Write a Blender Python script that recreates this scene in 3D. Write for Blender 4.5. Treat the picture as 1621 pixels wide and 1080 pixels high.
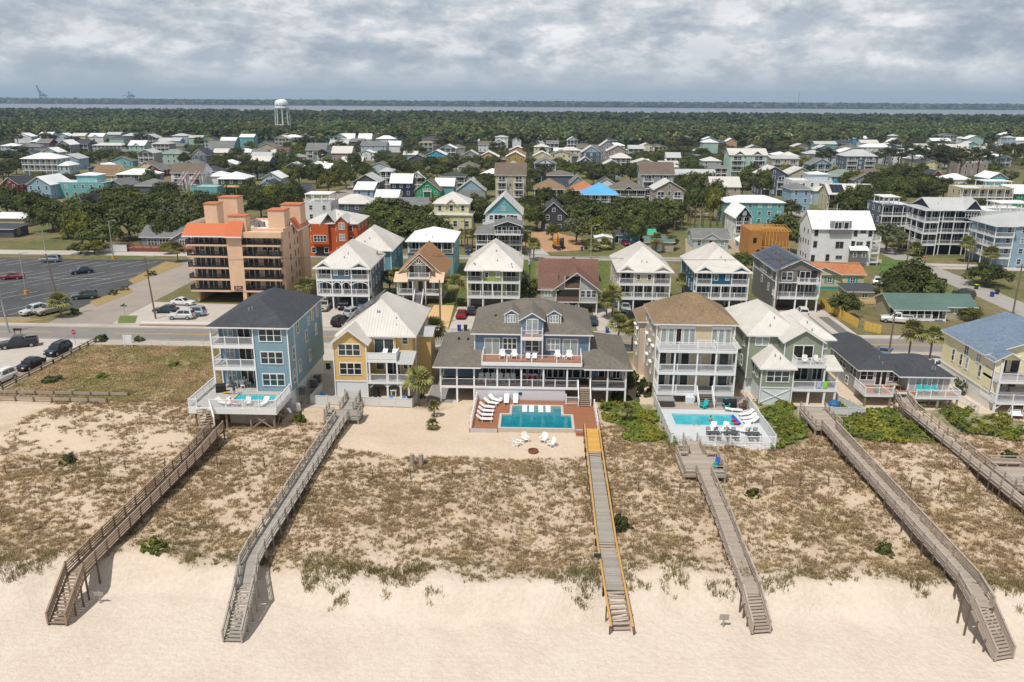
import bpy, math, random
import numpy as np
from math import sin, cos, pi, radians as rad, sqrt, atan2
random.seed(7); RNG = np.random.default_rng(7)
SC = bpy.context.scene; COL = SC.collection
for o in list(bpy.data.objects): bpy.data.objects.remove(o)

# ---------------------------------------------------------------- camera (a drone 39 m up, looking inland)
F = 1261.; CX, CY = 810.5, 540.; CAMH = 39.
PITCH = math.atan((540-159.5)/F); YAW = rad(1.75); ROLL = math.atan(10/1621)
_fw = (-sin(YAW)*cos(PITCH), cos(YAW)*cos(PITCH), -sin(PITCH))
_r = (cos(YAW), sin(YAW), 0.)
_u = (_r[1]*_fw[2]-_r[2]*_fw[1], _r[2]*_fw[0]-_r[0]*_fw[2], _r[0]*_fw[1]-_r[1]*_fw[0])
_R = tuple(cos(ROLL)*a+sin(ROLL)*b for a, b in zip(_r, _u))
_U = tuple(cos(ROLL)*b-sin(ROLL)*a for a, b in zip(_r, _u))
from mathutils import Matrix, Vector
cam = bpy.data.objects.new('camera', bpy.data.cameras.new('camera')); COL.objects.link(cam)
cam.data.sensor_width = 36.; cam.data.lens = F/1621*36.; cam.data.clip_start = .5; cam.data.clip_end = 40000
cam.matrix_world = Matrix(((_R[0], _U[0], -_fw[0], 0), (_R[1], _U[1], -_fw[1], 0), (_R[2], _U[2], -_fw[2], CAMH), (0, 0, 0, 1)))
SC.camera = cam
def G(x, y, z=0.):                      # surveyed point of the plan: photo pixel -> place on the level z
 a = (x-CX)/F; b = (CY-y)/F
 d = [_fw[i]+a*_R[i]+b*_U[i] for i in range(3)]
 t = (z-CAMH)/d[2]
 return d[0]*t, d[1]*t

# ---------------------------------------------------------------- sky, sun, exposure
SUN_EL, SUN_AZ = rad(62), rad(33)       # high, behind the viewer and a little to the left
def node(nt, typ, **kw):
 n = nt.nodes.new(typ)
 for k, v in kw.items():
  if k.startswith('i_'): n.inputs[k[2:].replace('_', ' ')].default_value = v
  else: setattr(n, k, v)
 return n
W = bpy.data.worlds.new('World'); SC.world = W; W.use_nodes = True
nt = W.node_tree; nt.nodes.clear(); L = nt.links.new
out = node(nt, 'ShaderNodeOutputWorld'); bg = node(nt, 'ShaderNodeBackground'); bg.inputs['Strength'].default_value = .115
sky = node(nt, 'ShaderNodeTexSky', sky_type='NISHITA', sun_disc=False, sun_elevation=SUN_EL, sun_rotation=pi+SUN_AZ, air_density=1.0, dust_density=2.0, ozone_density=1.0)
tc = node(nt, 'ShaderNodeTexCoord'); sep = node(nt, 'ShaderNodeSeparateXYZ'); L(tc.outputs['Generated'], sep.inputs[0])
mp = node(nt, 'ShaderNodeMapping'); mp.inputs['Scale'].default_value = (6.5, 6.5, 15.); L(tc.outputs['Generated'], mp.inputs[0])
n1 = node(nt, 'ShaderNodeTexNoise', i_Scale=2.0, i_Detail=12., i_Roughness=.64, i_Distortion=.0); L(mp.outputs[0], n1.inputs['Vector'])
mp2 = node(nt, 'ShaderNodeMapping'); mp2.inputs['Scale'].default_value = (6., 6., 20.); mp2.inputs['Location'].default_value = (3.1, 1.7, .18); L(tc.outputs['Generated'], mp2.inputs[0])
n2 = node(nt, 'ShaderNodeTexNoise', i_Scale=1.5, i_Detail=8., i_Roughness=.55); L(mp2.outputs[0], n2.inputs['Vector'])
cr = node(nt, 'ShaderNodeValToRGB'); L(n1.outputs['Fac'], cr.inputs[0])
e = cr.color_ramp.elements; e[0].position = .40; e[0].color = (3.9, 4.45, 5.05, 1); e[1].position = .60; e[1].color = (7.7, 7.8, 7.95, 1)
m_ = cr.color_ramp.elements.new(.485); m_.color = (5.15, 5.55, 5.9, 1); m_ = cr.color_ramp.elements.new(.53); m_.color = (6.1, 6.3, 6.5, 1)
cr2 = node(nt, 'ShaderNodeValToRGB'); L(n2.outputs['Fac'], cr2.inputs[0])
e = cr2.color_ramp.elements; e[0].position = .36; e[0].color = (.80, .82, .85, 1); e[1].position = .64; e[1].color = (1.12, 1.1, 1.09, 1)
mul = node(nt, 'ShaderNodeMix', data_type='RGBA', blend_type='MULTIPLY'); mul.inputs[0].default_value = 1.
L(cr.outputs[0], mul.inputs[6]); L(cr2.outputs[0], mul.inputs[7])
hz = node(nt, 'ShaderNodeMapRange', interpolation_type='SMOOTHSTEP'); hz.inputs['From Min'].default_value = .0; hz.inputs['From Max'].default_value = .055
hz.inputs['To Min'].default_value = 0.; hz.inputs['To Max'].default_value = .93; L(sep.outputs[2], hz.inputs['Value'])
hcol = node(nt, 'ShaderNodeMix', data_type='RGBA'); hcol.inputs[0].default_value = .80
hcol.inputs[7].default_value = (4.3, 5.1, 5.7, 1)   # the even grey veil of far cloud above the horizon
L(sky.outputs[0], hcol.inputs[6])
mx = node(nt, 'ShaderNodeMix', data_type='RGBA'); L(hz.outputs[0], mx.inputs[0]); L(hcol.outputs[2], mx.inputs[6]); L(mul.outputs[2], mx.inputs[7])
zen = node(nt, 'ShaderNodeMapRange'); zen.inputs['From Min'].default_value = .14; zen.inputs['From Max'].default_value = .6; zen.inputs['To Min'].default_value = 1.; zen.inputs['To Max'].default_value = .62; L(sep.outputs[2], zen.inputs['Value'])
zm = node(nt, 'ShaderNodeVectorMath', operation='SCALE'); L(mx.outputs[2], zm.inputs[0]); L(zen.outputs[0], zm.inputs['Scale']); L(zm.outputs[0], bg.inputs['Color']); L(bg.outputs[0], out.inputs['Surface'])
sun = bpy.data.objects.new('sun', bpy.data.lights.new('sun', 'SUN')); COL.objects.link(sun)
sun.data.energy = 3.95; sun.data.angle = rad(.55); sun.data.color = (1., .95, .87)
to_sun = Vector((-sin(SUN_AZ)*cos(SUN_EL), -cos(SUN_AZ)*cos(SUN_EL), sin(SUN_EL)))
sun.rotation_euler = to_sun.to_track_quat('Z', 'Y').to_euler(); sun.location = (-40, -60, 120)
SC.view_settings.view_transform = 'Standard'; SC.view_settings.look = 'None'; SC.view_settings.exposure = .0; SC.view_settings.gamma = 1
SC.cycles.max_bounces = 6; SC.cycles.transparent_max_bounces = 8; SC.cycles.volume_bounces = 0
SC.cycles.volume_step_rate = 5.; SC.cycles.volume_max_steps = 64

# ---------------------------------------------------------------- materials
MATS = {}
def mat(name, rgb, rough=.75, var=.10, scale=3., bump=0., bscale=None, metal=0., spec=.4, island=0., wave=None, trans=0., stretch=None, var2=0., scale2=.35):
 if name in MATS: return MATS[name]
 m = bpy.data.materials.new(name); m.use_nodes = True; MATS[name] = m
 t = m.node_tree; b = t.nodes['Principled BSDF']; lk = t.links.new
 b.inputs['Roughness'].default_value = rough; b.inputs['Metallic'].default_value = metal; b.inputs['Specular IOR Level'].default_value = spec
 geo = node(t, 'ShaderNodeNewGeometry'); co = geo.outputs['Position']
 if stretch:
  mpn = node(t, 'ShaderNodeMapping'); mpn.inputs['Scale'].default_value = stretch; lk(co, mpn.inputs[0]); co = mpn.outputs[0]
 nz = node(t, 'ShaderNodeTexNoise', i_Scale=scale, i_Detail=5., i_Roughness=.62); lk(co, nz.inputs['Vector'])
 mr = node(t, 'ShaderNodeMapRange'); mr.inputs['From Min'].default_value = .25; mr.inputs['From Max'].default_value = .75
 mr.inputs['To Min'].default_value = 1-var; mr.inputs['To Max'].default_value = 1+var; lk(nz.outputs['Fac'], mr.inputs['Value'])
 fac = mr.outputs[0]
 if var2:
  nb = node(t, 'ShaderNodeTexNoise', i_Scale=scale2, i_Detail=3.); lk(geo.outputs['Position'], nb.inputs['Vector'])
  mb_ = node(t, 'ShaderNodeMapRange'); mb_.inputs['From Min'].default_value = .3; mb_.inputs['From Max'].default_value = .7
  mb_.inputs['To Min'].default_value = 1-var2; mb_.inputs['To Max'].default_value = 1+var2; lk(nb.outputs['Fac'], mb_.inputs['Value'])
  mm = node(t, 'ShaderNodeMath', operation='MULTIPLY'); lk(fac, mm.inputs[0]); lk(mb_.outputs[0], mm.inputs[1]); fac = mm.outputs[0]
 if island:
  mi = node(t, 'ShaderNodeMapRange'); mi.inputs['To Min'].default_value = 1-island; mi.inputs['To Max'].default_value = 1+island; lk(geo.outputs['Random Per Island'], mi.inputs['Value'])
  mm = node(t, 'ShaderNodeMath', operation='MULTIPLY'); lk(fac, mm.inputs[0]); lk(mi.outputs[0], mm.inputs[1]); fac = mm.outputs[0]
 vm = node(t, 'ShaderNodeVectorMath', operation='SCALE'); vm.inputs[0].default_value = rgb[:3]; lk(fac, vm.inputs['Scale'])
 lk(vm.outputs[0], b.inputs['Base Color'])
 if bump or wave:
  bp = node(t, 'ShaderNodeBump'); bp.inputs['Strength'].default_value = bump or .5; bp.inputs['Distance'].default_value = .03
  if wave:
   wv = node(t, 'ShaderNodeTexWave', wave_type='BANDS', bands_direction=wave[0], wave_profile='SAW'); wv.inputs['Scale'].default_value = wave[1]; lk(geo.outputs['Position'], wv.inputs['Vector']); lk(wv.outputs['Fac'], bp.inputs['Height'])
  else:
   nb2 = node(t, 'ShaderNodeTexNoise', i_Scale=bscale or scale*4, i_Detail=4.); lk(geo.outputs['Position'], nb2.inputs['Vector']); lk(nb2.outputs['Fac'], bp.inputs['Height'])
  lk(bp.outputs[0], b.inputs['Normal'])
 if trans:
  tr = node(t, 'ShaderNodeBsdfTranslucent'); lk(vm.outputs[0], tr.inputs['Color'])
  ms = node(t, 'ShaderNodeMixShader'); ms.inputs[0].default_value = trans
  lk(b.outputs[0], ms.inputs[1]); lk(tr.outputs[0], ms.inputs[2]); lk(ms.outputs[0], t.nodes['Material Output'].inputs['Surface'])
 return m
def c8(r, g, b, k=1.):                  # an sRGB paint chip as a linear base colour
 f = lambda v: ((v/255)/12.92 if v <= 10 else (((v/255)+.055)/1.055)**2.4)*k
 m_ = .3*r+.55*g+.15*b; d = .20; r, g, b = r+(m_-r)*d, g+(m_-g)*d, b+(m_-b)*d
 k *= .88; return (f(r), f(g), f(b))
WHITE = mat('white paint', (.78, .79, .80), .5, .03)
TRIM = WHITE
GREYDECK = mat('grey deck boards', (.25, .25, .27), .7, .08, 4.)
GLASS = mat('window glass', (.035, .055, .06), .06, .35, .9, spec=.9)
GLASSD = mat('dark screen glass', (.012, .014, .016), .1, .3, .9, spec=.7)
BLIND = mat('window glass over pale blinds', (.30, .36, .37), .12, .2, 1.1, spec=.8)
SCREEN = mat('porch shade', (.05, .05, .05), .8)
CONC = mat('concrete', (.42, .40, .37), .85, .10, 1.2, bump=.1)
WOOD_GREY = mat('weathered boards', (.33, .30, .265), .85, .12, 6., island=.16)
WOOD_BROWN = mat('brown boards', (.27, .20, .145), .85, .14, 6., island=.2)
WOOD_DARK = mat('dark pilings', (.15, .105, .072), .9, .15, 5.)
WOOD_NEW = mat('new yellow pine', (.60, .35, .085), .75, .10, 5., island=.10)
WOOD_TAN = mat('old tan boards', (.37, .315, .265), .85, .12, 5., island=.14)
REDDECK = mat('red brown composite boards', (.30, .125, .066), .65, .08, 3., island=.09)
METAL = mat('galvanised metal', (.45, .46, .47), .4, .06, metal=.6)
BLACK = mat('black plastic', (.012, .012, .013), .5)
def shingle(n, rgb): return mat(n, rgb, .9, .30, 2.6, bump=.25, bscale=9., var2=.10, scale2=.25)
def metalroof(n, rgb): return mat(n, rgb, .38, .07, 1.1, var2=.09, scale2=.18, spec=.5)
def siding(n, rgb): return mat(n, rgb, .7, .08, 2.6, bump=.14, wave=('Z', 1.5), var2=.08)
R_CHAR = shingle('charcoal shingles', (.052, .057, .066))
R_GREY = shingle('grey shingles', (.17, .172, .176))
R_TAUPE = shingle('taupe shingles', (.150, .133, .112))
R_TAN = shingle('tan shingles', (.225, .155, .092))
R_BROWN = shingle('red brown shingles', (.165, .088, .066))
R_ORANGE = shingle('orange shingles', (.42, .17, .075))
R_BLUE = shingle('blue grey shingles', (.145, .20, .27))
R_TERRA = mat('terracotta tiles', (.56, .15, .055), .7, .12, 4., bump=.6, wave=('Z', 1.1))
M_WHITE = metalroof('white metal roof', (.80, .81, .82))
M_CREAM = metalroof('cream metal roof', (.59, .565, .53))
M_GREY = metalroof('grey metal roof', (.46, .47, .47))
M_GREEN = metalroof('green metal roof', (.10, .165, .145))
M_BLUE = metalroof('bright blue metal roof', (.10, .38, .68))
M_DARK = metalroof('dark blue metal roof', (.07, .085, .125))
SOLAR = mat('solar panels', (.008, .012, .03), .12, .2, spec=.8)
POOLW = mat('pool water', (.0, .0, .0))

# ---------------------------------------------------------------- mesh builder
class MB:
 def __init__(s): s.v = []; s.f = []; s.m = []
 def poly(s, pts, m=0):
  n = len(s.v); s.v += [tuple(p) for p in pts]; s.f.append(tuple(range(n, n+len(pts)))); s.m.append(m); return s
 def box(s, x0, x1, y0, y1, z0, z1, m=0, skip=''):
  n = len(s.v); s.v += [(x0, y0, z0), (x1, y0, z0), (x1, y1, z0), (x0, y1, z0), (x0, y0, z1), (x1, y0, z1), (x1, y1, z1), (x0, y1, z1)]
  for k, q in (('b', (3, 2, 1, 0)), ('t', (4, 5, 6, 7)), ('f', (0, 1, 5, 4)), ('r', (1, 2, 6, 5)), ('k', (2, 3, 7, 6)), ('l', (3, 0, 4, 7))):
   if k in skip: continue
   s.f.append(tuple(n+i for i in q)); s.m.append(m)
  return s
 def bar(s, p, q, w, h, m=0, up=(0, 0, 1)):     # a board from p to q, w across, h tall
  p = Vector(p); q = Vector(q); d = q-p
  if d.length < 1e-6: return s
  d.normalize(); a = d.cross(Vector(up))
  if a.length < 1e-4: a = d.cross(Vector((1, 0, 0)))
  a.normalize(); b = a.cross(d)
  n = len(s.v)
  for c in (p, q):
   for i, j in ((-1, -1), (1, -1), (1, 1), (-1, 1)):
    s.v.append(tuple(c+a*(w/2*i)+b*(h/2*j)))
  for f in ((0, 1, 2, 3), (7, 6, 5, 4), (0, 4, 5, 1), (1, 5, 6, 2), (2, 6, 7, 3), (3, 7, 4, 0)):
   s.f.append(tuple(n+i for i in f)); s.m.append(m)
  return s
 def cyl(s, p, q, r0, r1=None, n=8, m=0):
  r1 = r0 if r1 is None else r1
  p = Vector(p); q = Vector(q); d = (q-p).normalized(); a = d.cross(Vector((0, 0, 1)))
  if a.length < 1e-3: a = Vector((1, 0, 0))
  a.normalize(); b = d.cross(a); k = len(s.v)
  for c, r in ((p, r0), (q, r1)):
   for i in range(n):
    t = 2*pi*i/n; s.v.append(tuple(c+a*(r*cos(t))+b*(r*sin(t))))
  for i in range(n):
   j = (i+1) % n; s.f.append((k+i, k+j, k+n+j, k+n+i)); s.m.append(m)
  s.f.append(tuple(k+n+i for i in range(n))); s.m.append(m); s.f.append(tuple(k+n-1-i for i in range(n))); s.m.append(m)
  return s
 def lathe(s, prof, c=(0, 0, 0), n=14, m=0):
  k = len(s.v)
  for r, z in prof:
   for i in range(n):
    t = 2*pi*i/n; s.v.append((c[0]+r*cos(t), c[1]+r*sin(t), c[2]+z))
  for a in range(len(prof)-1):
   for i in range(n):
    j = (i+1) % n; s.f.append((k+a*n+i, k+a*n+j, k+a*n+n+j, k+a*n+n+i)); s.m.append(m)
  return s
 def slab(s, pts, t, m=0, ms=1):                # a planar sheet with thickness t downwards, its edge in material ms
  pts = [tuple(p) for p in pts]; lo = [(p[0], p[1], p[2]-t) for p in pts]
  s.poly(pts, m); s.poly(lo[::-1], ms)
  for i in range(len(pts)):
   j = (i+1) % len(pts); s.poly([pts[i], lo[i], lo[j], pts[j]], ms)
  return s
 def prism(s, prof, x0, x1, m=0):               # (y,z) outline drawn from x0 to x1
  a = [(x0, y, z) for y, z in prof]; b = [(x1, y, z) for y, z in prof]; n = len(prof); k = len(s.v)
  s.v += a+b; s.f.append(tuple(range(k+n-1, k-1, -1))); s.m.append(m); s.f.append(tuple(range(k+n, k+2*n))); s.m.append(m)
  for i in range(n):
   j = (i+1) % n; s.f.append((k+i, k+j, k+n+j, k+n+i)); s.m.append(m)
  return s
 def mesh(s, name, mats):
  me = bpy.data.meshes.new(name); me.from_pydata(s.v, [], s.f)
  for m in (mats if isinstance(mats, (list, tuple)) else [mats]): me.materials.append(m)
  me.polygons.foreach_set('material_index', s.m); me.update(); return me
def link(name, data, parent=None, loc=(0, 0, 0), rz=0.):
 o = bpy.data.objects.new(name, data); COL.objects.link(o); o.location = loc; o.rotation_euler = (0, 0, rz)
 if parent is not None: o.parent = parent
 return o
def obj(name, mb, mats, parent=None, loc=(0, 0, 0), rz=0.): return link(name, mb.mesh(name, mats), parent, loc, rz)
def tag(o, label, cat, group=None):
 o['label'] = label; o['category'] = cat
 if group: o['group'] = group
 return o
def thing(name, label, cat, loc=(0, 0, 0), rz=0., group=None): return tag(link(name, None, None, loc, rz), label, cat, group)
def struct(name, mb, mats):
 o = obj(name, mb, mats); o['kind'] = 'structure'; return o
def stuff(o, label, cat): o['kind'] = 'stuff'; return tag(o, label, cat)
def dup(root, loc, rz=0., label=None, group=None, scale=None, swap=None):
 def cp(o, par):
  c = o.copy(); COL.objects.link(c)
  if par is not None: c.parent = par
  if swap and c.data is not None and o.data in swap: c.data = swap[o.data]
  for ch in o.children: cp(ch, c)
  return c
 r = cp(root, None); r.location = loc; r.rotation_euler = (0, 0, rz)
 if scale: r.scale = scale if isinstance(scale, tuple) else (scale,)*3
 if label: r['label'] = label
 if group: r['group'] = group
 return r
def npmesh(name, V, Fq, mats, col=None, k=4):
 me = bpy.data.meshes.new(name); nf = len(Fq)
 me.vertices.add(len(V)); me.vertices.foreach_set('co', np.ascontiguousarray(V, np.float32).ravel())
 me.loops.add(nf*k); me.loops.foreach_set('vertex_index', np.ascontiguousarray(Fq, np.int32).ravel())
 me.polygons.add(nf); me.polygons.foreach_set('loop_start', np.arange(0, nf*k, k, dtype=np.int32))
 me.update(calc_edges=True)
 for m in (mats if isinstance(mats, (list, tuple)) else [mats]): me.materials.append(m)
 if col is not None:
  a = me.color_attributes.new('tint', 'FLOAT_COLOR', 'POINT')
  a.data.foreach_set('color', np.ascontiguousarray(np.concatenate([col, np.ones((len(col), 1))], 1), np.float32).ravel())
 return me
def vnoise(x, y, s, seed=0):                       # smooth value noise for laying out the plan
 x = np.asarray(x, float)/s; y = np.asarray(y, float)/s
 xi = np.floor(x); yi = np.floor(y); fx = x-xi; fy = y-yi; fx = fx*fx*(3-2*fx); fy = fy*fy*(3-2*fy)
 def h(a, b):
  v = np.sin(a*127.1+b*311.7+seed*74.7)*43758.5453; return v-np.floor(v)
 return (h(xi, yi)*(1-fx)+h(xi+1, yi)*fx)*(1-fy)+(h(xi, yi+1)*(1-fx)+h(xi+1, yi+1)*fx)*fy
def inpoly(x, y, P):
 x = np.asarray(x, float); y = np.asarray(y, float); c = np.zeros(x.shape, bool); j = len(P)-1
 for i in range(len(P)):
  xi, yi = P[i]; xj, yj = P[j]
  c ^= ((yi > y) != (yj > y)) & (x < (xj-xi)*(y-yi)/((yj-yi) or 1e-9)+xi); j = i
 return c
def GP(pts, z=0.): return [G(x, y, z) for x, y in pts]
# ---------------------------------------------------------------- ground: beach, dune, lots, town, river shore in one sheet
CRX = np.array([-400, -46., -40, -33.3, -21.3, -10.7, 3.1, 11.4, 24.5, 40.3, 400]); CRY = np.array([58.2, 58.2, 59.4, 60.6, 58.6, 57.2, 58.2, 59.8, 58.6, 58.8, 58.8])
def crest(X): return np.interp(X, CRX, CRY)+.9*(vnoise(X, X*0, 5., 3)-.5)+.5*(vnoise(X, X*0, 1.7, 4)-.5)
def sstep(a, b, x): t = np.clip((x-a)/(b-a), 0, 1); return t*t*(3-2*t)
def gz(X, Y):
 X = np.asarray(X, float); Y = np.asarray(Y, float); d = Y-crest(X)
 hump = .55*(vnoise(X, Y, 3.1, 61)-.35)+.35*(vnoise(X, Y, 1.3, 62)-.5); hump = hump*np.exp(-((d+2.2)/2.4)**2)
 beach = -1.2-.03*np.clip(-3-d, 0, 60)+hump+.10*(vnoise(X, Y, 2.2, 8)-.5)*sstep(-14, -3, d)+.04*(vnoise(X, Y, .9, 9)-.5)*sstep(-12, -3, d)
 fade = 1-sstep(84, 94, Y)
 land = (.30+.7*(vnoise(X, Y*0, 4.2, 63)-.4))*np.exp(-(np.clip(d-.8, 0, 99)/2.6)**2)+fade*(.28+.85*(vnoise(X, Y, 7., 1)-.5)+.30*(vnoise(X, Y, 2.3, 2)-.5))
 w = 3.0+1.6*(vnoise(X, Y, 3.5, 5)-.5)
 land = land-np.exp(-((X-6.8)/1.7)**2)*np.clip(land-.05, 0, 2)*.85
 z = beach+(land-beach)*sstep(0, 1, (d+w)/w)
 return z-6.5*sstep(2120, 2260, Y)*(1-sstep(5650, 5720, Y))
def gz1(x, y): return float(gz(np.array([x]), np.array([y]))[0])
def axis(*segs):
 a = []
 for s, e, st in segs: a += list(np.arange(s, e, st))
 return np.array(a+[segs[-1][1]])
gx = axis((-6500, -1000, 500), (-1000, -300, 70), (-300, -150, 12), (-150, -66, 3), (-66, 76, .6), (76, 150, 3), (150, 300, 12), (300, 1000, 70), (1000, 6500, 500))
gy = axis((-160, 30, 12), (30, 46, 1.2), (46, 101, .5), (101, 230, 2.2), (230, 600, 15), (600, 2100, 150), (2100, 2280, 30), (2280, 5600, 600), (5600, 5760, 40), (5760, 9500, 900))
GX, GY = np.meshgrid(gx, gy); GZ = gz(GX, GY)
YARD = GP([(541, 640), (548, 668), (536, 716), (585, 722), (640, 733), (700, 728), (780, 730), (860, 726), (932, 724), (925, 690), (912, 684), (745, 680), (742, 640), (690, 652), (660, 648)])
VINES = [GP(p) for p in ([(945, 636), (1030, 640), (1040, 668), (1062, 712), (1010, 704), (965, 668)], [(1190, 638), (1262, 646), (1284, 690), (1262, 712), (1232, 716), (1222, 688)],
         [(1318, 640), (1420, 650), (1462, 678), (1498, 706), (1440, 706), (1345, 700), (1312, 664)], [(1462, 650), (1530, 650), (1621, 668), (1621, 700), (1575, 692), (1510, 686)])]
LAWNS = [GP(p) for p in ([(1395, 408), (1440, 412), (1436, 436), (1392, 432)], [(655, 450), (632, 448), (628, 488), (655, 490)], [(700, 450), (735, 450), (738, 500), (700, 498)], [(828, 410), (848, 410), (850, 470), (828, 470)], [(940, 405), (965, 412), (960, 480), (945, 490)], [(218, 388), (285, 388), (300, 400), (230, 402)], [(1090, 350), (1150, 350), (1150, 370), (1090, 372)], [(520, 420), (545, 405), (540, 396), (515, 402)])]
def zones(X, Y):
 d = Y-crest(X)
 sand = np.ones(X.shape)*(1-sstep(112, 122, Y)); lot = (X < -42+3*vnoise(X, Y, 6, 6)) & (Y > 98.5)
 sand = np.where(lot, .45*(1-sstep(126, 134, Y)), sand)
 green = np.zeros(X.shape)
 for P in VINES: green = np.maximum(green, inpoly(X, Y, P)*.8)
 for P in LAWNS: green = np.maximum(green, inpoly(X, Y, P)*1.)
 green = np.maximum(green, .55*sstep(.52, .72, vnoise(X, Y, 17, 21))*sstep(134, 150, Y))
 n = .45*vnoise(X, Y, 3.2, 11)+.35*vnoise(X, Y, 1.1, 12)+.2*vnoise(X, Y, 9, 13)
 lit = (.34+.52*sstep(.38, .58, n))*sstep(-.8, .8, d)*(Y < 99)
 lit = np.where(lot, .8*sstep(.3, .55, n), lit)
 # the bare sand on the left between the houses' fences, tracks beside the walkways
 lit *= np.where((X < -41) & (Y > 82) & (Y < 97), sstep(.50, .66, n)*.6, 1)
 lit *= np.where(inpoly(X, Y, YARD), 0, 1)
 lit *= np.where((X > -33) & (X < -25) & (Y > 77), .75, 1)
 return sand, green, lit
zs, zg, zl = zones(GX, GY)
nx, ny = len(gx), len(gy)
V = np.stack([GX, GY, GZ], -1).reshape(-1, 3)
idx = np.arange(nx*ny).reshape(ny, nx)
Fq = np.stack([idx[:-1, :-1], idx[:-1, 1:], idx[1:, 1:], idx[1:, :-1]], -1).reshape(-1, 4)
gm = bpy.data.materials.new('ground cover'); gm.use_nodes = True; t = gm.node_tree; lk = t.links.new; b = t.nodes['Principled BSDF']
b.inputs['Roughness'].default_value = .95; b.inputs['Specular IOR Level'].default_value = .1
geo = node(t, 'ShaderNodeNewGeometry'); at = node(t, 'ShaderNodeAttribute', attribute_name='tint'); sp = node(t, 'ShaderNodeSeparateColor'); lk(at.outputs['Color'], sp.inputs[0])
def nz(s, d=6., r=.65):
 n = node(t, 'ShaderNodeTexNoise', i_Scale=s, i_Detail=d, i_Roughness=r); lk(geo.outputs['Position'], n.inputs['Vector']); return n.outputs['Fac']
def ramp(src, stops):
 r = node(t, 'ShaderNodeValToRGB'); lk(src, r.inputs[0]); el = r.color_ramp.elements
 el[0].position, el[0].color = stops[0][0], (*stops[0][1], 1); el[1].position, el[1].color = stops[-1][0], (*stops[-1][1], 1)
 for p, c in stops[1:-1]: x = el.new(p); x.color = (*c, 1)
 return r.outputs[0]
def mixc(f, a, c):
 m = node(t, 'ShaderNodeMix', data_type='RGBA')
 if isinstance(f, float): m.inputs[0].default_value = f
 else: lk(f, m.inputs[0])
 lk(a, m.inputs[6]); lk(c, m.inputs[7]); return m.outputs[2]
def mth(op, a, c=None, clamp=False):
 m = node(t, 'ShaderNodeMath', operation=op, use_clamp=clamp)
 for i, v in ((0, a), (1, c)):
  if v is None: continue
  if isinstance(v, (int, float)): m.inputs[i].default_value = v
  else: lk(v, m.inputs[i])
 return m.outputs[0]
sandc = ramp(nz(.16, 5), [(.3, (.575, .485, .41)), (.5, (.635, .55, .48)), (.7, (.655, .585, .52))])
sandf = mixc(.30, sandc, ramp(nz(2.6, 7), [(.3, (.45, .36, .26)), (.62, (.68, .60, .49))]))
litc = ramp(nz(1.7, 7, .7), [(.28, (.215, .145, .08)), (.5, (.33, .235, .14)), (.7, (.44, .335, .22))])
spx = node(t, 'ShaderNodeSeparateXYZ'); lk(geo.outputs['Position'], spx.inputs[0]); inl = node(t, 'ShaderNodeMapRange'); inl.inputs['From Min'].default_value = 58.; inl.inputs['From Max'].default_value = 63.; lk(spx.outputs[1], inl.inputs['Value'])
tanm = node(t, 'ShaderNodeMix', data_type='RGBA', blend_type='MULTIPLY'); lk(inl.outputs[0], tanm.inputs[0]); lk(sandf, tanm.inputs[6]); tanm.inputs[7].default_value = (.96, .895, .81, 1); sandf = tanm.outputs[2]
litm = mth('MULTIPLY', sp.outputs[2], ramp(nz(2.2, 7, .75), [(.36, (0, 0, 0)), (.60, (.95,)*3)]))
sandl = mixc(litm, sandf, litc)
soil = mixc(ramp(nz(.09, 6), [(.40, (0,)*3), (.62, (1,)*3)]), ramp(nz(.55, 6), [(.3, (.15, .125, .062)), (.55, (.22, .18, .095)), (.75, (.30, .25, .15))]), ramp(nz(.4, 6), [(.35, (.10, .105, .045)), (.65, (.19, .165, .085))]))
base = mixc(sp.outputs[0], soil, sandl)
grn = ramp(nz(.8, 6), [(.3, (.055, .085, .018)), (.55, (.10, .145, .035)), (.75, (.17, .18, .06))])
base = mixc(mth('MULTIPLY', sp.outputs[1], ramp(nz(1.1, 5), [(.28, (.35,)*3), (.55, (1,)*3)])), base, grn)
# far off under the wood: leaf litter
mrf = node(t, 'ShaderNodeMapRange'); mrf.inputs['From Min'].default_value = 470; mrf.inputs['From Max'].default_value = 620; lk(spx.outputs[1], mrf.inputs['Value'])
base = mixc(mrf.outputs[0], base, ramp(nz(.05, 4), [(.3, (.035, .042, .02)), (.7, (.06, .06, .03))]))
lk(base, b.inputs['Base Color'])
wv = node(t, 'ShaderNodeTexWave', wave_type='BANDS', bands_direction='Y', i_Scale=.55, i_Distortion=3.5, i_Detail=4.); wv.inputs['Detail Scale'].default_value = .35
lk(geo.outputs['Position'], wv.inputs['Vector'])
near = node(t, 'ShaderNodeMapRange'); near.inputs['From Min'].default_value = 54.; near.inputs['From Max'].default_value = 49.; lk(spx.outputs[1], near.inputs['Value'])
vor = node(t, 'ShaderNodeTexVoronoi', feature='SMOOTH_F1', i_Scale=1.9); lk(geo.outputs['Position'], vor.inputs['Vector']); foot = node(t, 'ShaderNodeMapRange'); foot.inputs['From Min'].default_value = 47.; foot.inputs['From Max'].default_value = 51.; lk(spx.outputs[1], foot.inputs['Value'])
hsum = mth('ADD', mth('ADD', mth('MULTIPLY', nz(1.9, 8, .7), .8), mth('MULTIPLY', nz(3.4, 3, .5), .55)), mth('MULTIPLY', mth('MULTIPLY', wv.outputs['Fac'], near.outputs[0]), .06))
bp = node(t, 'ShaderNodeBump'); bp.inputs['Strength'].default_value = .75; bp.inputs['Distance'].default_value = .20; hsum = mth('ADD', hsum, mth('MULTIPLY', mth('MULTIPLY', vor.outputs['Distance'], foot.outputs[0]), .3)); lk(hsum, bp.inputs['Height']); lk(bp.outputs[0], b.inputs['Normal'])
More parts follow.
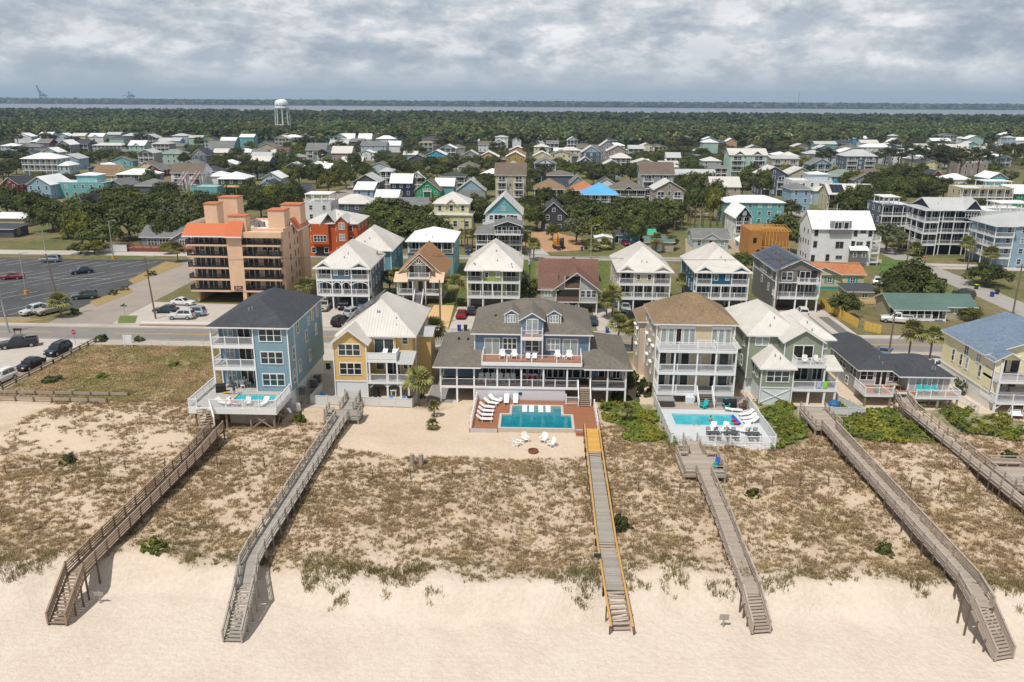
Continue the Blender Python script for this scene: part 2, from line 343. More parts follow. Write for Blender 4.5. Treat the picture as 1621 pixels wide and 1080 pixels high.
go = link('ground', npmesh('ground', V, Fq, gm, np.stack([zs, zg, zl], -1).reshape(-1, 3))); go['kind'] = 'structure'
for p in go.data.polygons: pass
go.data.polygons.foreach_set('use_smooth', np.ones(len(Fq), bool))

# river and the far bank
RIV = bpy.data.materials.new('river water'); RIV.use_nodes = True; b = RIV.node_tree.nodes['Principled BSDF']; b.inputs['Base Color'].default_value = (.16, .19, .21, 1); b.inputs['Roughness'].default_value = .35
struct('river', MB().poly([(-9000, 2080, -2.4), (9000, 2080, -2.4), (9000, 5760, -2.4), (-9000, 5760, -2.4)]), RIV)

# roads and paved ground (each sheet about a centimetre above the one below)
ASPH = mat('grey road asphalt', (.215, .20, .188), .9, .08, .6, bump=.15, bscale=20, var2=.09, scale2=.12)
ASPH_LOT = mat('dark car park asphalt', (.072, .073, .078), .9, .24, .7, bump=.15, bscale=20, var2=.16, scale2=.08)
TANLOT = mat('tan worn pavement', (.30, .262, .225), .9, .08, .5, var2=.10, scale2=.1)
DRIVE = mat('pale concrete drive', (.46, .42, .375), .9, .07, .8, var2=.06, scale2=.2)
ORANGEGRAVEL = mat('orange crushed stone', (.60, .40, .20), .95, .14, 2.5)
YELLOW = mat('yellow road paint', (.56, .33, .05), .8, .14, 2.)
RWHITE = mat('white road paint', (.50, .50, .49), .85, .3, 2.)
DIRT = mat('bare orange dirt', (.42, .25, .14), .95, .20, .5, bump=.5, bscale=2.)
def sheet(name, P, z, m, kind=True):
 mb = MB().poly([(x, y, z) for x, y in P]); return struct(name, mb, m)
RY0, RY1 = 126.4, 134.0
sheet('road_shoulder', [(-400, 123.6), (400, 123.6), (400, 136.0), (-400, 136.0)], .018, mat('sandy concrete shoulder', (.43, .385, .335), .9, .10, .8, var2=.10, scale2=.15))
sheet('beach_road', [(-400, RY0), (400, RY0), (400, RY1), (-400, RY1)], .034, ASPH)
mk = MB()
for x0, x1 in ((-140, -84), (-73, 200)):
 for dy in (-.14, .14): mk.box(x0, x1, 130.25+dy-.06, 130.25+dy+.06, .036, .046)
struct('road_centre_lines', mk, YELLOW)
mk = MB()
for y in (RY0+.35, RY1-.35): mk.box(-140, 200, y-.05, y+.05, .036, .044)
struct('road_edge_lines', mk, RWHITE)
sheet('side_street', [(-88.2, 136.0), (-76.6, 136.0), (-76.6, 400), (-88.2, 400)], .022, TANLOT)
sheet('back_street', [(-400, 200.5), (-88.2, 200.5), (-88.2, 206.5), (-400, 206.5)], .024, DRIVE)
sheet('back_street', [(-76.6, 200.2), (93.0, 202.5), (93.0, 207.5), (-76.6, 206.2)], .024, mat('light lane asphalt', (.33, .31, .285), .9, .08, .7))
sheet('side_street', [(93.0, 136.0), (99.6, 136.0), (99.6, 330), (93.0, 330)], .026, mat('light lane asphalt', (.33, .31, .285)))
sheet('side_street', [(99.6, 196.0), (170, 190.0), (170, 196.0), (99.6, 203.0)], .030, DRIVE)
sheet('parking_lot', [(-250, 138.9), (-99, 138.9), (-96, 141), (-88.6, 146), (-88.6, 192), (-92, 195), (-250, 195)], .028, ASPH_LOT)
ln = MB()
def dash(x, y, lx, ly, w=.13): ln.bar((x, y, .040), (x+lx, y+ly, .040), w, .012)
for x in np.arange(-146, -91, 4.3):
 dash(x, 141.2, 3.6, 6.4); dash(x-1.0, 153.5, 3.6, 6.6)
 dash(x-2.0, 165.6, 4.2, 7.2); dash(x+2.2, 172.9, 4.2, 7.0)
 dash(x-4.0, 186.2, 4.0, 7.2)
for y in (172.8,): ln.bar((-150, y, .040), (-96, y, .040), .12, .012)
struct('parking_lines', ln, RWHITE)
sheet('access_lane', [(-96, 104), (-76.6, 104), (-74.9, 123.7), (-74.9, 126.4), (-110, 126.4), (-110, 104)], .026, DRIVE)
sheet('condo_forecourt', [(-76.5, 136.1), (-46, 136.1), (-46, 150.5), (-76.5, 152.5)], .036, DRIVE)
sheet('driveway', [(-44, 136.1), (-31, 136.1), (-31, 161), (-44, 161)], .036, DRIVE)
sheet('driveway', [(-33.6, 97.5), (-27.4, 97.5), (-27.2, 123.5), (-36.5, 123.5)], .030, DRIVE)
sheet('gravel_drive', [(-25.5, 136.1), (-22.2, 136.1), (-21.6, 150), (-24.0, 150)], .036, ORANGEGRAVEL)
sheet('gravel_drive', [(-20.6, 136.1), (-15.6, 136.1), (-16.2, 153), (-20.2, 153)], .036, ORANGEGRAVEL)
sheet('driveway', [(-22.1, 136.1), (-20.7, 136.1), (-20.4, 151), (-21.5, 151)], .040, DRIVE)
sheet('driveway', [(-15.4, 136.1), (-10.5, 136.1), (-10.5, 152), (-15.4, 152)], .036, DRIVE)
sheet('driveway', [(11.0, 136.1), (15.0, 136.1), (15.0, 152), (11.0, 152)], .036, DRIVE)
sheet('driveway', [(18.5, 136.1), (27, 136.1), (27, 156), (18.5, 156)], .036, mat('grey asphalt drive', (.16, .155, .15), .9, .1))
sheet('driveway', [(46.4, 136.1), (56.5, 136.1), (56.5, 153), (46.4, 153)], .036, DRIVE)
dk = MB()
for x in (50.3, 53.6): dk.box(x, x+1.9, 136.3, 148, .04, .05)
struct('paver_strips', dk, mat('grey asphalt drive', (.16, .155, .15)))
sheet('driveway', [(58, 112), (68, 112), (70, 123.5), (58, 123.5)], .030, DRIVE)
sheet('gravel_drive', [(-14.6, 100), (-11.0, 100), (-11.0, 123.5), (-14.6, 123.5)], .026, mat('grey crushed stone', (.26, .25, .245), .95, .2, 3.))
sheet('driveway', [(28.2, 97), (29.9, 97), (29.9, 123.5), (28.2, 123.5)], .026, mat('pinkish paver path', (.50, .38, .30), .9, .1, 2.))
sheet('dirt_lot', GP([(800, 372), (870, 366), (920, 378), (925, 396), (860, 400), (842, 392), (828, 400), (812, 398)]), .03, DIRT)
sheet('driveway', GP([(830, 395), (858, 394), (872, 406), (838, 406)]), .045, CONC)
sheet('driveway', GP([(1085, 378), (1175, 374), (1200, 392), (1180, 402), (1085, 402)]), .03, mat('trodden sandy yard', (.36, .29, .19), .95, .16, .7))
# ---------------------------------------------------------------- foliage
def tintmat(name, rgb, trans=.25, isl=.35, var=.25, scale=.5):
 m = bpy.data.materials.new(name); m.use_nodes = True; t = m.node_tree; b = t.nodes['Principled BSDF']; lk = t.links.new
 b.inputs['Roughness'].default_value = .7; b.inputs['Specular IOR Level'].default_value = .2
 at = node(t, 'ShaderNodeAttribute', attribute_name='tint'); g_ = node(t, 'ShaderNodeNewGeometry')
 mi = node(t, 'ShaderNodeMapRange'); mi.inputs['To Min'].default_value = 1-isl; mi.inputs['To Max'].default_value = 1+isl; lk(g_.outputs['Random Per Island'], mi.inputs['Value'])
 oi = node(t, 'ShaderNodeObjectInfo'); mo = node(t, 'ShaderNodeMapRange'); mo.inputs['To Min'].default_value = .72; mo.inputs['To Max'].default_value = 1.28; lk(oi.outputs['Random'], mo.inputs['Value'])
 mm = node(t, 'ShaderNodeMath', operation='MULTIPLY'); lk(mi.outputs[0], mm.inputs[0]); lk(mo.outputs[0], mm.inputs[1])
 nz_ = node(t, 'ShaderNodeTexNoise', i_Scale=scale, i_Detail=3.); lk(g_.outputs['Position'], nz_.inputs['Vector'])
 mr = node(t, 'ShaderNodeMapRange'); mr.inputs['From Min'].default_value = .3; mr.inputs['From Max'].default_value = .7; mr.inputs['To Min'].default_value = 1-var; mr.inputs['To Max'].default_value = 1+var; lk(nz_.outputs['Fac'], mr.inputs['Value'])
 m2 = node(t, 'ShaderNodeMath', operation='MULTIPLY'); lk(mm.outputs[0], m2.inputs[0]); lk(mr.outputs[0], m2.inputs[1])
 v1 = node(t, 'ShaderNodeVectorMath', operation='MULTIPLY'); lk(at.outputs['Color'], v1.inputs[0]); v1.inputs[1].default_value = rgb
 v2 = node(t, 'ShaderNodeVectorMath', operation='SCALE'); lk(v1.outputs[0], v2.inputs[0]); lk(m2.outputs[0], v2.inputs['Scale'])
 lk(v2.outputs[0], b.inputs['Base Color'])
 if trans:
  tr = node(t, 'ShaderNodeBsdfTranslucent'); lk(v2.outputs[0], tr.inputs['Color']); ms = node(t, 'ShaderNodeMixShader'); ms.inputs[0].default_value = trans
  lk(b.outputs[0], ms.inputs[1]); lk(tr.outputs[0], ms.inputs[2]); lk(ms.outputs[0], t.nodes['Material Output'].inputs['Surface'])
 return m
def cards(C, N, S, asp=1.):                 # leaf-sized faces at C facing N, half-size S
 n = len(C); r = RNG.normal(size=(n, 3)); N = N/np.linalg.norm(N, axis=1, keepdims=True)
 T = np.cross(N, r); T /= np.linalg.norm(T, axis=1, keepdims=True); B = np.cross(N, T)
 S = np.broadcast_to(np.asarray(S, float).reshape(-1, 1), (n, 1))
 a = T*S*asp; b_ = B*S
 V = np.stack([C-a-b_*.3, C+b_*-1.0+a*.2, C+a+b_*.3, C+b_*1.0-a*.2], 1).reshape(-1, 3)
 return V, np.arange(4*n).reshape(n, 4)
LEAF = tintmat('oak leaves', (.088, .105, .030)); LEAFY = tintmat('yellow green leaves', (.150, .155, .030)); PINE = tintmat('pine needles', (.075, .085, .036))
PALMG = tintmat('palm fronds', (.235, .235, .085), .25); BARK = mat('bark', (.13, .105, .085), .95, .25, 5.); PALMBARK = mat('palm bark', (.20, .165, .13), .95, .3, 7.)
DEADF = mat('dead palm fronds', (.26, .19, .11), .9, .2, 3.); VINE = tintmat('vine leaves', (.115, .148, .022), .25, .3, .3, .6); OLIVE = tintmat('grey green leaves', (.105, .115, .058))
def crown_mesh(name, R=4., H=3., nclump=46, per=62, ls=.20, cs=1.15, m=None, gap=.0, bushy=False):
 Cs = []
 for i in range(nclump):
  u = RNG.normal(size=3); u /= np.linalg.norm(u); u[2] = abs(u[2])*1.0-.18 if not bushy else abs(u[2])*1.05-.05
  rr = RNG.uniform(.62, .98)*(1+.16*sin(3*atan2(u[1], u[0])+RNG.uniform(0, 1)))
  Cs.append((u[0]*R*rr, u[1]*R*rr, u[2]*H*rr))
 P, N, T = [], [], []
 for c in Cs:
  c = np.array(c); r = cs*RNG.uniform(.7, 1.3)*(R/4.)**.5
  d = RNG.normal(size=(per, 3)); d /= np.linalg.norm(d, axis=1, keepdims=True)
  p = c+d*r*RNG.uniform(.45, 1., (per, 1))*np.array([1, 1, .72]); out_ = c/np.array([R, R, H]); out_ = out_/max(np.linalg.norm(out_), .1)
  P.append(p); N.append(d*.75+out_*.55+RNG.normal(size=(per, 3))*.45+np.array([0, 0, .25])); T.append(np.full((per, 1), RNG.uniform(.72, 1.28)))
 P = np.concatenate(P); N = np.concatenate(N); T = np.concatenate(T)
 V, Fq = cards(P, N, ls*RNG.uniform(.7, 1.4, len(P)))
 hue = RNG.uniform(-.12, .12, (len(P), 1)); col = np.concatenate([T*(1+hue), T, T*(1-hue*.5)], 1)
 return npmesh(name, V, Fq, m or LEAF, np.repeat(col, 4, 0))
def trunk_mesh(h, r, limbs=5, R=3., m=None):
 mb = MB(); mb.cyl((0, 0, -.3), (.1*r, 0, h*.55), r, r*.75, 7); mb.cyl((.1*r, 0, h*.55), (0, .1, h), r*.75, r*.5, 7)
 for i in range(limbs):
  a = 2*pi*i/limbs+random.random(); q = (cos(a)*R*.55, sin(a)*R*.55, h*1.0+R*.35*random.random())
  mb.cyl((0, 0, h*(.5+.08*i)), q, r*.45, r*.14, 5)
 return mb.mesh('trunk', m or BARK)
def make_tree(name, label, cat, crown, trunk, cz, group=None):
 t = thing(name, label, cat, (0, 0, 0), 0, group); link('trunk', trunk, t); link('crown', crown, t, (0, 0, cz)); return t
OAKS = [(crown_mesh('crown', 4, 3.1, 58, 70, .19), trunk_mesh(2.9, .28, 6, 4), 3.0) for _ in range(4)]
OAKS_Y = [(crown_mesh('crown', 4, 3.4, 50, 66, .19, m=LEAFY), trunk_mesh(2.9, .26, 5, 4), 2.9) for _ in range(2)]
OAKS_G = [(crown_mesh('crown', 4, 3.2, 34, 60, .19, m=OLIVE), trunk_mesh(2.9, .26, 7, 4), 3.0)]
PINES = [(crown_mesh('crown', 3.0, 3.2, 17, 85, .17, 1.15, PINE), trunk_mesh(6.6, .22, 8, 3.2), 6.3) for _ in range(3)]
SHRUBS = [crown_mesh('foliage', 1.4, 1.25, 26, 46, .12, .55, LEAF, bushy=True), crown_mesh('foliage', 1.4, 1.2, 24, 46, .12, .5, VINE, bushy=True), crown_mesh('foliage', 1.4, 1.3, 20, 42, .12, .6, OLIVE, bushy=True)]
TREEKIT = dict(oak=OAKS, bright=OAKS_Y, grey=OAKS_G, pine=PINES)
TREE_N = dict(oak='live_oak', bright='yellow_green_tree', grey='grey_green_tree', pine='pine_tree')
_proto = {}
TREEPOS = []
def tree(kind, x, y, R, h=None, label='', group=None, z=0.):
 v = random.randrange(len(TREEKIT[kind])); key = (kind, v); cm, tm, cz = TREEKIT[kind][v]
 k = R/4. if kind != 'pine' else R/3.; kz = (h/(cz+3.0) if h else k)
 if key not in _proto: o = _proto[key] = make_tree(TREE_N[kind], label, 'tree', cm, tm, cz, group)
 else: o = dup(_proto[key], (0, 0, 0), 0, label, group)
 if group is None and 'group' in o: del o['group']
 o['label'] = label
 if group: o['group'] = group
 o.location = (x, y, z); o.rotation_euler = (0, 0, random.uniform(0, 6.28)); o.scale = (k, k, kz); TREEPOS.append((x, y, R)); return o
def palm_mesh(n=30, L_=1.35, seed=0):
 rng = random.Random(seed); V = []; Fs = []; T = []
 D = MB()
 for i in range(n):
  az = 2.399*i+rng.uniform(-.2, .2); el = rad(rng.uniform(-38, 78)) if i > 6 else rad(rng.uniform(50, 85))
  d = Vector((cos(az)*cos(el), sin(az)*cos(el), sin(el))); side = Vector((-sin(az), cos(az), 0)); up = side.cross(d)*-1
  p1 = d*(.55*L_)
  k = len(V); 
  w = .02
  V += [tuple(-side*w), tuple(side*w), tuple(p1+side*w), tuple(p1-side*w)]; Fs.append((k, k+1, k+2, k+3)); T += [1.2]*4
  tint = rng.uniform(.75, 1.3)
  for j in range(9):
   a = rad(-78+156*j/8); dd = (d*cos(a)+side*sin(a)).normalized(); ln = L_*(.62+.28*cos(a))
   mid = p1+dd*ln*.55+up*.03; tip = p1+dd*ln+Vector((0, 0, -.30*ln*(1.1-max(el, 0)*.4)))
   nrm = dd.cross(up).normalized()*(.085*L_)
   k = len(V); V += [tuple(p1), tuple(mid+nrm), tuple(tip), tuple(mid-nrm)]; Fs.append((k, k+1, k+2, k+3)); T += [tint*rng.uniform(.85, 1.15)]*4
 T = np.array(T).reshape(-1, 1)
 return npmesh('fronds', np.array(V), np.array(Fs), PALMG, np.concatenate([T, T, T], 1))
PALMF = [palm_mesh(34, 1.35, s) for s in (1, 2, 3)]
def ptrunk():
 mb = MB(); mb.cyl((0, 0, -.3), (.04, .02, .5), .17, .14, 8); mb.cyl((.04, .02, .5), (0, 0, .97), .14, .17, 8); return mb.mesh('trunk', PALMBARK)
PT = ptrunk()
def skirt():
 mb = MB()
 for i in range(14):
  a = 2*pi*i/14; mb.bar((cos(a)*.14, sin(a)*.14, .05), (cos(a)*.62, sin(a)*.62, -.75-.25*random.random()), .16, .012)
 return mb.mesh('dead_fronds', DEADF)
PSK = skirt()
_pp = []
def palm(x, y, h, k, label, group=None, z=0.):
 o = thing('palm_tree', label, 'palm tree', (x, y, z), random.uniform(0, 6), group)
 k *= 1.25; t_ = link('trunk', PT, o); t_.scale = (max(.8, k*.8), max(.8, k*.8), h)
 f = link('fronds', random.choice(PALMF), o, (0, 0, h)); f.scale = (k, k, k*.95)
 if h > 2.2: s = link('dead_fronds', PSK, o, (0, 0, h)); s.scale = (k*.9, k*.9, k*.9)
 return o
def shrub(kind, x, y, R, label, h=None, group=None):
 o = thing('shrub', label, 'shrub', (x, y, gz1(x, y)-.05), random.uniform(0, 6), group)
 f = link('foliage', SHRUBS[kind], o); k = R/1.4; f.scale = (k, k, (h/1.3 if h else k))
 st = MB()
 for i in range(4):
  a = i*1.6+random.random(); st.cyl((0, 0, -.1), (cos(a)*R*.4, sin(a)*R*.4, (h or R)*.5), .05, .02, 5)
 obj('stem', st, BARK, o); return o

# --- the pine wood behind the town and the wooded far bank of the river (nobody could count them: stuff)
FORL = tintmat('forest leaves', (.075, .092, .032), .2, .30, .45, .012)
def wood(name, X, Y, Rr, Hh, n, S, label):
 m = len(X); d = RNG.normal(size=(m, n, 3)); d /= np.linalg.norm(d, axis=2, keepdims=True); d[..., 2] = np.abs(d[..., 2])*1.15-.25
 sh = RNG.uniform(.6, 1.05, (m, n, 1)); asp = RNG.uniform(.75, 1.35, (m, 1))
 P = d*sh*np.stack([Rr, Rr, Rr*asp[:, 0]], -1)[:, None, :]; P[..., 0] += X[:, None]; P[..., 1] += Y[:, None]; P[..., 2] += (Hh-Rr*asp[:, 0])[:, None]
 N = d*.9+RNG.normal(size=d.shape)*.35+np.array([0, 0, .35])
 tone = RNG.uniform(.6, 1.6, (m, 1, 1))*np.ones((m, n, 1)); hue = RNG.uniform(-.22, .22, (m, 1, 1))*np.ones((m, n, 1))
 col = np.concatenate([tone*(1+hue), tone, tone*(1-.4*hue)], 2).reshape(-1, 3)
 V, Fq = cards(P.reshape(-1, 3), N.reshape(-1, 3), (S*Rr[:, None]*RNG.uniform(.7, 1.3, (m, n))).reshape(-1))
 return stuff(link(name, npmesh(name, V, Fq, FORL, np.repeat(col, 4, 0))), label, 'woodland')
def wedge(n, y0, y1, pw=1.):
 Y = y0+(y1-y0)*RNG.uniform(0, 1, n)**pw; X = RNG.uniform(-1, 1, n)*(Y*.74+60)-Y*.03; return X, Y
EDGE = lambda X: 775+90*(vnoise(X, X*0, 130, 31)-.5)+np.interp(X, [-600, -380, -260, -120, 0, 200, 320, 600], [60, 60, -60, 20, -20, -20, 40, 60])
X, Y = wedge(9500, 680, 1350, 1.25); k = Y > EDGE(X); X, Y = X[k], Y[k]
wood('pine_wood', X, Y, RNG.uniform(2.6, 5.0, len(X)), RNG.uniform(8.5, 13.5, len(X)), 38, .36, 'dense dark green pine and oak wood stretching behind the whole town')
X, Y = wedge(7500, 1300, 2060, 1.)
wood('pine_wood', X, Y, RNG.uniform(5, 9., len(X)), RNG.uniform(12, 17., len(X))+1.5*(vnoise(X, Y, 160, 41)-.5), 26, .36, 'far half of the dark wood, reaching to the river shore')
X = RNG.uniform(-5200, 5200, 6500); Y = RNG.uniform(5740, 6500, 6500)
wood('far_bank_wood', X, Y, RNG.uniform(18, 34., len(X)), RNG.uniform(31, 38., len(X))+5*(vnoise(X, Y, 500, 42)-.5), 22, .42, 'blue hazed line of woods on the far side of the river')

# --- dune grass: tufts by the ten thousand
GRASS = tintmat('dune grass', (1., 1., 1.), .35, .3, .2, .4)
def tufts(X, Y, Hh, col, nb=13, wid=.028, spread=.55, name='dune_grass', label='', cat='grass'):
 m = len(X); Z = gz(X, Y); a = RNG.uniform(0, 2*pi, (m, nb)); le = RNG.uniform(.25, 1., (m, nb))*spread
 h = Hh[:, None]*RNG.uniform(.55, 1.1, (m, nb)); bx = RNG.normal(size=(m, nb))*.13*Hh[:, None]/.4; by = RNG.normal(size=(m, nb))*.13*Hh[:, None]/.4
 base = np.stack([X[:, None]+bx, Y[:, None]+by, Z[:, None]-.03+0*bx], -1)
 dirv = np.stack([np.cos(a), np.sin(a), 0*a], -1); side = np.stack([-np.sin(a), np.cos(a), 0*a], -1)*wid*RNG.uniform(.7, 1.5, (m, nb, 1))
 up = np.array([0, 0, 1.])
 mid = base+dirv*(h*le*.38)[..., None]+up*(h*.62)[..., None]; tip = base+dirv*(h*le)[..., None]+up*(h*(1-.35*le))[..., None]
 V = np.stack([base-side, base+side, mid+side*.8, tip], 2); V2 = np.stack([mid-side*.8], 2)
 V = np.stack([base-side, base+side, mid+side*.9, tip, mid-side*.9], 2).reshape(-1, 3)
 n = m*nb; i0 = np.arange(n)*5
 Fq = np.stack([np.stack([i0, i0+1, i0+2, i0+4], -1), np.stack([i0+4, i0+2, i0+3, i0+3], -1)], 1)
 me = bpy.data.meshes.new(name)
 # quads for the stems, triangles for the tips
 q = np.stack([i0, i0+1, i0+2, i0+4], -1).ravel(); tr = np.stack([i0+4, i0+2, i0+3], -1).ravel()
 me.vertices.add(len(V)); me.vertices.foreach_set('co', V.astype(np.float32).ravel()); me.loops.add(7*n)
 me.loops.foreach_set('vertex_index', np.concatenate([q, tr]).astype(np.int32)); me.polygons.add(2*n)
 me.polygons.foreach_set('loop_start', np.concatenate([np.arange(n)*4, 4*n+np.arange(n)*3]).astype(np.int32)); me.update(calc_edges=True); me.materials.append(GRASS)
 cc = np.repeat(np.repeat(col, nb, 0), 5, 0); at_ = me.color_attributes.new('tint', 'FLOAT_COLOR', 'POINT')
 at_.data.foreach_set('color', np.concatenate([cc, np.ones((len(cc), 1))], 1).astype(np.float32).ravel())
 return stuff(link(name, me), label, cat)
def grasscol(X, Y, green):
 n = len(X); g = np.clip(green, 0, 1)[:, None]; w = RNG.uniform(0, 1, (n, 1))
 dry = (1-w)*np.array([.60, .45, .265])+w*np.array([.36, .26, .145]); gr = np.array([.29, .28, .10])*RNG.uniform(.75, 1.25, (n, 1))
 return dry*(1-g)+gr*g
n = 46000; X = RNG.uniform(-64, 74, n); Y = RNG.uniform(55, 99, n); s_, g_, l_ = zones(X, Y); d = Y-crest(X)
pr = l_*(.56)+.03; pr = np.where(d < .2, 0, pr); pr *= np.where(inpoly(X, Y, YARD), 0.0, 1)
for P in VINES: pr *= np.where(inpoly(X, Y, P), .25, 1)
pr *= 1-((Y > 93) & (X > -42) & (X < 62))
k = RNG.uniform(0, 1, n) < pr; X, Y = X[k], Y[k]
m = RNG.integers(2, 7, len(X)); sz = RNG.uniform(.12, .42, len(X))*np.sqrt(m/4); X = np.repeat(X, m); Y = np.repeat(Y, m); sz = np.repeat(sz, m); X = X+RNG.normal(size=len(X))*sz*1.25; Y = Y+RNG.normal(size=len(X))*sz; k = ~((np.abs(X-6.8) < 1.0) & (Y < 90)) & ~inpoly(X, Y, YARD); X, Y, d = X[k], Y[k], (Y-crest(X))[k]
gn = np.clip(.10+.75*np.exp(-np.clip(d-.3, 0, 99)/1.5)+.8*(vnoise(X, Y, 5.5, 17)-.55), 0, 1)*.55
tufts(X, Y, RNG.uniform(.18, .42, len(X)), grasscol(X, Y, gn), 11, .021, 1., label='dry brown and olive dune grass growing in tufts over the sand')
n = 5000; X = RNG.uniform(-50, 62, n); Y = crest(X)+RNG.uniform(-2.6, 1.6, n); dd = Y-crest(X); cl = vnoise(X, Y, 2.0, 19)*.6+vnoise(X, Y, 6.5, 20)*.55
k = (np.abs(X-6.9) > 1.1) & (cl > .66+.09*np.clip(-dd, 0, 3)) & (RNG.uniform(0, 1, n) < .75); X, Y = X[k], Y[k]
tufts(X, Y, RNG.uniform(.35, .75, len(X)), grasscol(X, Y, RNG.uniform(.35, .9, len(X))), 12, .020, .7, label='taller green sea oats hanging along the edge of the dune')
n = 46000; X = RNG.uniform(-74, -41, n); Y = RNG.uniform(98.5, 123, n); k = (RNG.uniform(0, 1, n) < .18+.6*sstep(.35, .62, .6*vnoise(X, Y, 3.2, 11)+.4*vnoise(X, Y, 8., 23))) & (X > -75+(126-Y)*-.0+ (0)); X, Y = X[k], Y[k]
k = X > -73.5; X, Y = X[k], Y[k]
tufts(X, Y, RNG.uniform(.2, .42, len(X)), grasscol(X, Y, np.clip(.25+1.1*(vnoise(X, Y, 4., 25)-.45), 0, 1)), 11, .03, .9, label='dry olive weeds covering the vacant lot beside the road')
# --- bright green creeping vines on the dune to the right
def vine(P, label, hmax=.55, dens=44):
 xs = [p[0] for p in P]; ys = [p[1] for p in P]; A = (max(xs)-min(xs))*(max(ys)-min(ys)); n = int(A*dens)
 X = RNG.uniform(min(xs)-.8, max(xs)+.8, n); Y = RNG.uniform(min(ys)-.8, max(ys)+.8, n)
 jx = X+3.4*(vnoise(X, Y, 2.4, 51)-.5); jy = Y+3.4*(vnoise(X, Y, 2.4, 52)-.5); k = inpoly(jx, jy, P); X, Y = X[k], Y[k]
 c = vnoise(X, Y, 1.5, 53)*.65+vnoise(X, Y, .6, 54)*.35; k = c > .24+.12*(vnoise(X, Y, 4, 56) < .35); X, Y, c = X[k], Y[k], c[k]
 Z = gz(X, Y)+np.clip((c-.25)*1.6, .05, 1)*hmax*RNG.uniform(.75, 1.05, len(X)); N = np.stack([RNG.normal(size=len(X))*.55, RNG.normal(size=len(X))*.55-.2, np.ones(len(X))], -1)
 V, Fq = cards(np.stack([X, Y, Z], -1), N, RNG.uniform(.10, .22, len(X)))
 w = RNG.uniform(.6, 1.4, (len(X), 1)); yl = sstep(.5, .8, vnoise(X, Y, 2.4, 55))[:, None]; col = w*np.concatenate([1+.45*yl, 1+.12*yl, 1+0*yl], 1)
 return stuff(link('ground_vines', npmesh('ground_vines', V, Fq, VINE, np.repeat(col, 4, 0))), label, 'ground cover')
vine(VINES[0], 'bright green creeping shrubs left of the cream house pool deck', .5)
vine(VINES[1], 'bright green low shrubs right of the cream house pool deck', .8)
vine(VINES[2], 'bright green shrub mat below the low grey house decks', .9)
vine(VINES[3], 'bright green shrub mat before the pale yellow house', 1.0)
# ---------------------------------------------------------------- house kit
_mc = {}
def cached(key, fn):
 if key not in _mc: _mc[key] = fn()
 return _mc[key]
def win_meshes(w, h, n, glass, fr, sash):
 g_ = MB().box(-w/2, w/2, -.03, .05, 0, h)
 f = MB(); t = .10
 f.box(-w/2-t, w/2+t, -.06, .02, h, h+t*1.1); f.box(-w/2-t, w/2+t, -.08, .02, -t, 0); f.box(-w/2-t, -w/2, -.06, .02, 0, h); f.box(w/2, w/2+t, -.06, .02, 0, h)
 for i in range(1, n): x = -w/2+w*i/n; f.box(x-.06, x+.06, -.055, .02, 0, h)
 if sash:
  for i in range(n): f.box(-w/2+w*i/n+.06, -w/2+w*(i+1)/n-.06, -.05, .02, h*.5-.03, h*.5+.03)
 return g_.mesh('window', glass), f.mesh('frame', fr)
FACE = {'f': 0., 'r': pi/2, 'b': pi, 'l': -pi/2}
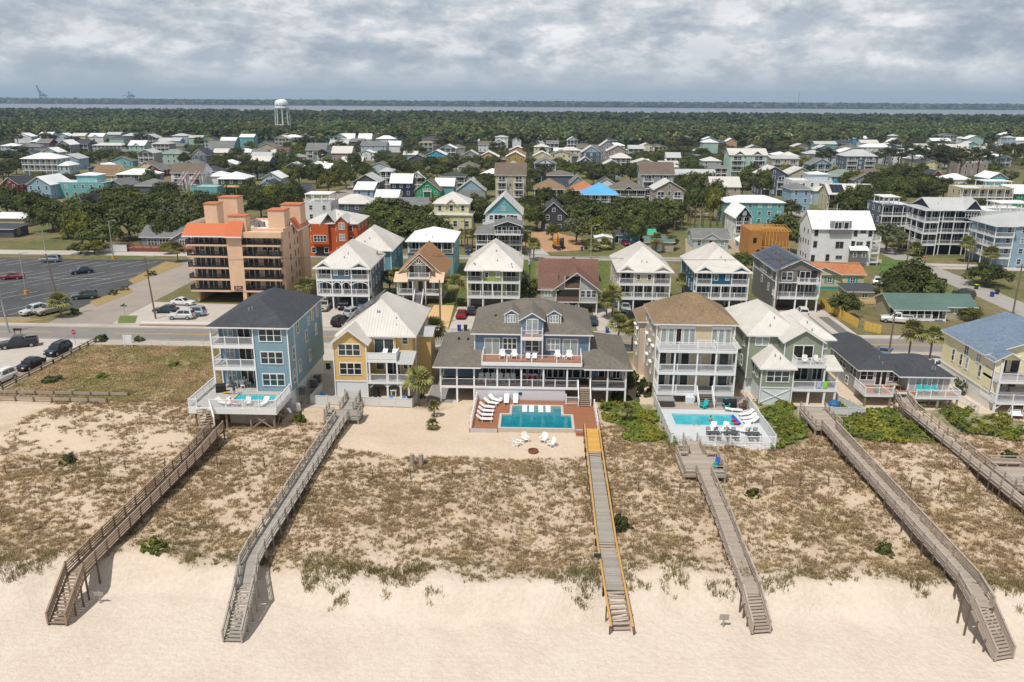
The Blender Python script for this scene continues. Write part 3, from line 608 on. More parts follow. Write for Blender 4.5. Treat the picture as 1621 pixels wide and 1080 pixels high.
class House:
 def __init__(s, name, label, X, Y, W, D, z=0., cat='house', rz=0., group=None):
  s.r = thing(name, label, cat, (X, Y, z), rz, group); s.W, s.D = W, D; s.walls = {}; s.trim = MB(); s.roofs = {}; s.rail = MB(); s.floor = {}
 def wall(s, x0, x1, y0, y1, z0, z1, m, skip=''):
  s.walls.setdefault(m.name, (MB(), m))[0].box(x0, x1, y0, y1, z0, z1, 0, skip)
 def corner(s, x0, x1, y0, y1, z0, z1, w=.14):       # white corner boards standing 2 cm proud
  for x in (x0, x1):
   for y in (y0, y1): s.trim.box(x-w/2-.02 if x == x0 else x-w/2, x+w/2 if x == x0 else x+w/2+.02, y-w/2-.02 if y == y0 else y-w/2, y+w/2 if y == y0 else y+w/2+.02, z0, z1)
 def band(s, x0, x1, y0, y1, z, h=.22, o=.035): s.trim.box(x0-o, x1+o, y0-o, y1+o, z, z+h)
 def win(s, face, u, z, w=1., h=1.5, n=1, plane=0., glass=None, frame=None, sash=True, name='window', label=None):
  g_ = glass or random.choice((GLASS, GLASS, GLASS, BLIND, GLASSD)); fr = frame or TRIM
  gm_, fm = cached(('win', round(w, 2), round(h, 2), n, g_.name, fr.name, sash), lambda: win_meshes(w, h, n, g_, fr, sash))
  loc = {'f': (u, plane, z), 'b': (u, plane, z), 'l': (plane, u, z), 'r': (plane, u, z)}[face]
  o = link(name, gm_, s.r, loc, FACE[face]); link('frame', fm, o)
  if label: o['label'] = label
  return o
 def door(s, face, u, z, w=1.8, h=2.1, n=2, plane=0., glass=None): return s.win(face, u, z, w, h, n, plane, glass or GLASSD, sash=False, name='glass_door')
 def roofpoly(s, pts, m, t=.20, ribs=0., tile=None):
  mb = s.roofs.setdefault(m.name, (MB(), m))[0]; mb.slab(pts, t, 0, 1)
  if ribs:
   P = [Vector(p) for p in pts]; nrm = (P[1]-P[0]).cross(P[2]-P[0]).normalized()
   if nrm.z < 0: nrm = -nrm
   hd = Vector((0, 0, 1)).cross(nrm)
   if hd.length < .05: return
   hd.normalize(); sd = nrm.cross(hd); ts = [(p-P[0]).dot(hd) for p in P]; x = min(ts)+ribs*.5
   while x < max(ts):
    hits = []
    for i in range(len(P)):
     a, b_ = ts[i], ts[(i+1) % len(P)]
     if (a-x)*(b_-x) < 0: hits.append(P[i].lerp(P[(i+1) % len(P)], (x-a)/(b_-a)))
    if len(hits) >= 2: mb.bar(hits[0]+nrm*.015, hits[1]+nrm*.015, .05, .05, 0, up=nrm)
    x += ribs
 def hip(s, x0, x1, y0, y1, z, rise, m, oh=.45, axis=None, ribs=0., fr=1.):
  x0, x1, y0, y1 = x0-oh, x1+oh, y0-oh, y1+oh; W_, D_ = x1-x0, y1-y0; axis = axis or ('x' if W_ >= D_ else 'y'); zt = z+rise
  A, B, C, D = (x0, y0, z), (x1, y0, z), (x1, y1, z), (x0, y1, z)
  if axis == 'x': k = min(D_/2*fr, W_/2); ym = (y0+y1)/2; P, Q = (x0+k, ym, zt), (x1-k, ym, zt); faces = [[A, B, Q, P], [C, D, P, Q], [B, C, Q], [D, A, P]]
  else: k = min(W_/2*fr, D_/2); xm = (x0+x1)/2; P, Q = (xm, y0+k, zt), (xm, y1-k, zt); faces = [[B, C, Q, P], [D, A, P, Q], [A, B, P], [C, D, Q]]
  for f in faces: s.roofpoly(f, m, .18, ribs)
  for _ in range(2): f_ = random.uniform(.3, .7); s.vent((x0+x1)/2+random.uniform(-.2, .2)*W_*(1 if axis == 'x' else .8*(1-f_)), y0+f_*k, z+rise*f_)
  s.trim.box(x0+.12, x1-.12, y0+.12, y1-.12, z-.195, z-.185)
 def gable(s, x0, x1, y0, y1, z, rise, m, axis='y', oh=.40, wm=None, ribs=0., front=True, back=True, ohg=None):
  ohg = oh if ohg is None else ohg
  if axis == 'y':
   xm = (x0+x1)/2; sl = rise/(xm-x0); ze = z-oh*sl; a, b_ = y0-ohg, y1+ohg
   s.roofpoly([(x0-oh, a, ze+.12), (xm, a, z+rise+.12), (xm, b_, z+rise+.12), (x0-oh, b_, ze+.12)][::-1], m, .16, ribs)
   s.roofpoly([(x1+oh, a, ze+.12), (xm, a, z+rise+.12), (xm, b_, z+rise+.12), (x1+oh, b_, ze+.12)], m, .16, ribs)
   if y1-y0 > 9:
    for _ in range(2): f_ = random.uniform(.3, .8); s.vent(xm+f_*(x1-xm)*(1 if s.r.location.x < 0 else -1), y0+random.uniform(.2, .7)*(y1-y0), z+rise*(1-f_)+.12)
   if wm:
    mb = s.walls.setdefault(wm.name, (MB(), wm))[0]
    for y, on in ((y0, front), (y1, back)):
     if on: mb.poly([(x0, y, z), (x1, y, z), (xm, y, z+rise)] if y == y0 else [(x1, y, z), (x0, y, z), (xm, y, z+rise)])
  else:
   ym = (y0+y1)/2; sl = rise/(ym-y0); ze = z-oh*sl; a, b_ = x0-ohg, x1+ohg
   s.roofpoly([(a, y0-oh, ze+.12), (b_, y0-oh, ze+.12), (b_, ym, z+rise+.12), (a, ym, z+rise+.12)], m, .16, ribs)
   s.roofpoly([(b_, y1+oh, ze+.12), (a, y1+oh, ze+.12), (a, ym, z+rise+.12), (b_, ym, z+rise+.12)], m, .16, ribs)
   if x1-x0 > 9:
    for _ in range(2): f_ = random.uniform(.3, .8); s.vent(x0+random.uniform(.15, .85)*(x1-x0), y0+f_*(ym-y0), z+rise*f_+.12)
   if wm:
    mb = s.walls.setdefault(wm.name, (MB(), wm))[0]
    mb.poly([(x0, y1, z), (x0, y0, z), (x0, ym, z+rise)]); mb.poly([(x1, y0, z), (x1, y1, z), (x1, ym, z+rise)])
 def vent(s, x, y, z):
  if s.r.location.y < 230: obj('roof_vent', MB().cyl((x, y, z-.1), (x, y, z+.38), .09, n=8), METAL, s.r)
 def flat(s, x0, x1, y0, y1, z, m, par=.35, wm=None):
  s.roofs.setdefault(m.name, (MB(), m))[0].box(x0+.1, x1-.1, y0+.1, y1-.1, z-.1, z+.06)
  w = wm or TRIM; mb = s.walls.setdefault(w.name, (MB(), w))[0]
  for b_ in ((x0-.02, x1+.02, y0-.02, y0+.16), (x0-.02, x1+.02, y1-.16, y1+.02), (x0-.02, x0+.16, y0+.16, y1-.16), (x1-.16, x1+.02, y0+.16, y1-.16)): mb.box(*b_, z-.02, z+par)
 def slab(s, x0, x1, y0, y1, z, t=.32, m=None, fascia=None):   # a porch floor: boards on a white rim
  m = m or GREYDECK; fa = fascia or TRIM; k = (m.name, fa.name); e = s.floor.setdefault(k, (MB(), [m, fa]))[0]
  e.box(x0+.05, x1-.05, y0+.05, y1-.05, z-.06, z, 0); e.box(x0, x1, y0, y1, z-t, z-.07, 1)
  for b_ in ((x0, x1, y0, y0+.05), (x0, x1, y1-.05, y1), (x0, x0+.05, y0+.05, y1-.05), (x1-.05, x1, y0+.05, y1-.05)): e.box(*b_, z-.07, z+.01, 1)
 def post(s, x, y, z0, z1, w=.17, m=None):
  m = m or TRIM
  o = link('post', cached(('post', m.name), lambda: MB().box(-.5, .5, -.5, .5, 0, 1).mesh('post', m)), s.r, (x, y, z0)); o.scale = (w, w, z1-z0); return o
 def posts(s, xs, y, z0, z1, w=.17, m=None):
  for x in xs: s.post(x, y, z0, z1, w, m)
 def railing(s, pts, h=1.0, m=None, style='p', name='railing', sp=1.7, gap=.13, endposts=True):
  o = obj(name, rail_mb(pts, h, style, sp, gap, endposts), m or TRIM, s.r); return o
 def stair(s, p, q, w, m=None, n=None, rail=True, rm=None, name='stairs', kick=False):
  o = obj(name, stair_mb(p, q, w, n), m or GREYDECK, s.r)
  if rail:
   d = Vector(q)-Vector(p); d.z = 0; sd = Vector((-d.y, d.x, 0)).normalized()*(w/2)
   for k in (-1, 1): obj('stair_rail', rail_mb([tuple(Vector(p)+sd*k), tuple(Vector(q)+sd*k)], .95, 'p', 2.2, .16), rm or TRIM, o)
  return o
 def done(s):
  for k, (mb, m) in s.walls.items():
   if mb.f: obj('wall', mb, m, s.r)
  for k, (mb, m) in s.roofs.items(): obj('roof', mb, [m, TRIM], s.r)
  for k, (mb, ms) in s.floor.items(): obj('porch_floor', mb, ms, s.r)
  if s.trim.f: obj('trim', s.trim, TRIM, s.r)
  return s.r
def rail_mb(pts, h=1., style='p', sp=1.7, gap=.13, endposts=True, pw=.13):
 mb = MB(); pts = [Vector(p) for p in pts]; U_ = Vector((0, 0, 1))
 for i in range(len(pts)-1):
  a, b_ = pts[i], pts[i+1]; Ln = (b_-a).length; d = (b_-a)/Ln
  n = max(1, round(Ln/sp))
  for j in range(n+1):
   if j == 0 and i > 0: continue
   if not endposts and ((i == 0 and j == 0) or (i == len(pts)-2 and j == n)): continue
   p = a+d*(Ln*j/n); mb.box(p.x-pw/2, p.x+pw/2, p.y-pw/2, p.y+pw/2, p.z+.0, p.z+h+.10)
  if style == 'p':
   mb.bar(a+U_*h, b_+U_*h, .10, .07); mb.bar(a+U_*.10, b_+U_*.10, .06, .06)
   k = int(Ln/gap)
   for j in range(1, k): p = a+d*(Ln*j/k); mb.bar(p+U_*.12, p+U_*(h-.02), .030, .030, up=(1, 0, 0))
  elif style == 'b':                       # horizontal boards
   for z in (.22, .46, .70, .94): mb.bar(a+U_*(z*h), b_+U_*(z*h), .04, .13)
   mb.bar(a+U_*(h+.02), b_+U_*(h+.02), .15, .04)
  elif style == 'b2':
   for z in (.32, .64): mb.bar(a+U_*(z*h), b_+U_*(z*h), .04, .10)
   mb.bar(a+U_*h, b_+U_*h, .14, .05)
  elif style == 'w':                       # solid boarded fence panel
   mb.bar(a+U_*(h*.52), b_+U_*(h*.52), .05, h*.92); mb.bar(a+U_*h, b_+U_*h, .10, .07)
  elif style == 'c':                       # thin cables
   mb.bar(a+U_*h, b_+U_*h, .06, .05)
   for z in (.2, .4, .6, .8): mb.bar(a+U_*(z*h), b_+U_*(z*h), .012, .012)
 return mb
def stair_mb(p, q, w, n=None):
 mb = MB(); p, q = Vector(p), Vector(q); n = n or max(2, round(abs(p.z-q.z)/.19)); d = Vector((q.x-p.x, q.y-p.y, 0)); run = d.length; d /= run; s_ = Vector((-d.y, d.x, 0))
 for i in range(n):
  c = p+d*(run*(i+.5)/n); c.z = p.z+(q.z-p.z)*(i+.6)/n
  mb.bar(c-s_*(w/2), c+s_*(w/2), .27, .05)
 for k in (-1, 1): mb.bar(p+s_*(k*w/2)-Vector((0, 0, .22)), q+s_*(k*w/2)-Vector((0, 0, .12)), .05, .26)
 return mb

# ---------------------------------------------------------------- furniture
def adirondack(name, label, group, m, cushion=None):
 t = thing(name, label, 'chair', (0, 0, 0), 0, group)
 s_ = MB()
 for i in range(5): a = i/5; s_.box(-.27, .27, -.30+.11*i, -.21+.11*i, .36-.028*i, .385-.028*i)
 obj('seat', s_, m, t)
 b_ = MB()
 for i in range(5):
  x = -.24+.12*i; hh = .98+.05*(2-abs(i-2)); b_.bar((x*.8, .17, .26), (x*1.15, .17+.30, hh), .105, .022, up=(0, -1, .3))
 obj('backrest', b_, m, t)
 for k in (-1, 1):
  obj('armrest', MB().box(k*.33-.07, k*.33+.07, -.36, .30, .56, .585), m, t)
  obj('leg', MB().box(k*.30-.025, k*.30+.025, -.33, -.22, 0, .56), m, t); obj('leg', MB().bar((k*.28, -.22, .33), (k*.28, .42, .03), .03, .12).box(k*.30-.02, k*.30+.02, .2, .27, .0, .56), m, t)
 if cushion: obj('cushion', MB().box(-.24, .24, -.25, .2, .40, .48).bar((0, .2, .44), (0, .38, .85), .46, .08, up=(0, -1, .3)), cushion, t)
 return t
def chaise(name, label, group, m, back=.95, flat=False):
 t = thing(name, label, 'lounger', (0, 0, 0), 0, group); s_ = MB()
 s_.box(-.33, .33, -.98, .42, .30, .37)
 obj('seat', s_, m, t)
 a = rad(8 if flat else 38); obj('backrest', MB().bar((0, .42, .34), (0, .42+.80*cos(a), .34+.80*sin(a)), .66, .07), m, t)
 for x in (-.27, .27):
  for y in (-.82, .30): obj('leg', MB().box(x-.03, x+.03, y-.04, y+.04, 0, .30), m, t)
 return t
def dchair(name, label, group, m):
 t = thing(name, label, 'chair', (0, 0, 0), 0, group); obj('seat', MB().box(-.24, .24, -.24, .24, .43, .48), m, t)
 b_ = MB()
 for z in (.62, .78, .94): b_.box(-.24, .24, .21, .24, z, z+.09)
 b_.box(-.26, -.22, .2, .25, .48, 1.04); b_.box(.22, .26, .2, .25, .48, 1.04); obj('backrest', b_, m, t)
 for x in (-.21, .21):
  for y in (-.21, .21): obj('leg', MB().box(x-.022, x+.022, y-.022, y+.022, 0, .43), m, t)
 return t
def table(name, label, x, y, z, w, d, m, h=.74, round_=False, group=None):
 t = thing(name, label, 'table', (x, y, z), 0, group)
 obj('tabletop', MB().lathe([(0, h), (w/2, h), (w/2, h-.05), (0, h-.05)], n=20) if round_ else MB().box(-w/2, w/2, -d/2, d/2, h-.05, h), m, t)
 for i in (-1, 1):
  for j in (-1, 1): obj('leg', MB().box(i*w*.32-.04, i*w*.32+.04, j*d*.32-.04, j*d*.32+.04, 0, h-.05), m, t)
 return t
def bin_(x, y, label, body, lid, z=0., rz=0.):
 t = thing('wheelie_bin', label, 'bin', (x, y, z), rz)
 mb = MB(); lo = [(-.24, -.27, .06), (.24, -.27, .06), (.24, .27, .06), (-.24, .27, .06)]; hi = [(-.31, -.36, .98), (.31, -.36, .98), (.31, .36, .98), (-.31, .36, .98)]
 for i in range(4): j = (i+1) % 4; mb.poly([lo[i], lo[j], hi[j], hi[i]])
 mb.poly(lo[::-1]); mb.poly(hi); obj('body', mb, body, t)
 obj('lid', MB().prism([(-.40, .99), (-.40, 1.03), (0, 1.09), (.40, 1.03), (.40, .99)], -.34, .34).box(-.3, .3, .38, .44, 1.0, 1.06), lid, t)
 for k in (-1, 1): obj('wheel', MB().cyl((k*.27, .30, .11), (k*.33, .30, .11), .11, n=10), BLACK, t)
 return t
# ---------------------------------------------------------------- vehicles (nose towards -y)
TYRE = mat('tyre rubber', (.016, .016, .017), .85); RIM = mat('wheel alloy', (.42, .43, .44), .35, metal=.7); LAMP = mat('head lamp glass', (.62, .64, .66), .1, spec=.8); TAIL = mat('tail lamp red', (.35, .012, .012), .2); CARGL = mat('car glass', (.02, .026, .03), .05, .2, spec=.9)
def paint(n, rgb, metal=.25): return mat('car paint '+n, rgb, .22, .02, metal=metal, spec=.6)
def car(kind, label, x, y, rz, pm, z=.05, group=None):
 Ln, Wd, Ht, belt, hood = dict(sedan=(4.7, 1.82, 1.45, .93, .86), suv=(4.75, 1.90, 1.74, 1.08, 1.02), pickup=(5.6, 1.98, 1.88, 1.18, 1.12))[kind]
 t = thing(dict(sedan='sedan_car', suv='suv_car', pickup='pickup_truck')[kind], label, dict(sedan='car', suv='car', pickup='pickup truck')[kind], (x, y, z), rz, group)
 h = Ln/2; w = Wd/2; gc = .24 if kind == 'sedan' else .32
 st = [(-h, gc+.14, hood-.26, w*.80), (-h+.18, gc, hood-.10, w*.95), (-h+.9, gc, hood-.02, w), (-h+1.35, gc, hood+.02, w), (-h+1.5, gc, belt, w), (h-1.0, gc, belt+.02, w), (h-.25, gc, belt+(.0 if kind != 'sedan' else -.03), w*.97), (h, gc+.16, belt-.18, w*.86)]
 mb = MB(); ring = []
 for (yy, zb, zt, ww) in st:
  P = [(-ww*.92, zb), (ww*.92, zb), (ww, zb+.16), (ww, zt-.14), (ww*.90, zt), (-ww*.90, zt), (-ww, zt-.14), (-ww, zb+.16)]
  ring.append([len(mb.v)+i for i in range(8)]); mb.v += [(p[0], yy, p[1]) for p in P]
 for a in range(len(ring)-1):
  for i in range(8): j = (i+1) % 8; mb.f.append((ring[a][i], ring[a][j], ring[a+1][j], ring[a+1][i])); mb.m.append(0)
 mb.f.append(tuple(ring[0][::-1])); mb.m.append(0); mb.f.append(tuple(ring[-1])); mb.m.append(0)
 y0, y1, t0, t1 = dict(sedan=(-h+1.35, h-.55, -h+2.15, h-1.35), suv=(-h+1.3, h-.10, -h+2.0, h-.45), pickup=(-h+1.45, h-1.95, -h+2.2, h-2.15))[kind]
 bw, tw = w*.90, w*.70
 lo = [(-bw, y0, belt-.02), (bw, y0, belt-.02), (bw, y1, belt-.02), (-bw, y1, belt-.02)]; hi = [(-tw, t0, Ht), (tw, t0, Ht), (tw, t1, Ht), (-tw, t1, Ht)]
 for i in range(4): j = (i+1) % 4; mb.poly([lo[i], lo[j], hi[j], hi[i]])
 mb.poly([(hi[0][0]*1, t0, Ht), (hi[1][0], t0, Ht), (tw*.97, (t0+t1)/2, Ht+.05), (-tw*.97, (t0+t1)/2, Ht+.05)]); mb.poly([(-tw*.97, (t0+t1)/2, Ht+.05), (tw*.97, (t0+t1)/2, Ht+.05), hi[2], hi[3]])
 if kind == 'pickup':
  for x0_, x1_ in ((-w+.02, -w+.16), (w-.16, w-.02)): mb.box(x0_, x1_, y1+.05, h-.06, belt, belt+.22)
  mb.box(-w+.16, w-.16, h-.16, h-.04, belt, belt+.22)
 if kind == 'suv':
  for k in (-1, 1): mb.box(k*tw*.86-.025, k*tw*.86+.025, t0+.3, t1-.2, Ht+.05, Ht+.09)
 obj('body', mb, pm, t)
 if kind == 'pickup': obj('bed', MB().box(-w+.17, w-.17, y1+.06, h-.17, belt+.015, belt+.05), BLACK, t)
 def quad(name, A, B, C, D, i0, i1, j0, j1, off):
  A, B, C, D = map(Vector, (A, B, C, D)); f = lambda u, v: A.lerp(B, u).lerp(D.lerp(C, u), v)
  P = [f(i0, j0), f(i1, j0), f(i1, j1), f(i0, j1)]; n_ = (P[1]-P[0]).cross(P[3]-P[0]).normalized()*off
  obj(name, MB().poly([p+n_ for p in P]), CARGL, t)
 quad('windscreen', lo[0], lo[1], hi[1], hi[0], .05, .95, .10, .94, .012); quad('rear_window', lo[2], lo[3], hi[3], hi[2], .07, .93, .22, .90, .012)
 for u0, u1 in ((.13, .50), (.53, .88)):
  quad('side_window', lo[1], lo[2], hi[2], hi[1], u0, u1, .16, .90, .012); quad('side_window', lo[3], lo[0], hi[0], hi[3], 1-u1, 1-u0, .16, .90, .012)
 for k in (-1, 1):
  obj('headlight', MB().box(k*w*.66-.20, k*w*.66+.20, -h-.01, -h+.20, hood-.32, hood-.16), LAMP, t); obj('taillight', MB().box(k*w*.74-.12, k*w*.74+.12, h-.14, h+.015, belt-.30, belt-.08), TAIL, t)
  obj('wing_mirror', MB().box(k*w*1.0, k*(w*1.0+.16), y0+.42, y0+.55, belt+.02, belt+.18) if k > 0 else MB().box(-w-.16, -w, y0+.42, y0+.55, belt+.02, belt+.18), pm, t)
  for yy in (-h+.92, h-.98):
   r = .33 if kind == 'sedan' else .38
   wl = obj('wheel', MB().cyl((k*(w-.20), yy, r-.03), (k*(w+.015), yy, r-.03), r, n=16), TYRE, t); obj('rim', MB().cyl((k*(w+.01), yy, r-.03), (k*(w+.03), yy, r-.03), r*.62, n=10), RIM, wl)
 obj('bumper', MB().box(-w*.78, w*.78, -h-.03, -h+.2, gc+.06, gc+.30), BLACK if kind == 'pickup' else pm, t); obj('bumper', MB().box(-w*.80, w*.80, h-.2, h+.03, gc+.10, gc+.32), BLACK if kind == 'pickup' else pm, t)
 obj('grille', MB().box(-w*.42, w*.42, -h-.015, -h+.14, hood-.38, hood-.18), BLACK, t)
 return t
# ---------------------------------------------------------------- people
SKIN = mat('skin', (.46, .27, .19), .6, .03); HAIRD = mat('dark hair', (.02, .014, .01), .6)
def person(label, x, y, z, rz, cloth, legs, pose='stand', group=None, hair=None, cut=None):
 t = thing('person', label, 'person', (x, y, z), rz, group)
 if pose == 'stand': J = dict(pel=(0, 0, .95), ch=(0, -.01, 1.30), nk=(0, 0, 1.50), hd=(0, -.02, 1.66), sl=(-.19, 0, 1.43), el=(-.27, .03, 1.15), wl=(-.25, -.14, .95), sr=(.19, 0, 1.43), er=(.28, .02, 1.15), wr=(.24, -.18, .98), hl=(-.10, 0, .90), kl=(-.11, -.02, .50), fl=(-.12, .03, .08), tl=(-.13, -.14, .04), hr=(.10, 0, .90), kr=(.12, -.06, .50), fr=(.13, .06, .08), tr=(.14, -.11, .04))
 elif pose == 'bend': J = dict(pel=(0, 0, .92), ch=(0, -.16, 1.22), nk=(0, -.28, 1.38), hd=(0, -.38, 1.50), sl=(-.19, -.20, 1.32), el=(-.24, -.36, 1.10), wl=(-.16, -.56, 1.0), sr=(.19, -.20, 1.32), er=(.24, -.36, 1.10), wr=(.16, -.58, .98), hl=(-.10, 0, .88), kl=(-.11, -.02, .48), fl=(-.12, .05, .08), tl=(-.13, -.12, .04), hr=(.10, 0, .88), kr=(.11, -.04, .48), fr=(.12, .04, .08), tr=(.13, -.13, .04))
 elif pose == 'sit': J = dict(pel=(0, .05, .52), ch=(0, .12, .88), nk=(0, .13, 1.06), hd=(0, .10, 1.22), sl=(-.18, .12, 1.0), el=(-.26, .02, .76), wl=(-.22, -.20, .70), sr=(.18, .12, 1.0), er=(.26, .02, .76), wr=(.22, -.20, .70), hl=(-.10, 0, .50), kl=(-.13, -.42, .52), fl=(-.13, -.46, .08), tl=(-.13, -.62, .05), hr=(.10, 0, .50), kr=(.13, -.42, .52), fr=(.14, -.44, .08), tr=(.14, -.60, .05))
 else: J = dict(pel=(0, -.1, .44), ch=(0, .28, .56), nk=(0, .46, .70), hd=(0, .60, .78), sl=(-.19, .40, .63), el=(-.30, .20, .50), wl=(-.24, -.02, .47), sr=(.19, .40, .63), er=(.30, .20, .50), wr=(.24, -.02, .47), hl=(-.10, -.16, .44), kl=(-.12, -.56, .50), fl=(-.12, -.96, .42), tl=(-.13, -1.03, .55), hr=(.10, -.16, .44), kr=(.12, -.58, .46), fr=(.13, -.98, .42), tr=(.14, -1.05, .55))
 R_ = dict(pel=.135, ch=.145, nk=.055, hd=.098, sl=.065, el=.045, wl=.035, sr=.065, er=.045, wr=.035, hl=.09, kl=.062, fl=.045, tl=.04, hr=.09, kr=.062, fr=.045, tr=.04)
 E = [('pel', 'ch'), ('ch', 'nk'), ('nk', 'hd'), ('ch', 'sl'), ('sl', 'el'), ('el', 'wl'), ('ch', 'sr'), ('sr', 'er'), ('er', 'wr'), ('pel', 'hl'), ('hl', 'kl'), ('kl', 'fl'), ('fl', 'tl'), ('pel', 'hr'), ('hr', 'kr'), ('kr', 'fr'), ('fr', 'tr')]
 ks = list(J); extra = {}
 for s_ in 'lr':                      # fingers and a thumb, grown out of the wrist
  wv_ = Vector(J['w'+s_]); dv = (wv_-Vector(J['e'+s_])).normalized(); sd = dv.cross(Vector((0, 0, 1))); sd = sd.normalized() if sd.length > .1 else Vector((1, 0, 0))
  pm_ = 'p'+s_; J[pm_] = tuple(wv_+dv*.07); R_[pm_] = .032; E.append(('w'+s_, pm_))
  for i, (o_, ln) in enumerate(((-.030, .07), (-.010, .085), (.010, .08), (.030, .062))):
   k1 = f'f{s_}{i}'; J[k1] = tuple(wv_+dv*(.07+ln)+sd*o_*1.3+Vector((0, 0, -.012))); R_[k1] = .009; E.append((pm_, k1))
  J['th'+s_] = tuple(wv_+dv*.09+sd*.055); R_['th'+s_] = .010; E.append((pm_, 'th'+s_))
 ks = list(J); me = bpy.data.meshes.new('body'); me.from_pydata([J[k] for k in ks], [(ks.index(a), ks.index(b_)) for a, b_ in E], []); o = link('body', me, t); me.materials.append(SKIN)
 sk = o.modifiers.new('skin', 'SKIN'); sk.use_smooth_shade = True; lay = me.skin_vertices[0].data if me.skin_vertices else None
 if lay is None:
  bpy.context.view_layer.objects.active = o
 for i, k in enumerate(ks): me.skin_vertices[0].data[i].radius = (R_[k], R_[k])
 me.skin_vertices[0].data[0].use_root = True
 sb = o.modifiers.new('subdivision', 'SUBSURF'); sb.levels = sb.render_levels = 1
 def tube(name, chain, m, gr):
  mb = MB()
  for ch in chain:
   for a, b_ in zip(ch[:-1], ch[1:]): mb.cyl(J[a], J[b_], R_[a]+gr, R_[b_]+gr, 10)
  obj(name, mb, m, t)
 if cloth: 
  mb = MB(); c = Vector(J['ch']); p = Vector(J['pel']); n_ = Vector(J['nk'])
  mb.cyl(p, p.lerp(c, .6), .165, .165, 12); mb.cyl(p.lerp(c, .6), c.lerp(n_, .4), .165, .15, 12); mb.cyl(c.lerp(n_, .4), c.lerp(n_, .85), .15, .07, 12)
  for s_ in 'lr': mb.cyl(J['s'+s_], Vector(J['s'+s_]).lerp(Vector(J['e'+s_]), .7), .085, .065, 10); mb.cyl(c.lerp(n_, .5), J['s'+s_], .10, .085, 10)
  obj('shirt', mb, cloth, t)
 if legs:
  mb = MB(); p = Vector(J['pel'])
  for s_ in 'lr': mb.cyl(p+Vector((0, 0, .04)), J['h'+s_], .15, .115, 10); mb.cyl(J['h'+s_], Vector(J['h'+s_]).lerp(Vector(J['k'+s_]), .85), .115, .09, 10)
  obj('shorts', mb, legs, t)
 hd = Vector(J['hd']); fd = Vector((0, -1, 0))
 obj('hair', MB().lathe([(.0, .135), (.06, .122), (.102, .07), (.112, .02), (.10, -.03)], (hd.x, hd.y+.018, hd.z), 12), hair or HAIRD, t)
 fc = MB()
 for k in (-1, 1): fc.box(hd.x+k*.036-.012, hd.x+k*.036+.012, hd.y-.112, hd.y-.09, hd.z+.0, hd.z+.014)
 obj('eyes', fc, BLACK, t); obj('nose', MB().prism([(hd.y-.12, hd.z-.035), (hd.y-.085, hd.z-.035), (hd.y-.085, hd.z+.01)], hd.x-.012, hd.x+.012), SKIN, t)
 obj('mouth', MB().box(hd.x-.022, hd.x+.022, hd.y-.106, hd.y-.09, hd.z-.062, hd.z-.052), mat('lips', (.30, .10, .09), .6), t)
 return t
# ---------------------------------------------------------------- swimming pools
def watermat(name, rgb, rough=.06):
 m = mat(name, rgb, rough, .22, 1.4, spec=.6, var2=.08, scale2=.4); t_ = m.node_tree; b_ = t_.nodes['Principled BSDF']
 bp_ = node(t_, 'ShaderNodeBump'); bp_.inputs['Strength'].default_value = .22; bp_.inputs['Distance'].default_value = .08
 g_ = node(t_, 'ShaderNodeNewGeometry'); n_ = node(t_, 'ShaderNodeTexNoise', i_Scale=2.6, i_Detail=3.); t_.links.new(g_.outputs['Position'], n_.inputs['Vector']); t_.links.new(n_.outputs['Fac'], bp_.inputs['Height']); t_.links.new(bp_.outputs[0], b_.inputs['Normal']); return m
TEAL = watermat('deep teal pool water', (.008, .20, .26)); TURQ = watermat('turquoise pool water', (.045, .42, .50)); PALE = watermat('shallow ledge water', (.085, .245, .265))
STONE = mat('pale coping stone', (.50, .45, .385), .8, .12, 3.); PLASTER = mat('pool plaster', (.35, .55, .6), .6)
def rectdeck(mb, x0, x1, y0, y1, z, t, hole=None):
 if not hole: mb.box(x0, x1, y0, y1, z-t, z); return
 a, b_, c, d = hole
 mb.box(x0, a, y0, y1, z-t, z); mb.box(b_, x1, y0, y1, z-t, z); mb.box(a, b_, y0, c, z-t, z); mb.box(a, b_, d, y1, z-t, z)
def plankdeck(mb, x0, x1, y0, y1, z, w=.145, axis='x', hole=None):
 n = int((y1-y0)/w) if axis == 'x' else int((x1-x0)/w)
 for i in range(n):
  if axis == 'x':
   a, b_ = y0+i*w, y0+(i+1)*w-.006; segs = [(x0, x1)]
   if hole and a < hole[3] and b_ > hole[2]: segs = [(x0, hole[0]), (hole[1], x1)]
   for s0, s1 in segs: mb.box(s0, s1, a, b_, z-.05, z)
  else: mb.box(x0+i*w, x0+(i+1)*w-.006, y0, y1, z-.05, z)
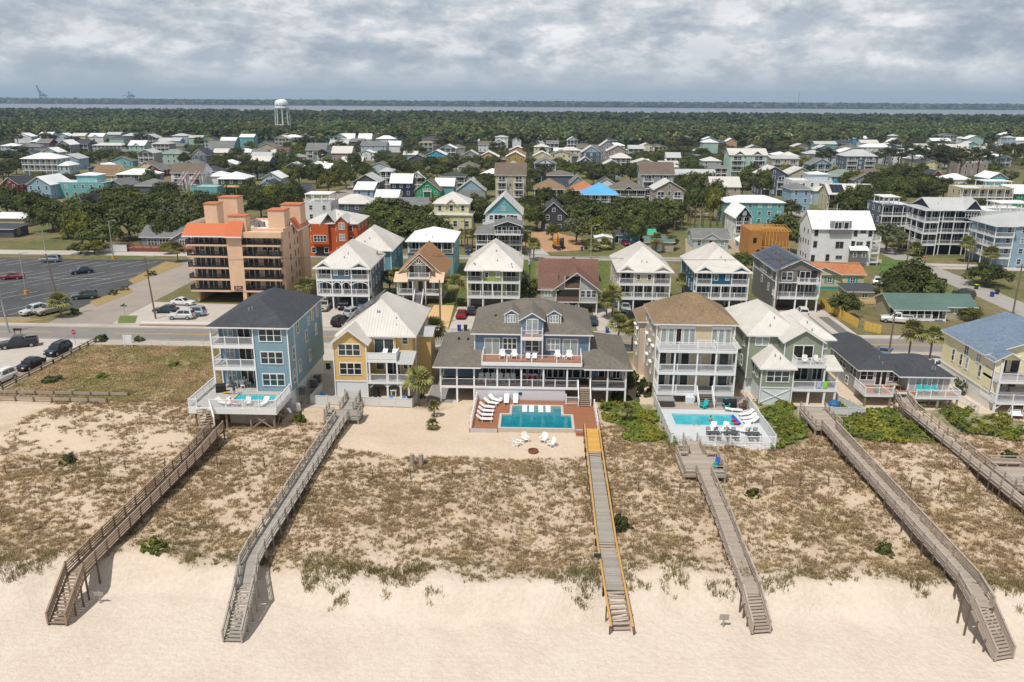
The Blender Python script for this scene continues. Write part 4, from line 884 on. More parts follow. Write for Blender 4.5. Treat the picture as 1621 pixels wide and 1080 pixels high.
def pool(label, P, z, m, parent=None, cop=.30, depth=1.3, shelf=None, copm=None):
 t = thing('swimming_pool', label, 'pool', (0, 0, 0)); copm = copm or STONE
 n = len(P); C = [Vector((x, y, 0)) for x, y in P]; In = []
 for i in range(n):
  a, b_, c = C[i-1], C[i], C[(i+1) % n]; d1 = (b_-a).normalized(); d2 = (c-b_).normalized(); n1 = Vector((-d1.y, d1.x, 0)); n2 = Vector((-d2.y, d2.x, 0)); k = n1+n2; k = k/(k.dot(n1))
  In.append(b_+k*cop)
 mb = MB()
 for i in range(n):
  j = (i+1) % n; a, b_, c, d = C[i], C[j], In[j], In[i]; u = Vector((0, 0, z+.05)); l = Vector((0, 0, z-.12))
  mb.poly([a+u, b_+u, c+u, d+u]); mb.poly([a+Vector((0, 0, 0)), b_+Vector((0, 0, 0)), b_+u, a+u]); mb.poly([c+l, d+l, d+u, c+u])
 obj('coping', mb, copm, t)
 wb = MB(); wb.poly([(p.x, p.y, z-.10) for p in In]); obj('water', wb, m, t)
 wl = MB()
 for i in range(n):
  j = (i+1) % n; wl.poly([(In[i].x, In[i].y, z-.10), (In[j].x, In[j].y, z-.10), (In[j].x, In[j].y, z-depth), (In[i].x, In[i].y, z-depth)])
 obj('basin', wl, PLASTER, t)
 if shelf:
  for (x0, x1, y0, y1) in shelf: obj('ledge', MB().poly([(x0, y0, z-.085), (x1, y0, z-.085), (x1, y1, z-.085), (x0, y1, z-.085)]), PALE, t)
 return t
def W_(h, x, y, z=0.): return (h.r.location.x+x, h.r.location.y+y, z)

# ================================================================ A: slate blue three-storey house with a raised pool deck
SB = siding('blue siding', c8(132, 172, 192, .92)); SBASE = mat('white lattice boards', (.62, .66, .68), .7, .06, 3.)
A = House('beach_house', 'blue three-storey house with charcoal hip roof beside the weedy vacant lot', -41.1, 95.5, 9.8, 16)
Z1, Z2, Z3, ZE = 2.9, 6.15, 9.1, 11.55
A.wall(5.4, 9.8, 0, 2.6, Z1-.1, ZE, SB); A.wall(0, 9.8, 2.6, 16, Z1-.1, ZE, SB); A.wall(.1, 9.7, 2.7, 15.9, 0, Z1-.1, SBASE); A.wall(5.5, 9.7, .1, 2.7, 0, Z1-.1, SBASE)
A.corner(0, 9.8, 2.6, 16, Z1, ZE); A.corner(5.4, 9.8, 0, 0.01, Z1, ZE)
for z in (Z2, Z3): A.slab(-.05, 5.38, -.1, 2.58, z, .45); A.railing([(-.02, 2.5, z), (-.02, 0, z), (5.3, 0, z)], 1.0, sp=1.9)
A.post(0.02, -.02, Z1, ZE-.1, .22); A.post(0.02, 2.4, Z1, ZE-.1, .14)
for z, gl in ((9.68, GLASS), (6.7, GLASS), (3.75, GLASS)): A.win('f', 7.6, z, 2.75, 1.5, 3, 0, gl)
for z in (Z1+.05, Z2+.05, Z3+.05): A.door('f', 3.7, z, 2.4, 2.1, 3, 2.6); A.win('f', 1.2, z+.4, 1.1, 1.5, 2, 2.6)
for u, z, w, h in ((1.6, 3.7, .75, 1.6), (4.2, 4.3, .8, 1.5), (1.9, 6.7, .8, 1.6), (8.0, 7.3, .8, 1.5), (4.4, 9.6, .8, 1.6), (11.5, 9.5, .8, 1.7), (12.8, 6.9, .8, 1.5), (13.8, 9.3, .9, 1.9), (9.5, 9.3, .7, .9), (9.0, 4.2, .8, 1.5)): A.win('r', u, z, w, h, 1, 9.8)
for u in (4, 8, 12): A.win('l', u, 4, .9, 1.5, 1, 0); A.win('l', u, 7, .9, 1.5, 1, 0)
A.hip(0, 9.8, 0, 16, ZE, 2.55, R_CHAR, .45); A.trim.box(-.2, 10., -.2, 16.2, ZE-.18, ZE-.02)
for x in (.4, 3.2, 6.4): A.post(x, .3, 0, Z1-.1, .28, WOOD_DARK)
for i, (y, z) in enumerate(((7, .9), (9.2, .9))):
 A.wall(9.9, 11.0, y, y+1.2, .75, .85, WOOD_BROWN)
A.done()
ac = MB().box(-.45, .45, -.45, .45, 0, .95).cyl((0, 0, .95), (0, 0, .99), .38, n=16)
acm = ac.mesh('casing', mat('dark casing', (.10, .105, .11), .6, .1))
def hvac(x, y, z, label, h=.0):
 t = thing('air_conditioner', label, 'air conditioner', (x, y, z)); link('casing', acm, t)
 obj('fan_grille', MB().lathe([(.1, 1.0), (.36, 1.0), (.36, 1.02), (.1, 1.02)], n=16), METAL, t)
 if h: 
  for i in (-1, 1):
   for j in (-1, 1): obj('leg', MB().box(i*.4-.05, i*.4+.05, j*.4-.05, j*.4+.05, -h, 0), WOOD_BROWN, t)
 return t
hvac(-30.6, 97.9, 1.7, 'air conditioner on timber legs nearest the blue house corner', 1.7); hvac(-30.6, 103.0, .95, 'first of two air conditioners on the shelf behind the blue house'); hvac(-30.6, 105.0, .95, 'farther of two air conditioners on the shelf beside the blue house')
gc_ = thing('gas_cylinder', 'white upright gas cylinder against the blue house base', 'gas cylinder', (-30.8, 95.8, .0)); obj('tank', MB().lathe([(0, .1), (.36, .14), (.4, .3), (.4, 1.0), (.3, 1.2), (.12, 1.28), (0, 1.28)], n=14), WHITE, gc_); obj('valve', MB().cyl((0, 0, 1.26), (0, 0, 1.42), .08), METAL, gc_)
# deck
DA = thing('pool_deck', 'grey raised pool deck with white railing on brown pilings', 'deck', (0, 0, 0))
mb = MB(); rectdeck(mb, -42.2, -31.4, 89.5, 98.0, Z1, .07, (-38.0, -32.4, 91.3, 94.6)); obj('deck_floor', mb, mat('grey deck surface', (.40, .39, .37), .8, .06, 3.), DA)
mb = MB(); mb.box(-42.25, -31.35, 89.40, 89.50, Z1-.75, Z1+.02); mb.box(-42.30, -42.2, 89.4, 98.0, Z1-.65, Z1+.02); mb.box(-31.4, -31.3, 89.4, 95.4, Z1-.65, Z1+.02); obj('fascia', mb, WHITE, DA)
for P_ in ([(-42.15, 97.9, Z1), (-42.15, 89.55, Z1), (-41.2, 89.55, Z1)], [(-39.6, 89.55, Z1), (-31.45, 89.55, Z1), (-31.45, 95.3, Z1)]): obj('railing', rail_mb(P_, 1.05, 'p', 1.9, .12), WHITE, DA)
for x in (-41.6, -40.2, -37.8, -34.8, -31.9):
 for y in (89.9, 93.6): obj('piling', MB().cyl((x, y, -.8), (x, y, Z1-.6), .15), WOOD_BROWN, DA)
mb = MB()
for i in range(12): mb.box(-39.4, -31.7, 92.0, 92.05, .05+i*.19, .19+i*.19)
obj('slat_skirt', mb, mat('dark slats', (.10, .066, .045), .9, .15, 4.), DA)
mb = MB(); mb.bar((-34.7, 89.75, .2), (-32.0, 89.75, 2.2), .06, .2); mb.bar((-34.7, 89.70, 2.2), (-32.0, 89.70, .2), .06, .2); mb.bar((-31.75, 90, 2.2), (-31.75, 93.4, .3), .06, .2); mb.bar((-31.7, 90, .3), (-31.7, 93.4, 2.2), .06, .2); obj('brace', mb, WOOD_BROWN, DA)
s_ = obj('stairs', stair_mb((-40.4, 89.4, Z1), (-39.3, 87.6, 1.5), 1.5), WOOD_BROWN, DA); obj('stair_rail', rail_mb([(-39.6, 89.5, Z1), (-38.4, 87.6, 1.5)], .95, 'b2', 2.4), WHITE, s_)
obj('landing', MB().box(-40.2, -38.3, 86.6, 87.7, 1.35, 1.47), WOOD_BROWN, DA)
pool('turquoise pool with curved corner steps on the raised grey deck', [(-37.95, 91.35), (-32.9, 91.35), (-32.45, 91.9), (-32.45, 94.1), (-32.9, 94.55), (-37.95, 94.55)], Z1, TURQ, cop=.22, depth=1.6)

# ================================================================ B: yellow house
YB = siding('yellow siding', c8(240, 198, 112, .95)); MINTW = mat('pale base boards', (.64, .69, .72), .7, .04)
B = House('beach_house', 'mustard yellow house with cream metal roof and dark solar slope', -27.1, 101.3, 10.4, 17)
B.wall(0, 4.4, 0, 4.5, 2.4, 7.9, YB); B.wall(.05, 4.35, .05, 4.5, 0, 2.4, MINTW); B.wall(0, 10.4, 4.5, 17, 2.3, 8.2, YB); B.wall(4.4, 8.0, 2.4, 4.5, 5.4, 8.2, YB); B.wall(8.0, 10.2, 3.0, 4.5, 5.4, 8.15, YB); B.wall(.05, 10.3, 4.6, 16.9, 0, 2.3, MINTW)
B.wall(4.4, 10.2, 3.2, 4.5, 2.4, 5.35, YB)
B.corner(0, 4.4, 0, .01, 0, 7.9); B.corner(4.6, 10.4, 4.5, 17, 2.3, 8.1); B.trim.box(-.03, 4.43, -.03, .0, 2.33, 2.5)
B.win('f', 2.15, 6.1, 2.85, 1.5, 3, 0); B.win('f', 2.2, 3.4, 2.85, 1.55, 3, 0)
B.slab(4.42, 10.2, -.05, 3.2, 2.4, .35); B.slab(4.42, 8.5, -.05, 2.4, 5.5, .40)
B.railing([(4.5, 0.05, 2.4), (10.1, 0.05, 2.4), (10.1, 3.0, 2.4)], 1.0, sp=2.8); B.railing([(4.5, .03, 5.5), (8.4, .03, 5.5), (8.4, 2.3, 5.5)], .95, style='w', sp=2.)
for x in (4.75, 7.1, 8.5, 10.05): B.post(x, .1, 2.4, 5.1, .2)
for x in (7.1, 8.9, 10.0): B.post(x, .15, 0, 2.1, .24)
for x, s1 in ((7.1, -1), (7.1, 1), (8.9, -1), (8.9, 1), (10.0, -1), (4.75, 1)): B.trim.bar((x, .15, 1.5), (x+s1*.6, .15, 2.08), .1, .1)
B.door('f', 6.4, 5.55, 2.6, 2.15, 2, 2.4, GLASS); B.win('f', 9.2, 6.9, .7, .9, 1, 3.0)
B.win('f', 5.6, 3.1, 1.0, 1.5, 1, 3.2); B.door('f', 7.4, 2.45, 1.8, 2.1, 2, 3.2); B.win('f', 9.4, 3.2, 1.0, 1.4, 1, 3.2)
B.roofpoly([(8.45, -.35, 5.15), (10.75, -.35, 5.15), (10.75, 3.0, 5.9), (8.45, 3.0, 5.9)], M_GREY, .16, .42)
B.gable(0, 4.4, 0, 6.5, 7.9, 1.7, M_CREAM, 'y', .45, YB, .42, back=False)
B.hip(0.2, 10.4, 2.6, 17, 8.2, 3.9, M_CREAM, .5, 'y', .42); B.hip(5.0, 10.2, 3.0, 9, 8.05, 2.6, M_CREAM, .45, 'y', .42)
for u in (6, 9, 13): B.win('r', u, 6, .9, 1.4, 1, 10.4); B.win('l', u, 6, .9, 1.4, 1, 0); B.win('r', u, 3.4, .9, 1.4, 1, 10.4)
B.wall(10.4, 12.2, 7, 11.5, 0, 7.0, YB); B.gable(10.4, 12.2, 7, 11.5, 7.0, .5, M_GREY, 'x', .4, None, .42)
def slope_panel(H_, x0, x1, y0, y1, zf, t=.06, name='solar_panel'):
 mb = MB(); nx_ = 1; ny_ = 6
 for j in range(ny_):
  a = y0+(y1-y0)*j/ny_+.03; b_ = y0+(y1-y0)*(j+1)/ny_-.03
  for i in range(3):
   c = x0+(x1-x0)*i/3+.03; d = x0+(x1-x0)*(i+1)/3-.03
   mb.slab([(c, a, zf(c, a)), (d, a, zf(d, a)), (d, b_, zf(d, b_)), (c, b_, zf(c, b_))], t, 0, 0)
 return obj(name, mb, SOLAR, H_.r)
slope_panel(B, .1, 4.5, 7.2, 15.5, lambda x, y: 8.2+3.9*(x+.3)/5.6+.16)
B.done()
WPANEL = mat('grey white vinyl fence', (.60, .61, .61), .6, .03)
def fence(label, pts, h=1.2, style='w', m=None, sp=2., gap=.13, cat='fence', name='fence', group=None, split=True):
 t = thing(name, label, cat, (0, 0, 0), 0, group); m = m or WPANEL
 V_ = [Vector(p) for p in pts]
 pn = rail_mb(pts, h, style, 999, gap, True); obj('fence_panel', pn, m, t)
 for i in range(len(V_)-1):
  Ln = (V_[i+1]-V_[i]).length; n = max(1, round(Ln/sp))
  for j in range(n+(1 if i == len(V_)-2 else 0)):
   p = V_[i].lerp(V_[i+1], j/n); obj('fence_post', MB().box(p.x-.075, p.x+.075, p.y-.075, p.y+.075, p.z-.3, p.z+h+.12), m, t)
 return t
fence('low white yard wall in front of the yellow house', [(-29.6, 103.5, 0), (-29.8, 98.6, 0), (-25.4, 98.3, 0)], 1.25); fence('white panel fence enclosing the yellow house patio', [(-22.9, 98.3, 0), (-16.2, 97.9, 0), (-15.5, 102.5, 0)], 1.25)
gt = thing('garden_gate', 'tall white gate panel at the head of the yellow house boardwalk', 'gate', (-24.1, 98.4, .2)); obj('panel', MB().box(-.95, .95, -.04, .04, .1, 2.0), WPANEL, gt)
for k in (-1, 1): obj('post', MB().box(k*1.02-.08, k*1.02+.08, -.08, .08, -.3, 2.1), WOOD_GREY, gt)

# ================================================================ C: wide slate blue house with the big teal pool
SC_ = siding('slate blue siding', c8(112, 141, 176, .90)); LAT = mat('white vertical boards', (.60, .61, .66), .7, .05, 3.)
C = House('beach_house', 'wide slate blue house with taupe roof, dormers and full-length porch above teal pool', -12.7, 100.2, 24.9, 15)
ox = 12.7
def cx(x): return x+ox
FZ = 2.4
C.wall(cx(-12.3), cx(11.9), 3.8, 15, FZ, 5.2, SC_); C.wall(cx(-8.2), cx(7.3), 3.0, 16, 5.3, 9.0, SC_); C.wall(cx(-8), cx(4.1), .12, .22, .1, FZ-.32, LAT); C.wall(cx(-8), cx(11.9), 5, 15, 0, FZ-.3, LAT)
C.slab(0, 24.9, 0, 3.8, FZ, .34, mat('dark brown porch boards', (.07, .045, .036), .7, .1, 3.))
PX = (-12.6, -10.4, -8.1, -5.0, -1.8, 1.15, 4.3, 7.4, 9.7, 12.1)
for x in PX: C.post(cx(x), .12, FZ, 5.15, .22)
for x in (-12.6, -10.4, -8.1, 7.4, 9.7, 12.1): C.post(cx(x), .14, 0, FZ-.3, .24)
C.trim.box(-.05, 24.95, 0, .26, 4.92, 5.16)
for a, b_ in zip(PX[:-1], PX[1:]):
 if a in (4.3,): C.railing([(cx(4.4), .12, FZ), (cx(5.7), .12, FZ)], .95, style='c', sp=1.6); continue
 C.railing([(cx(a)+.12, .12, FZ), (cx(b_)-.12, .12, FZ)], .95, style='c', sp=1.55, endposts=False)
C.railing([(.1, .2, FZ), (.1, 3.7, FZ)], .95, style='c'); C.railing([(24.8, .2, FZ), (24.8, 3.7, FZ)], .95, style='c')
for x, w in ((-6.4, 1.6), (-4.0, 1.4), (-2.0, 1.6), (-.2, 1.3), (1.7, 1.5), (3.2, 1.5), (5.2, 2.2), (6.9, 1.2), (9.6, 1.6), (11.2, .9)): C.door('f', cx(x), FZ+.1, w, 2.1, 2, 3.8)
# wing roofs and the balcony between
def wl(s):
 X = lambda x: cx(-.35+s*(x+.35))
 q = [[(X(-13.6), -.55, 5.2), (X(-7.15), -.55, 5.2), (X(-7.15), 3.0, 6.62), (X(-8.2), 3.0, 6.62), (X(-8.2), 4.85, 7.36)], [(X(-13.6), -.55, 5.2), (X(-8.2), 4.85, 7.36), (X(-8.2), 10.1, 7.36), (X(-13.6), 15.5, 5.2)], [(X(-13.6), 15.5, 5.2), (X(-8.2), 10.1, 7.36), (X(-8.2), 15.5, 5.2)]]
 for p in q: C.roofpoly(p if s > 0 else p[::-1], R_TAUPE, .2)
wl(1); wl(-1)
C.slab(cx(-7.1), cx(6.25), -.3, 3.0, 5.9, .52, REDDECK); C.wall(cx(-7.1), cx(6.25), 0, 3.1, 5.15, 5.36, SC_)
C.railing([(cx(-7.0), 2.8, 5.9), (cx(-7.0), -.2, 5.9), (cx(6.15), -.2, 5.9), (cx(6.15), 2.8, 5.9)], 1.0, style='c', sp=3.2)
C.corner(cx(-8.2), cx(7.3), 3.0, 16, 5.6, 8.95)
C.door('f', cx(-5.85), 5.95, 1.9, 2.2, 2, 3.0, BLIND); C.door('f', cx(4.75), 5.95, 1.9, 2.2, 2, 3.0, BLIND); C.win('f', cx(-3.45), 6.7, 1.75, 1.5, 3, 3.0); C.win('f', cx(2.4), 6.7, 1.75, 1.5, 3, 3.0); C.win('f', cx(-.45), 6.55, 1.8, 1.6, 2, 2.4)
C.hip(cx(-8.2), cx(7.3), 3.0, 16, 9.0, 3.3, R_TAUPE, .55, 'x')
# central bay with its little balcony
C.wall(cx(-2.0), cx(1.1), 2.4, 7, 5.95, 11.0, SC_); C.gable(cx(-2.0), cx(1.1), 2.4, 9.0, 11.0, .95, R_TAUPE, 'y', .25, SC_, back=False); C.door('f', cx(-.45), 9.2, 1.45, 1.85, 2, 2.4, BLIND)
C.slab(cx(-1.95), cx(1.05), 1.3, 2.4, 8.95, .5, REDDECK); C.railing([(cx(-1.85), 2.3, 8.95), (cx(-1.85), 1.38, 8.95), (cx(.95), 1.38, 8.95), (cx(.95), 2.3, 8.95)], .9, style='c', sp=1.6)
for x in (-1.85, .95): C.post(cx(x), 1.4, 5.9, 8.5, .16)
for x in (-4.15, 1.65):
 C.wall(cx(x), cx(x+1.75), 4.6, 8, 9.6, 11.2, SC_); C.gable(cx(x), cx(x+1.75), 4.6, 8.5, 11.2, .55, R_TAUPE, 'y', .2, SC_, back=False); C.win('f', cx(x+.875), 10.1, 1.1, .95, 3, 4.6, BLIND); C.corner(cx(x), cx(x+1.75), 4.6, 4.61, 9.7, 11.15, .12)
for x, y, z in ((-10.9, 8.5, 6.5), (-9.4, 6.5, 7.0), (9.8, 8, 6.3), (-5.5, 6, 10.6)): C.roofs.setdefault('v', (MB(), BLACK))[0].box(cx(x)-.15, cx(x)+.15, y-.15, y+.15, z-.3, z+.12)
C.stair((cx(6.6), -.0, FZ), (cx(6.6), -2.0, .55), 1.6, mat('tan composite steps', (.34, .26, .20), .7, .08)); 
C.done()
DC = thing('pool_deck', 'red brown pool deck with cable railing around the teal pool', 'deck', (0, 0, 0))
mb = MB(); z = .5
for (x0, x1, y0, y1) in ((-7.8, -4.47, 90.3, 100.2), (5.02, 7.9, 90.7, 100.2), (-4.47, 5.02, 98.42, 100.2), (-4.47, -3.22, 95.3, 98.42), (3.82, 5.02, 95.3, 98.42)): plankdeck(mb, x0, x1, y0, y1, z)
obj('deck_floor', mb, REDDECK, DC)
mb = MB(); mb.box(-7.9, -4.5, 90.15, 90.28, -.3, z-.02); mb.box(-7.95, -7.82, 90.15, 100.1, -.3, z-.02); mb.box(7.92, 8.05, 90.5, 100.1, -.3, z-.02); mb.box(5.05, 8.0, 90.5, 90.66, -.3, z-.02); obj('fascia', mb, mat('pale grey fascia', (.5, .48, .47), .7), DC)
obj('railing', rail_mb([(-7.75, 100.0, z), (-7.75, 90.4, z)], 1.0, 'c', 1.25, pw=.16), WHITE, DC); obj('railing', rail_mb([(7.85, 98.0, z), (7.85, 90.8, z)], 1.0, 'c', 1.25, pw=.16), WHITE, DC)
obj('gate_rail', rail_mb([(4.2, 99.9, z), (4.2, 98.9, z), (5.9, 98.9, z), (5.9, 99.9, z)], 1.0, 'p', 1.7), WHITE, DC)
obj('steps', MB().box(5.1, 6.4, 89.3, 90.3, -.2, .12).box(5.1, 6.4, 89.75, 90.45, -.2, .30), REDDECK, DC)
pool('large stepped teal swimming pool set in the red brown deck', [(-4.45, 90.4), (5.0, 90.4), (5.0, 95.27), (3.8, 95.27), (3.8, 98.4), (-3.2, 98.4), (-3.2, 95.27), (-4.45, 95.27)], .5, TEAL, cop=.33, shelf=[(-2.05, 2.5, 96.05, 98.0), (-2.85, -2.1, 97.3, 98.0), (2.6, 3.4, 97.3, 98.0)])
CHW = mat('white resin', (.80, .80, .79), .5, .02); AQUA = mat('turquoise resin', (.02, .45, .47), .45, .03); REDC = mat('red cushion', (.35, .03, .035), .9); BROWNC = mat('brown sling', (.10, .055, .04), .8)
proto_ad = adirondack('adirondack_chair', 'x', None, CHW); proto_ch = chaise('sun_lounger', 'x', None, CHW); proto_chf = chaise('sun_lounger', 'x', None, CHW, flat=True)
proto_rc = adirondack('rocking_chair', 'x', None, CHW, REDC); proto_adt = adirondack('adirondack_chair', 'x', None, AQUA); proto_adb = adirondack('adirondack_chair', 'x', None, BROWNC)
used = set()
def place(p, x, y, z, rz, label, group=None, k=1.):
 if p.name not in used:
  used.add(p.name); o = p
 else: o = dup(p, (0, 0, 0))
 o.location = (x, y, z); o.rotation_euler = (0, 0, rz); o['label'] = label; o.scale = (k, k, k)
 if group: o['group'] = group
 elif 'group' in o: del o['group']
 return o
ORD = ['nearest the house', 'second from the house', 'third from the house', 'third from the sand', 'second from the sand', 'nearest the sand']
for i, (x, y, a) in enumerate([(-5.2, 101.0-1.6, 55), (-5.7, 98.3, 68), (-6.1, 96.8, 78), (-6.15, 95.4, 84), (-6.2, 94.0, 88), (-6.2, 92.6, 90)]):
 place(proto_ch, x, y, .5, rad(a), f'white sun lounger {ORD[i]} in the row left of the teal pool', 'loungers left of the teal pool')
place(proto_ch, -3.7, 98.9+.3, .5, 0, 'white sun lounger facing the teal pool beside the small side table'); place(proto_ch, -2.5, 98.9+.3, .5, 0, 'white sun lounger below the blue disc on the white boards')
for i, x in enumerate((-1.25, -.35, .85, 1.8)): place(proto_chf, x, 97.05, .12, 0, ['leftmost', 'second from left', 'third from left', 'rightmost'][i]+' of four white loungers standing in the teal pool', 'loungers in the teal pool', .95)
table('side_table', 'small white side table between the teal pool loungers', -4.5, 99.6, .5, .45, .45, CHW, .45)
for i, (x, y, a) in enumerate(((-2.0, 86.4, 55), (-1.0, 87.6, 25), (1.15, 87.4, -25), (2.05, 86.2, -55))): place(proto_ad, x, y, gz1(x, y)-.02, rad(a)+0, ['far left', 'upper left', 'upper right', 'far right'][i]+' white wooden chair of the four around the fire pit on the sand', 'chairs round the fire pit', 1.12)
fp = thing('fire_pit', 'round rusty steel fire pit ring on the sand', 'fire pit', (-.05, 84.6, gz1(0, 84.6))); obj('ring', MB().lathe([(.56, -.1), (.60, .28), (.52, .28), (.50, .0)], n=24), mat('rusty steel', (.22, .09, .05), .8, .2), fp); obj('ash', MB().lathe([(0, .1), (.51, .1), (.51, .02)], n=20), mat('ash', (.14, .06, .045), .95, .3), fp)
for i, (x, z_) in enumerate(((-4.4, 1), (-2.8, 1), (3.0, 1), (4.55, 1))): place(proto_ad, x, 101.6, 5.9, rad(0), ['leftmost', 'second', 'third', 'rightmost'][i]+' white adirondack chair on the red upper balcony', 'chairs on the red balcony', 1.12)
for i, x in enumerate((-.95, -.05)): place(proto_ch, x, 101.75, 5.9, 0, ['left', 'right'][i]+' white lounger at the middle of the red upper balcony', None, .92)
for i, x in enumerate((-3.6, 3.8)): table('side_table', ['left', 'right'][i]+' white side table between balcony chairs', x, 101.6, 5.9, .42, .42, CHW, .42)
for i, x in enumerate((-7.3, -6.45, -5.6, -4.65, -3.75, -2.95)): place(proto_ad, x, 101.9, FZ, 0, ['first', 'second', 'third', 'fourth', 'fifth', 'sixth'][i]+' white adirondack chair from the left on the long dark porch', 'white chairs on the long porch', 1.1)
for i, x in enumerate((-1.45, -.65, .05, 1.05)): place(proto_rc, x, 101.8, FZ, 0, ['first', 'second', 'third', 'last'][i]+' white chair with red cushions from the left on the long porch', 'red cushioned porch chairs', 1.08)
table('dining_table', 'long brown dining table at the right end of the long porch', 9.3, 102.2, FZ, 2.6, 1.0, WOOD_BROWN)
dsc = thing('round_plaque', 'round blue plaque on the white boards under the long porch', 'plaque', (-1.9, 100.30, 1.35)); obj('disc', MB().cyl((0, -.02, 0), (0, .02, 0), .24, n=20), mat('blue enamel', (.02, .06, .22), .4), dsc); obj('rim', MB().cyl((0, -.015, 0), (0, .015, 0), .28, n=20), METAL, dsc)

# ================================================================ D: cream house with stacked porches and turquoise pool
SD = siding('cream siding', c8(232, 213, 172, .9)); SDT = siding('tan siding', c8(222, 204, 178, .88))
D = House('beach_house', 'cream four-level house with tan shingle roof and stacked white porches behind turquoise pool', 16.2, 100.3, 10.3, 19)
d1, d2, d3, dE = 1.9, 4.8, 7.85, 10.75
D.wall(0, 10.3, 2.6, 12.5, 0, dE, SDT); D.wall(.3, 10.0, 2.52, 2.6, 2, dE, SD); D.wall(-.9, 9.6, 12.5, 19, 0, 8.3, SDT); D.corner(0, 10.3, 2.5, 12.5, d1, dE)
for z in (d1, d2, d3): D.slab(0, 10.3, -.05, 2.5, z, .40, mat('grey porch boards', (.30, .29, .31), .7, .06))
for xs, z0, z1 in (((.12, 2.2, 5.15, 7.6, 10.2), d1, d2-.4), ((.12, 2.2, 5.15, 7.6, 10.2), d2, d3-.4), ((.12, 2.2, 5.15, 7.6, 10.2), 0, d1-.4)):
 for x in xs: D.post(x, .12, z0, z1, .2)
for z in (d2, d3): D.railing([(.08, 2.4, z), (.08, .08, z), (10.2, .08, z), (10.2, 2.4, z)], 1.0, sp=2.3)
D.railing([(.08, 2.4, d1), (.08, .08, d1), (5.1, .08, d1)], 1.0, sp=2.3); D.railing([(7.5, .08, d1), (10.2, .08, d1), (10.2, 2.4, d1)], 1.0, sp=2.3)
D.railing([(5.2, 1.2, d3), (7.4, 1.2, d3), (7.4, .2, d3)], 1.0, sp=1.2)
for z in (d1, d2): 
 for x, w, g_ in ((1.0, .9, GLASSD), (2.6, 1.0, GLASS), (4.0, 1.0, GLASSD), (7.9, .8, GLASSD), (9.2, 1.2, GLASS)): D.door('f', x, z+.06, w, 2.1, 1, 2.52, g_)
for x in (.95, 1.95, 2.95, 3.95, 4.75): D.door('f', x, d3+.06, .62, 2.1, 1, 2.52, BLIND if x != 2.95 else GLASSD)
for x in (7.7, 8.6, 9.5): D.door('f', x, d3+.06, .6, 2.1, 1, 2.52, BLIND)
D.trim.box(.3, 5.1, 2.44, 2.52, d3+2.25, dE-.1); D.trim.box(7.3, 10., 2.44, 2.52, d3+2.25, dE-.1); D.trim.box(0, 10.3, 2.44, 2.62, dE-.35, dE-.02)
for u, z in ((5, 8.4), (8, 8.4), (11, 8.5), (4.3, 5.4), (7.6, 5.2), (10.6, 5.4), (6, 2.6), (9.5, 2.6), (14.5, 5), (17, 5), (15, 2.5)):
 D.win('l', u, z, .9, 1.5, 1, 0 if u < 12.5 else -.9); D.trim.box(-.35 if u < 12.5 else -1.25, 0 if u < 12.5 else -.9, u-.65, u+.65, z+1.62, z+1.74)
for u in (4, 7, 10): D.win('r', u, 5.4, .9, 1.5, 1, 10.3); D.win('r', u, 8.4, .9, 1.5, 1, 10.3)
D.hip(0, 10.3, 2.6, 12.5, dE, 3.1, R_TAN, .5, 'x', fr=.9); D.hip(-.9, 9.6, 12.5, 19, 8.3, 2.4, R_TAN, .4)
D.stair((6.35, -.05, d1), (6.35, -2.1, .6), 2.0, mat('brown step boards', (.17, .13, .105), .8)); D.wall(3.9, 5.0, -.6, -.02, .6, 1.45, MINTW)
spi = MB()
for i in range(14): a = i*.45; spi.bar((5.9, 1.3, d2+.2*i), (5.9+.7*cos(a), 1.3+.7*sin(a), d2+.2*i), .22, .04)
spi.cyl((5.9, 1.3, d2), (5.9, 1.3, d3), .06); obj('spiral_stairs', spi, WHITE, D.r)
D.done()
DD = thing('pool_deck', 'pale concrete pool terrace with white fence behind the cream house boardwalk', 'deck', (0, 0, 0)); z = .6
mb = MB(); rectdeck(mb, 16.1, 28.2, 86.4, 97.6, z, .25, (17.3, 25.8, 92.0, 96.2)); obj('terrace', mb, mat('pale grey terrace', (.52, .55, .565), .8, .05, 1.), DD)
mb = MB(); plankdeck(mb, 15.9, 28.0, 97.62, 100.3, z+.01); obj('timber_deck', mb, WOOD_TAN, DD)
obj('fascia', MB().box(16.1, 28.2, 86.28, 86.38, .1, z+.02), WHITE, DD)
for x in (16.3, 19.8, 21.6, 23.4, 25.2, 26.9, 28.1): obj('piling', MB().box(x-.09, x+.09, 86.22, 86.40, -1., z+.02), WHITE, DD)
fence('solid white side fence left of the turquoise terrace pool', [(15.9, 99.8, .6), (16.05, 86.5, .6)], 1.3); fence('solid white side fence right of the turquoise terrace pool', [(28.1, 99.8, .6), (28.2, 86.5, .6)], 1.3)
fence('white picket rail along the seaward edge of the concrete terrace', [(19.5, 86.45, .6), (28.1, 86.45, .6)], 1.1, 'p', WHITE, 1.8, .15); fence('short white picket rail left of the terrace gate', [(16.2, 86.45, .6), (18.1, 86.45, .6)], 1.1, 'p', WHITE, 1.9, .15)
fence('grey mesh fence panels behind the turquoise terrace pool', [(23.9, 98.9, .6), (28.0, 98.9, .6)], 1.3, 'p', mat('grey fence', (.3, .3, .31), .7), 2.0, .08)
pool('rectangular turquoise swimming pool on the pale concrete terrace', [(17.3, 92.0), (25.8, 92.0), (25.8, 96.2), (17.3, 96.2)], .6, TURQ, cop=.28, depth=1.4, copm=mat('pale grey terrace', (.52, .55, .565)))
person('dark-haired swimmer standing waist deep in the turquoise terrace pool', 22.2, 93.9, -.5, rad(200), None, mat('dark swimwear', (.02, .02, .03), .7))
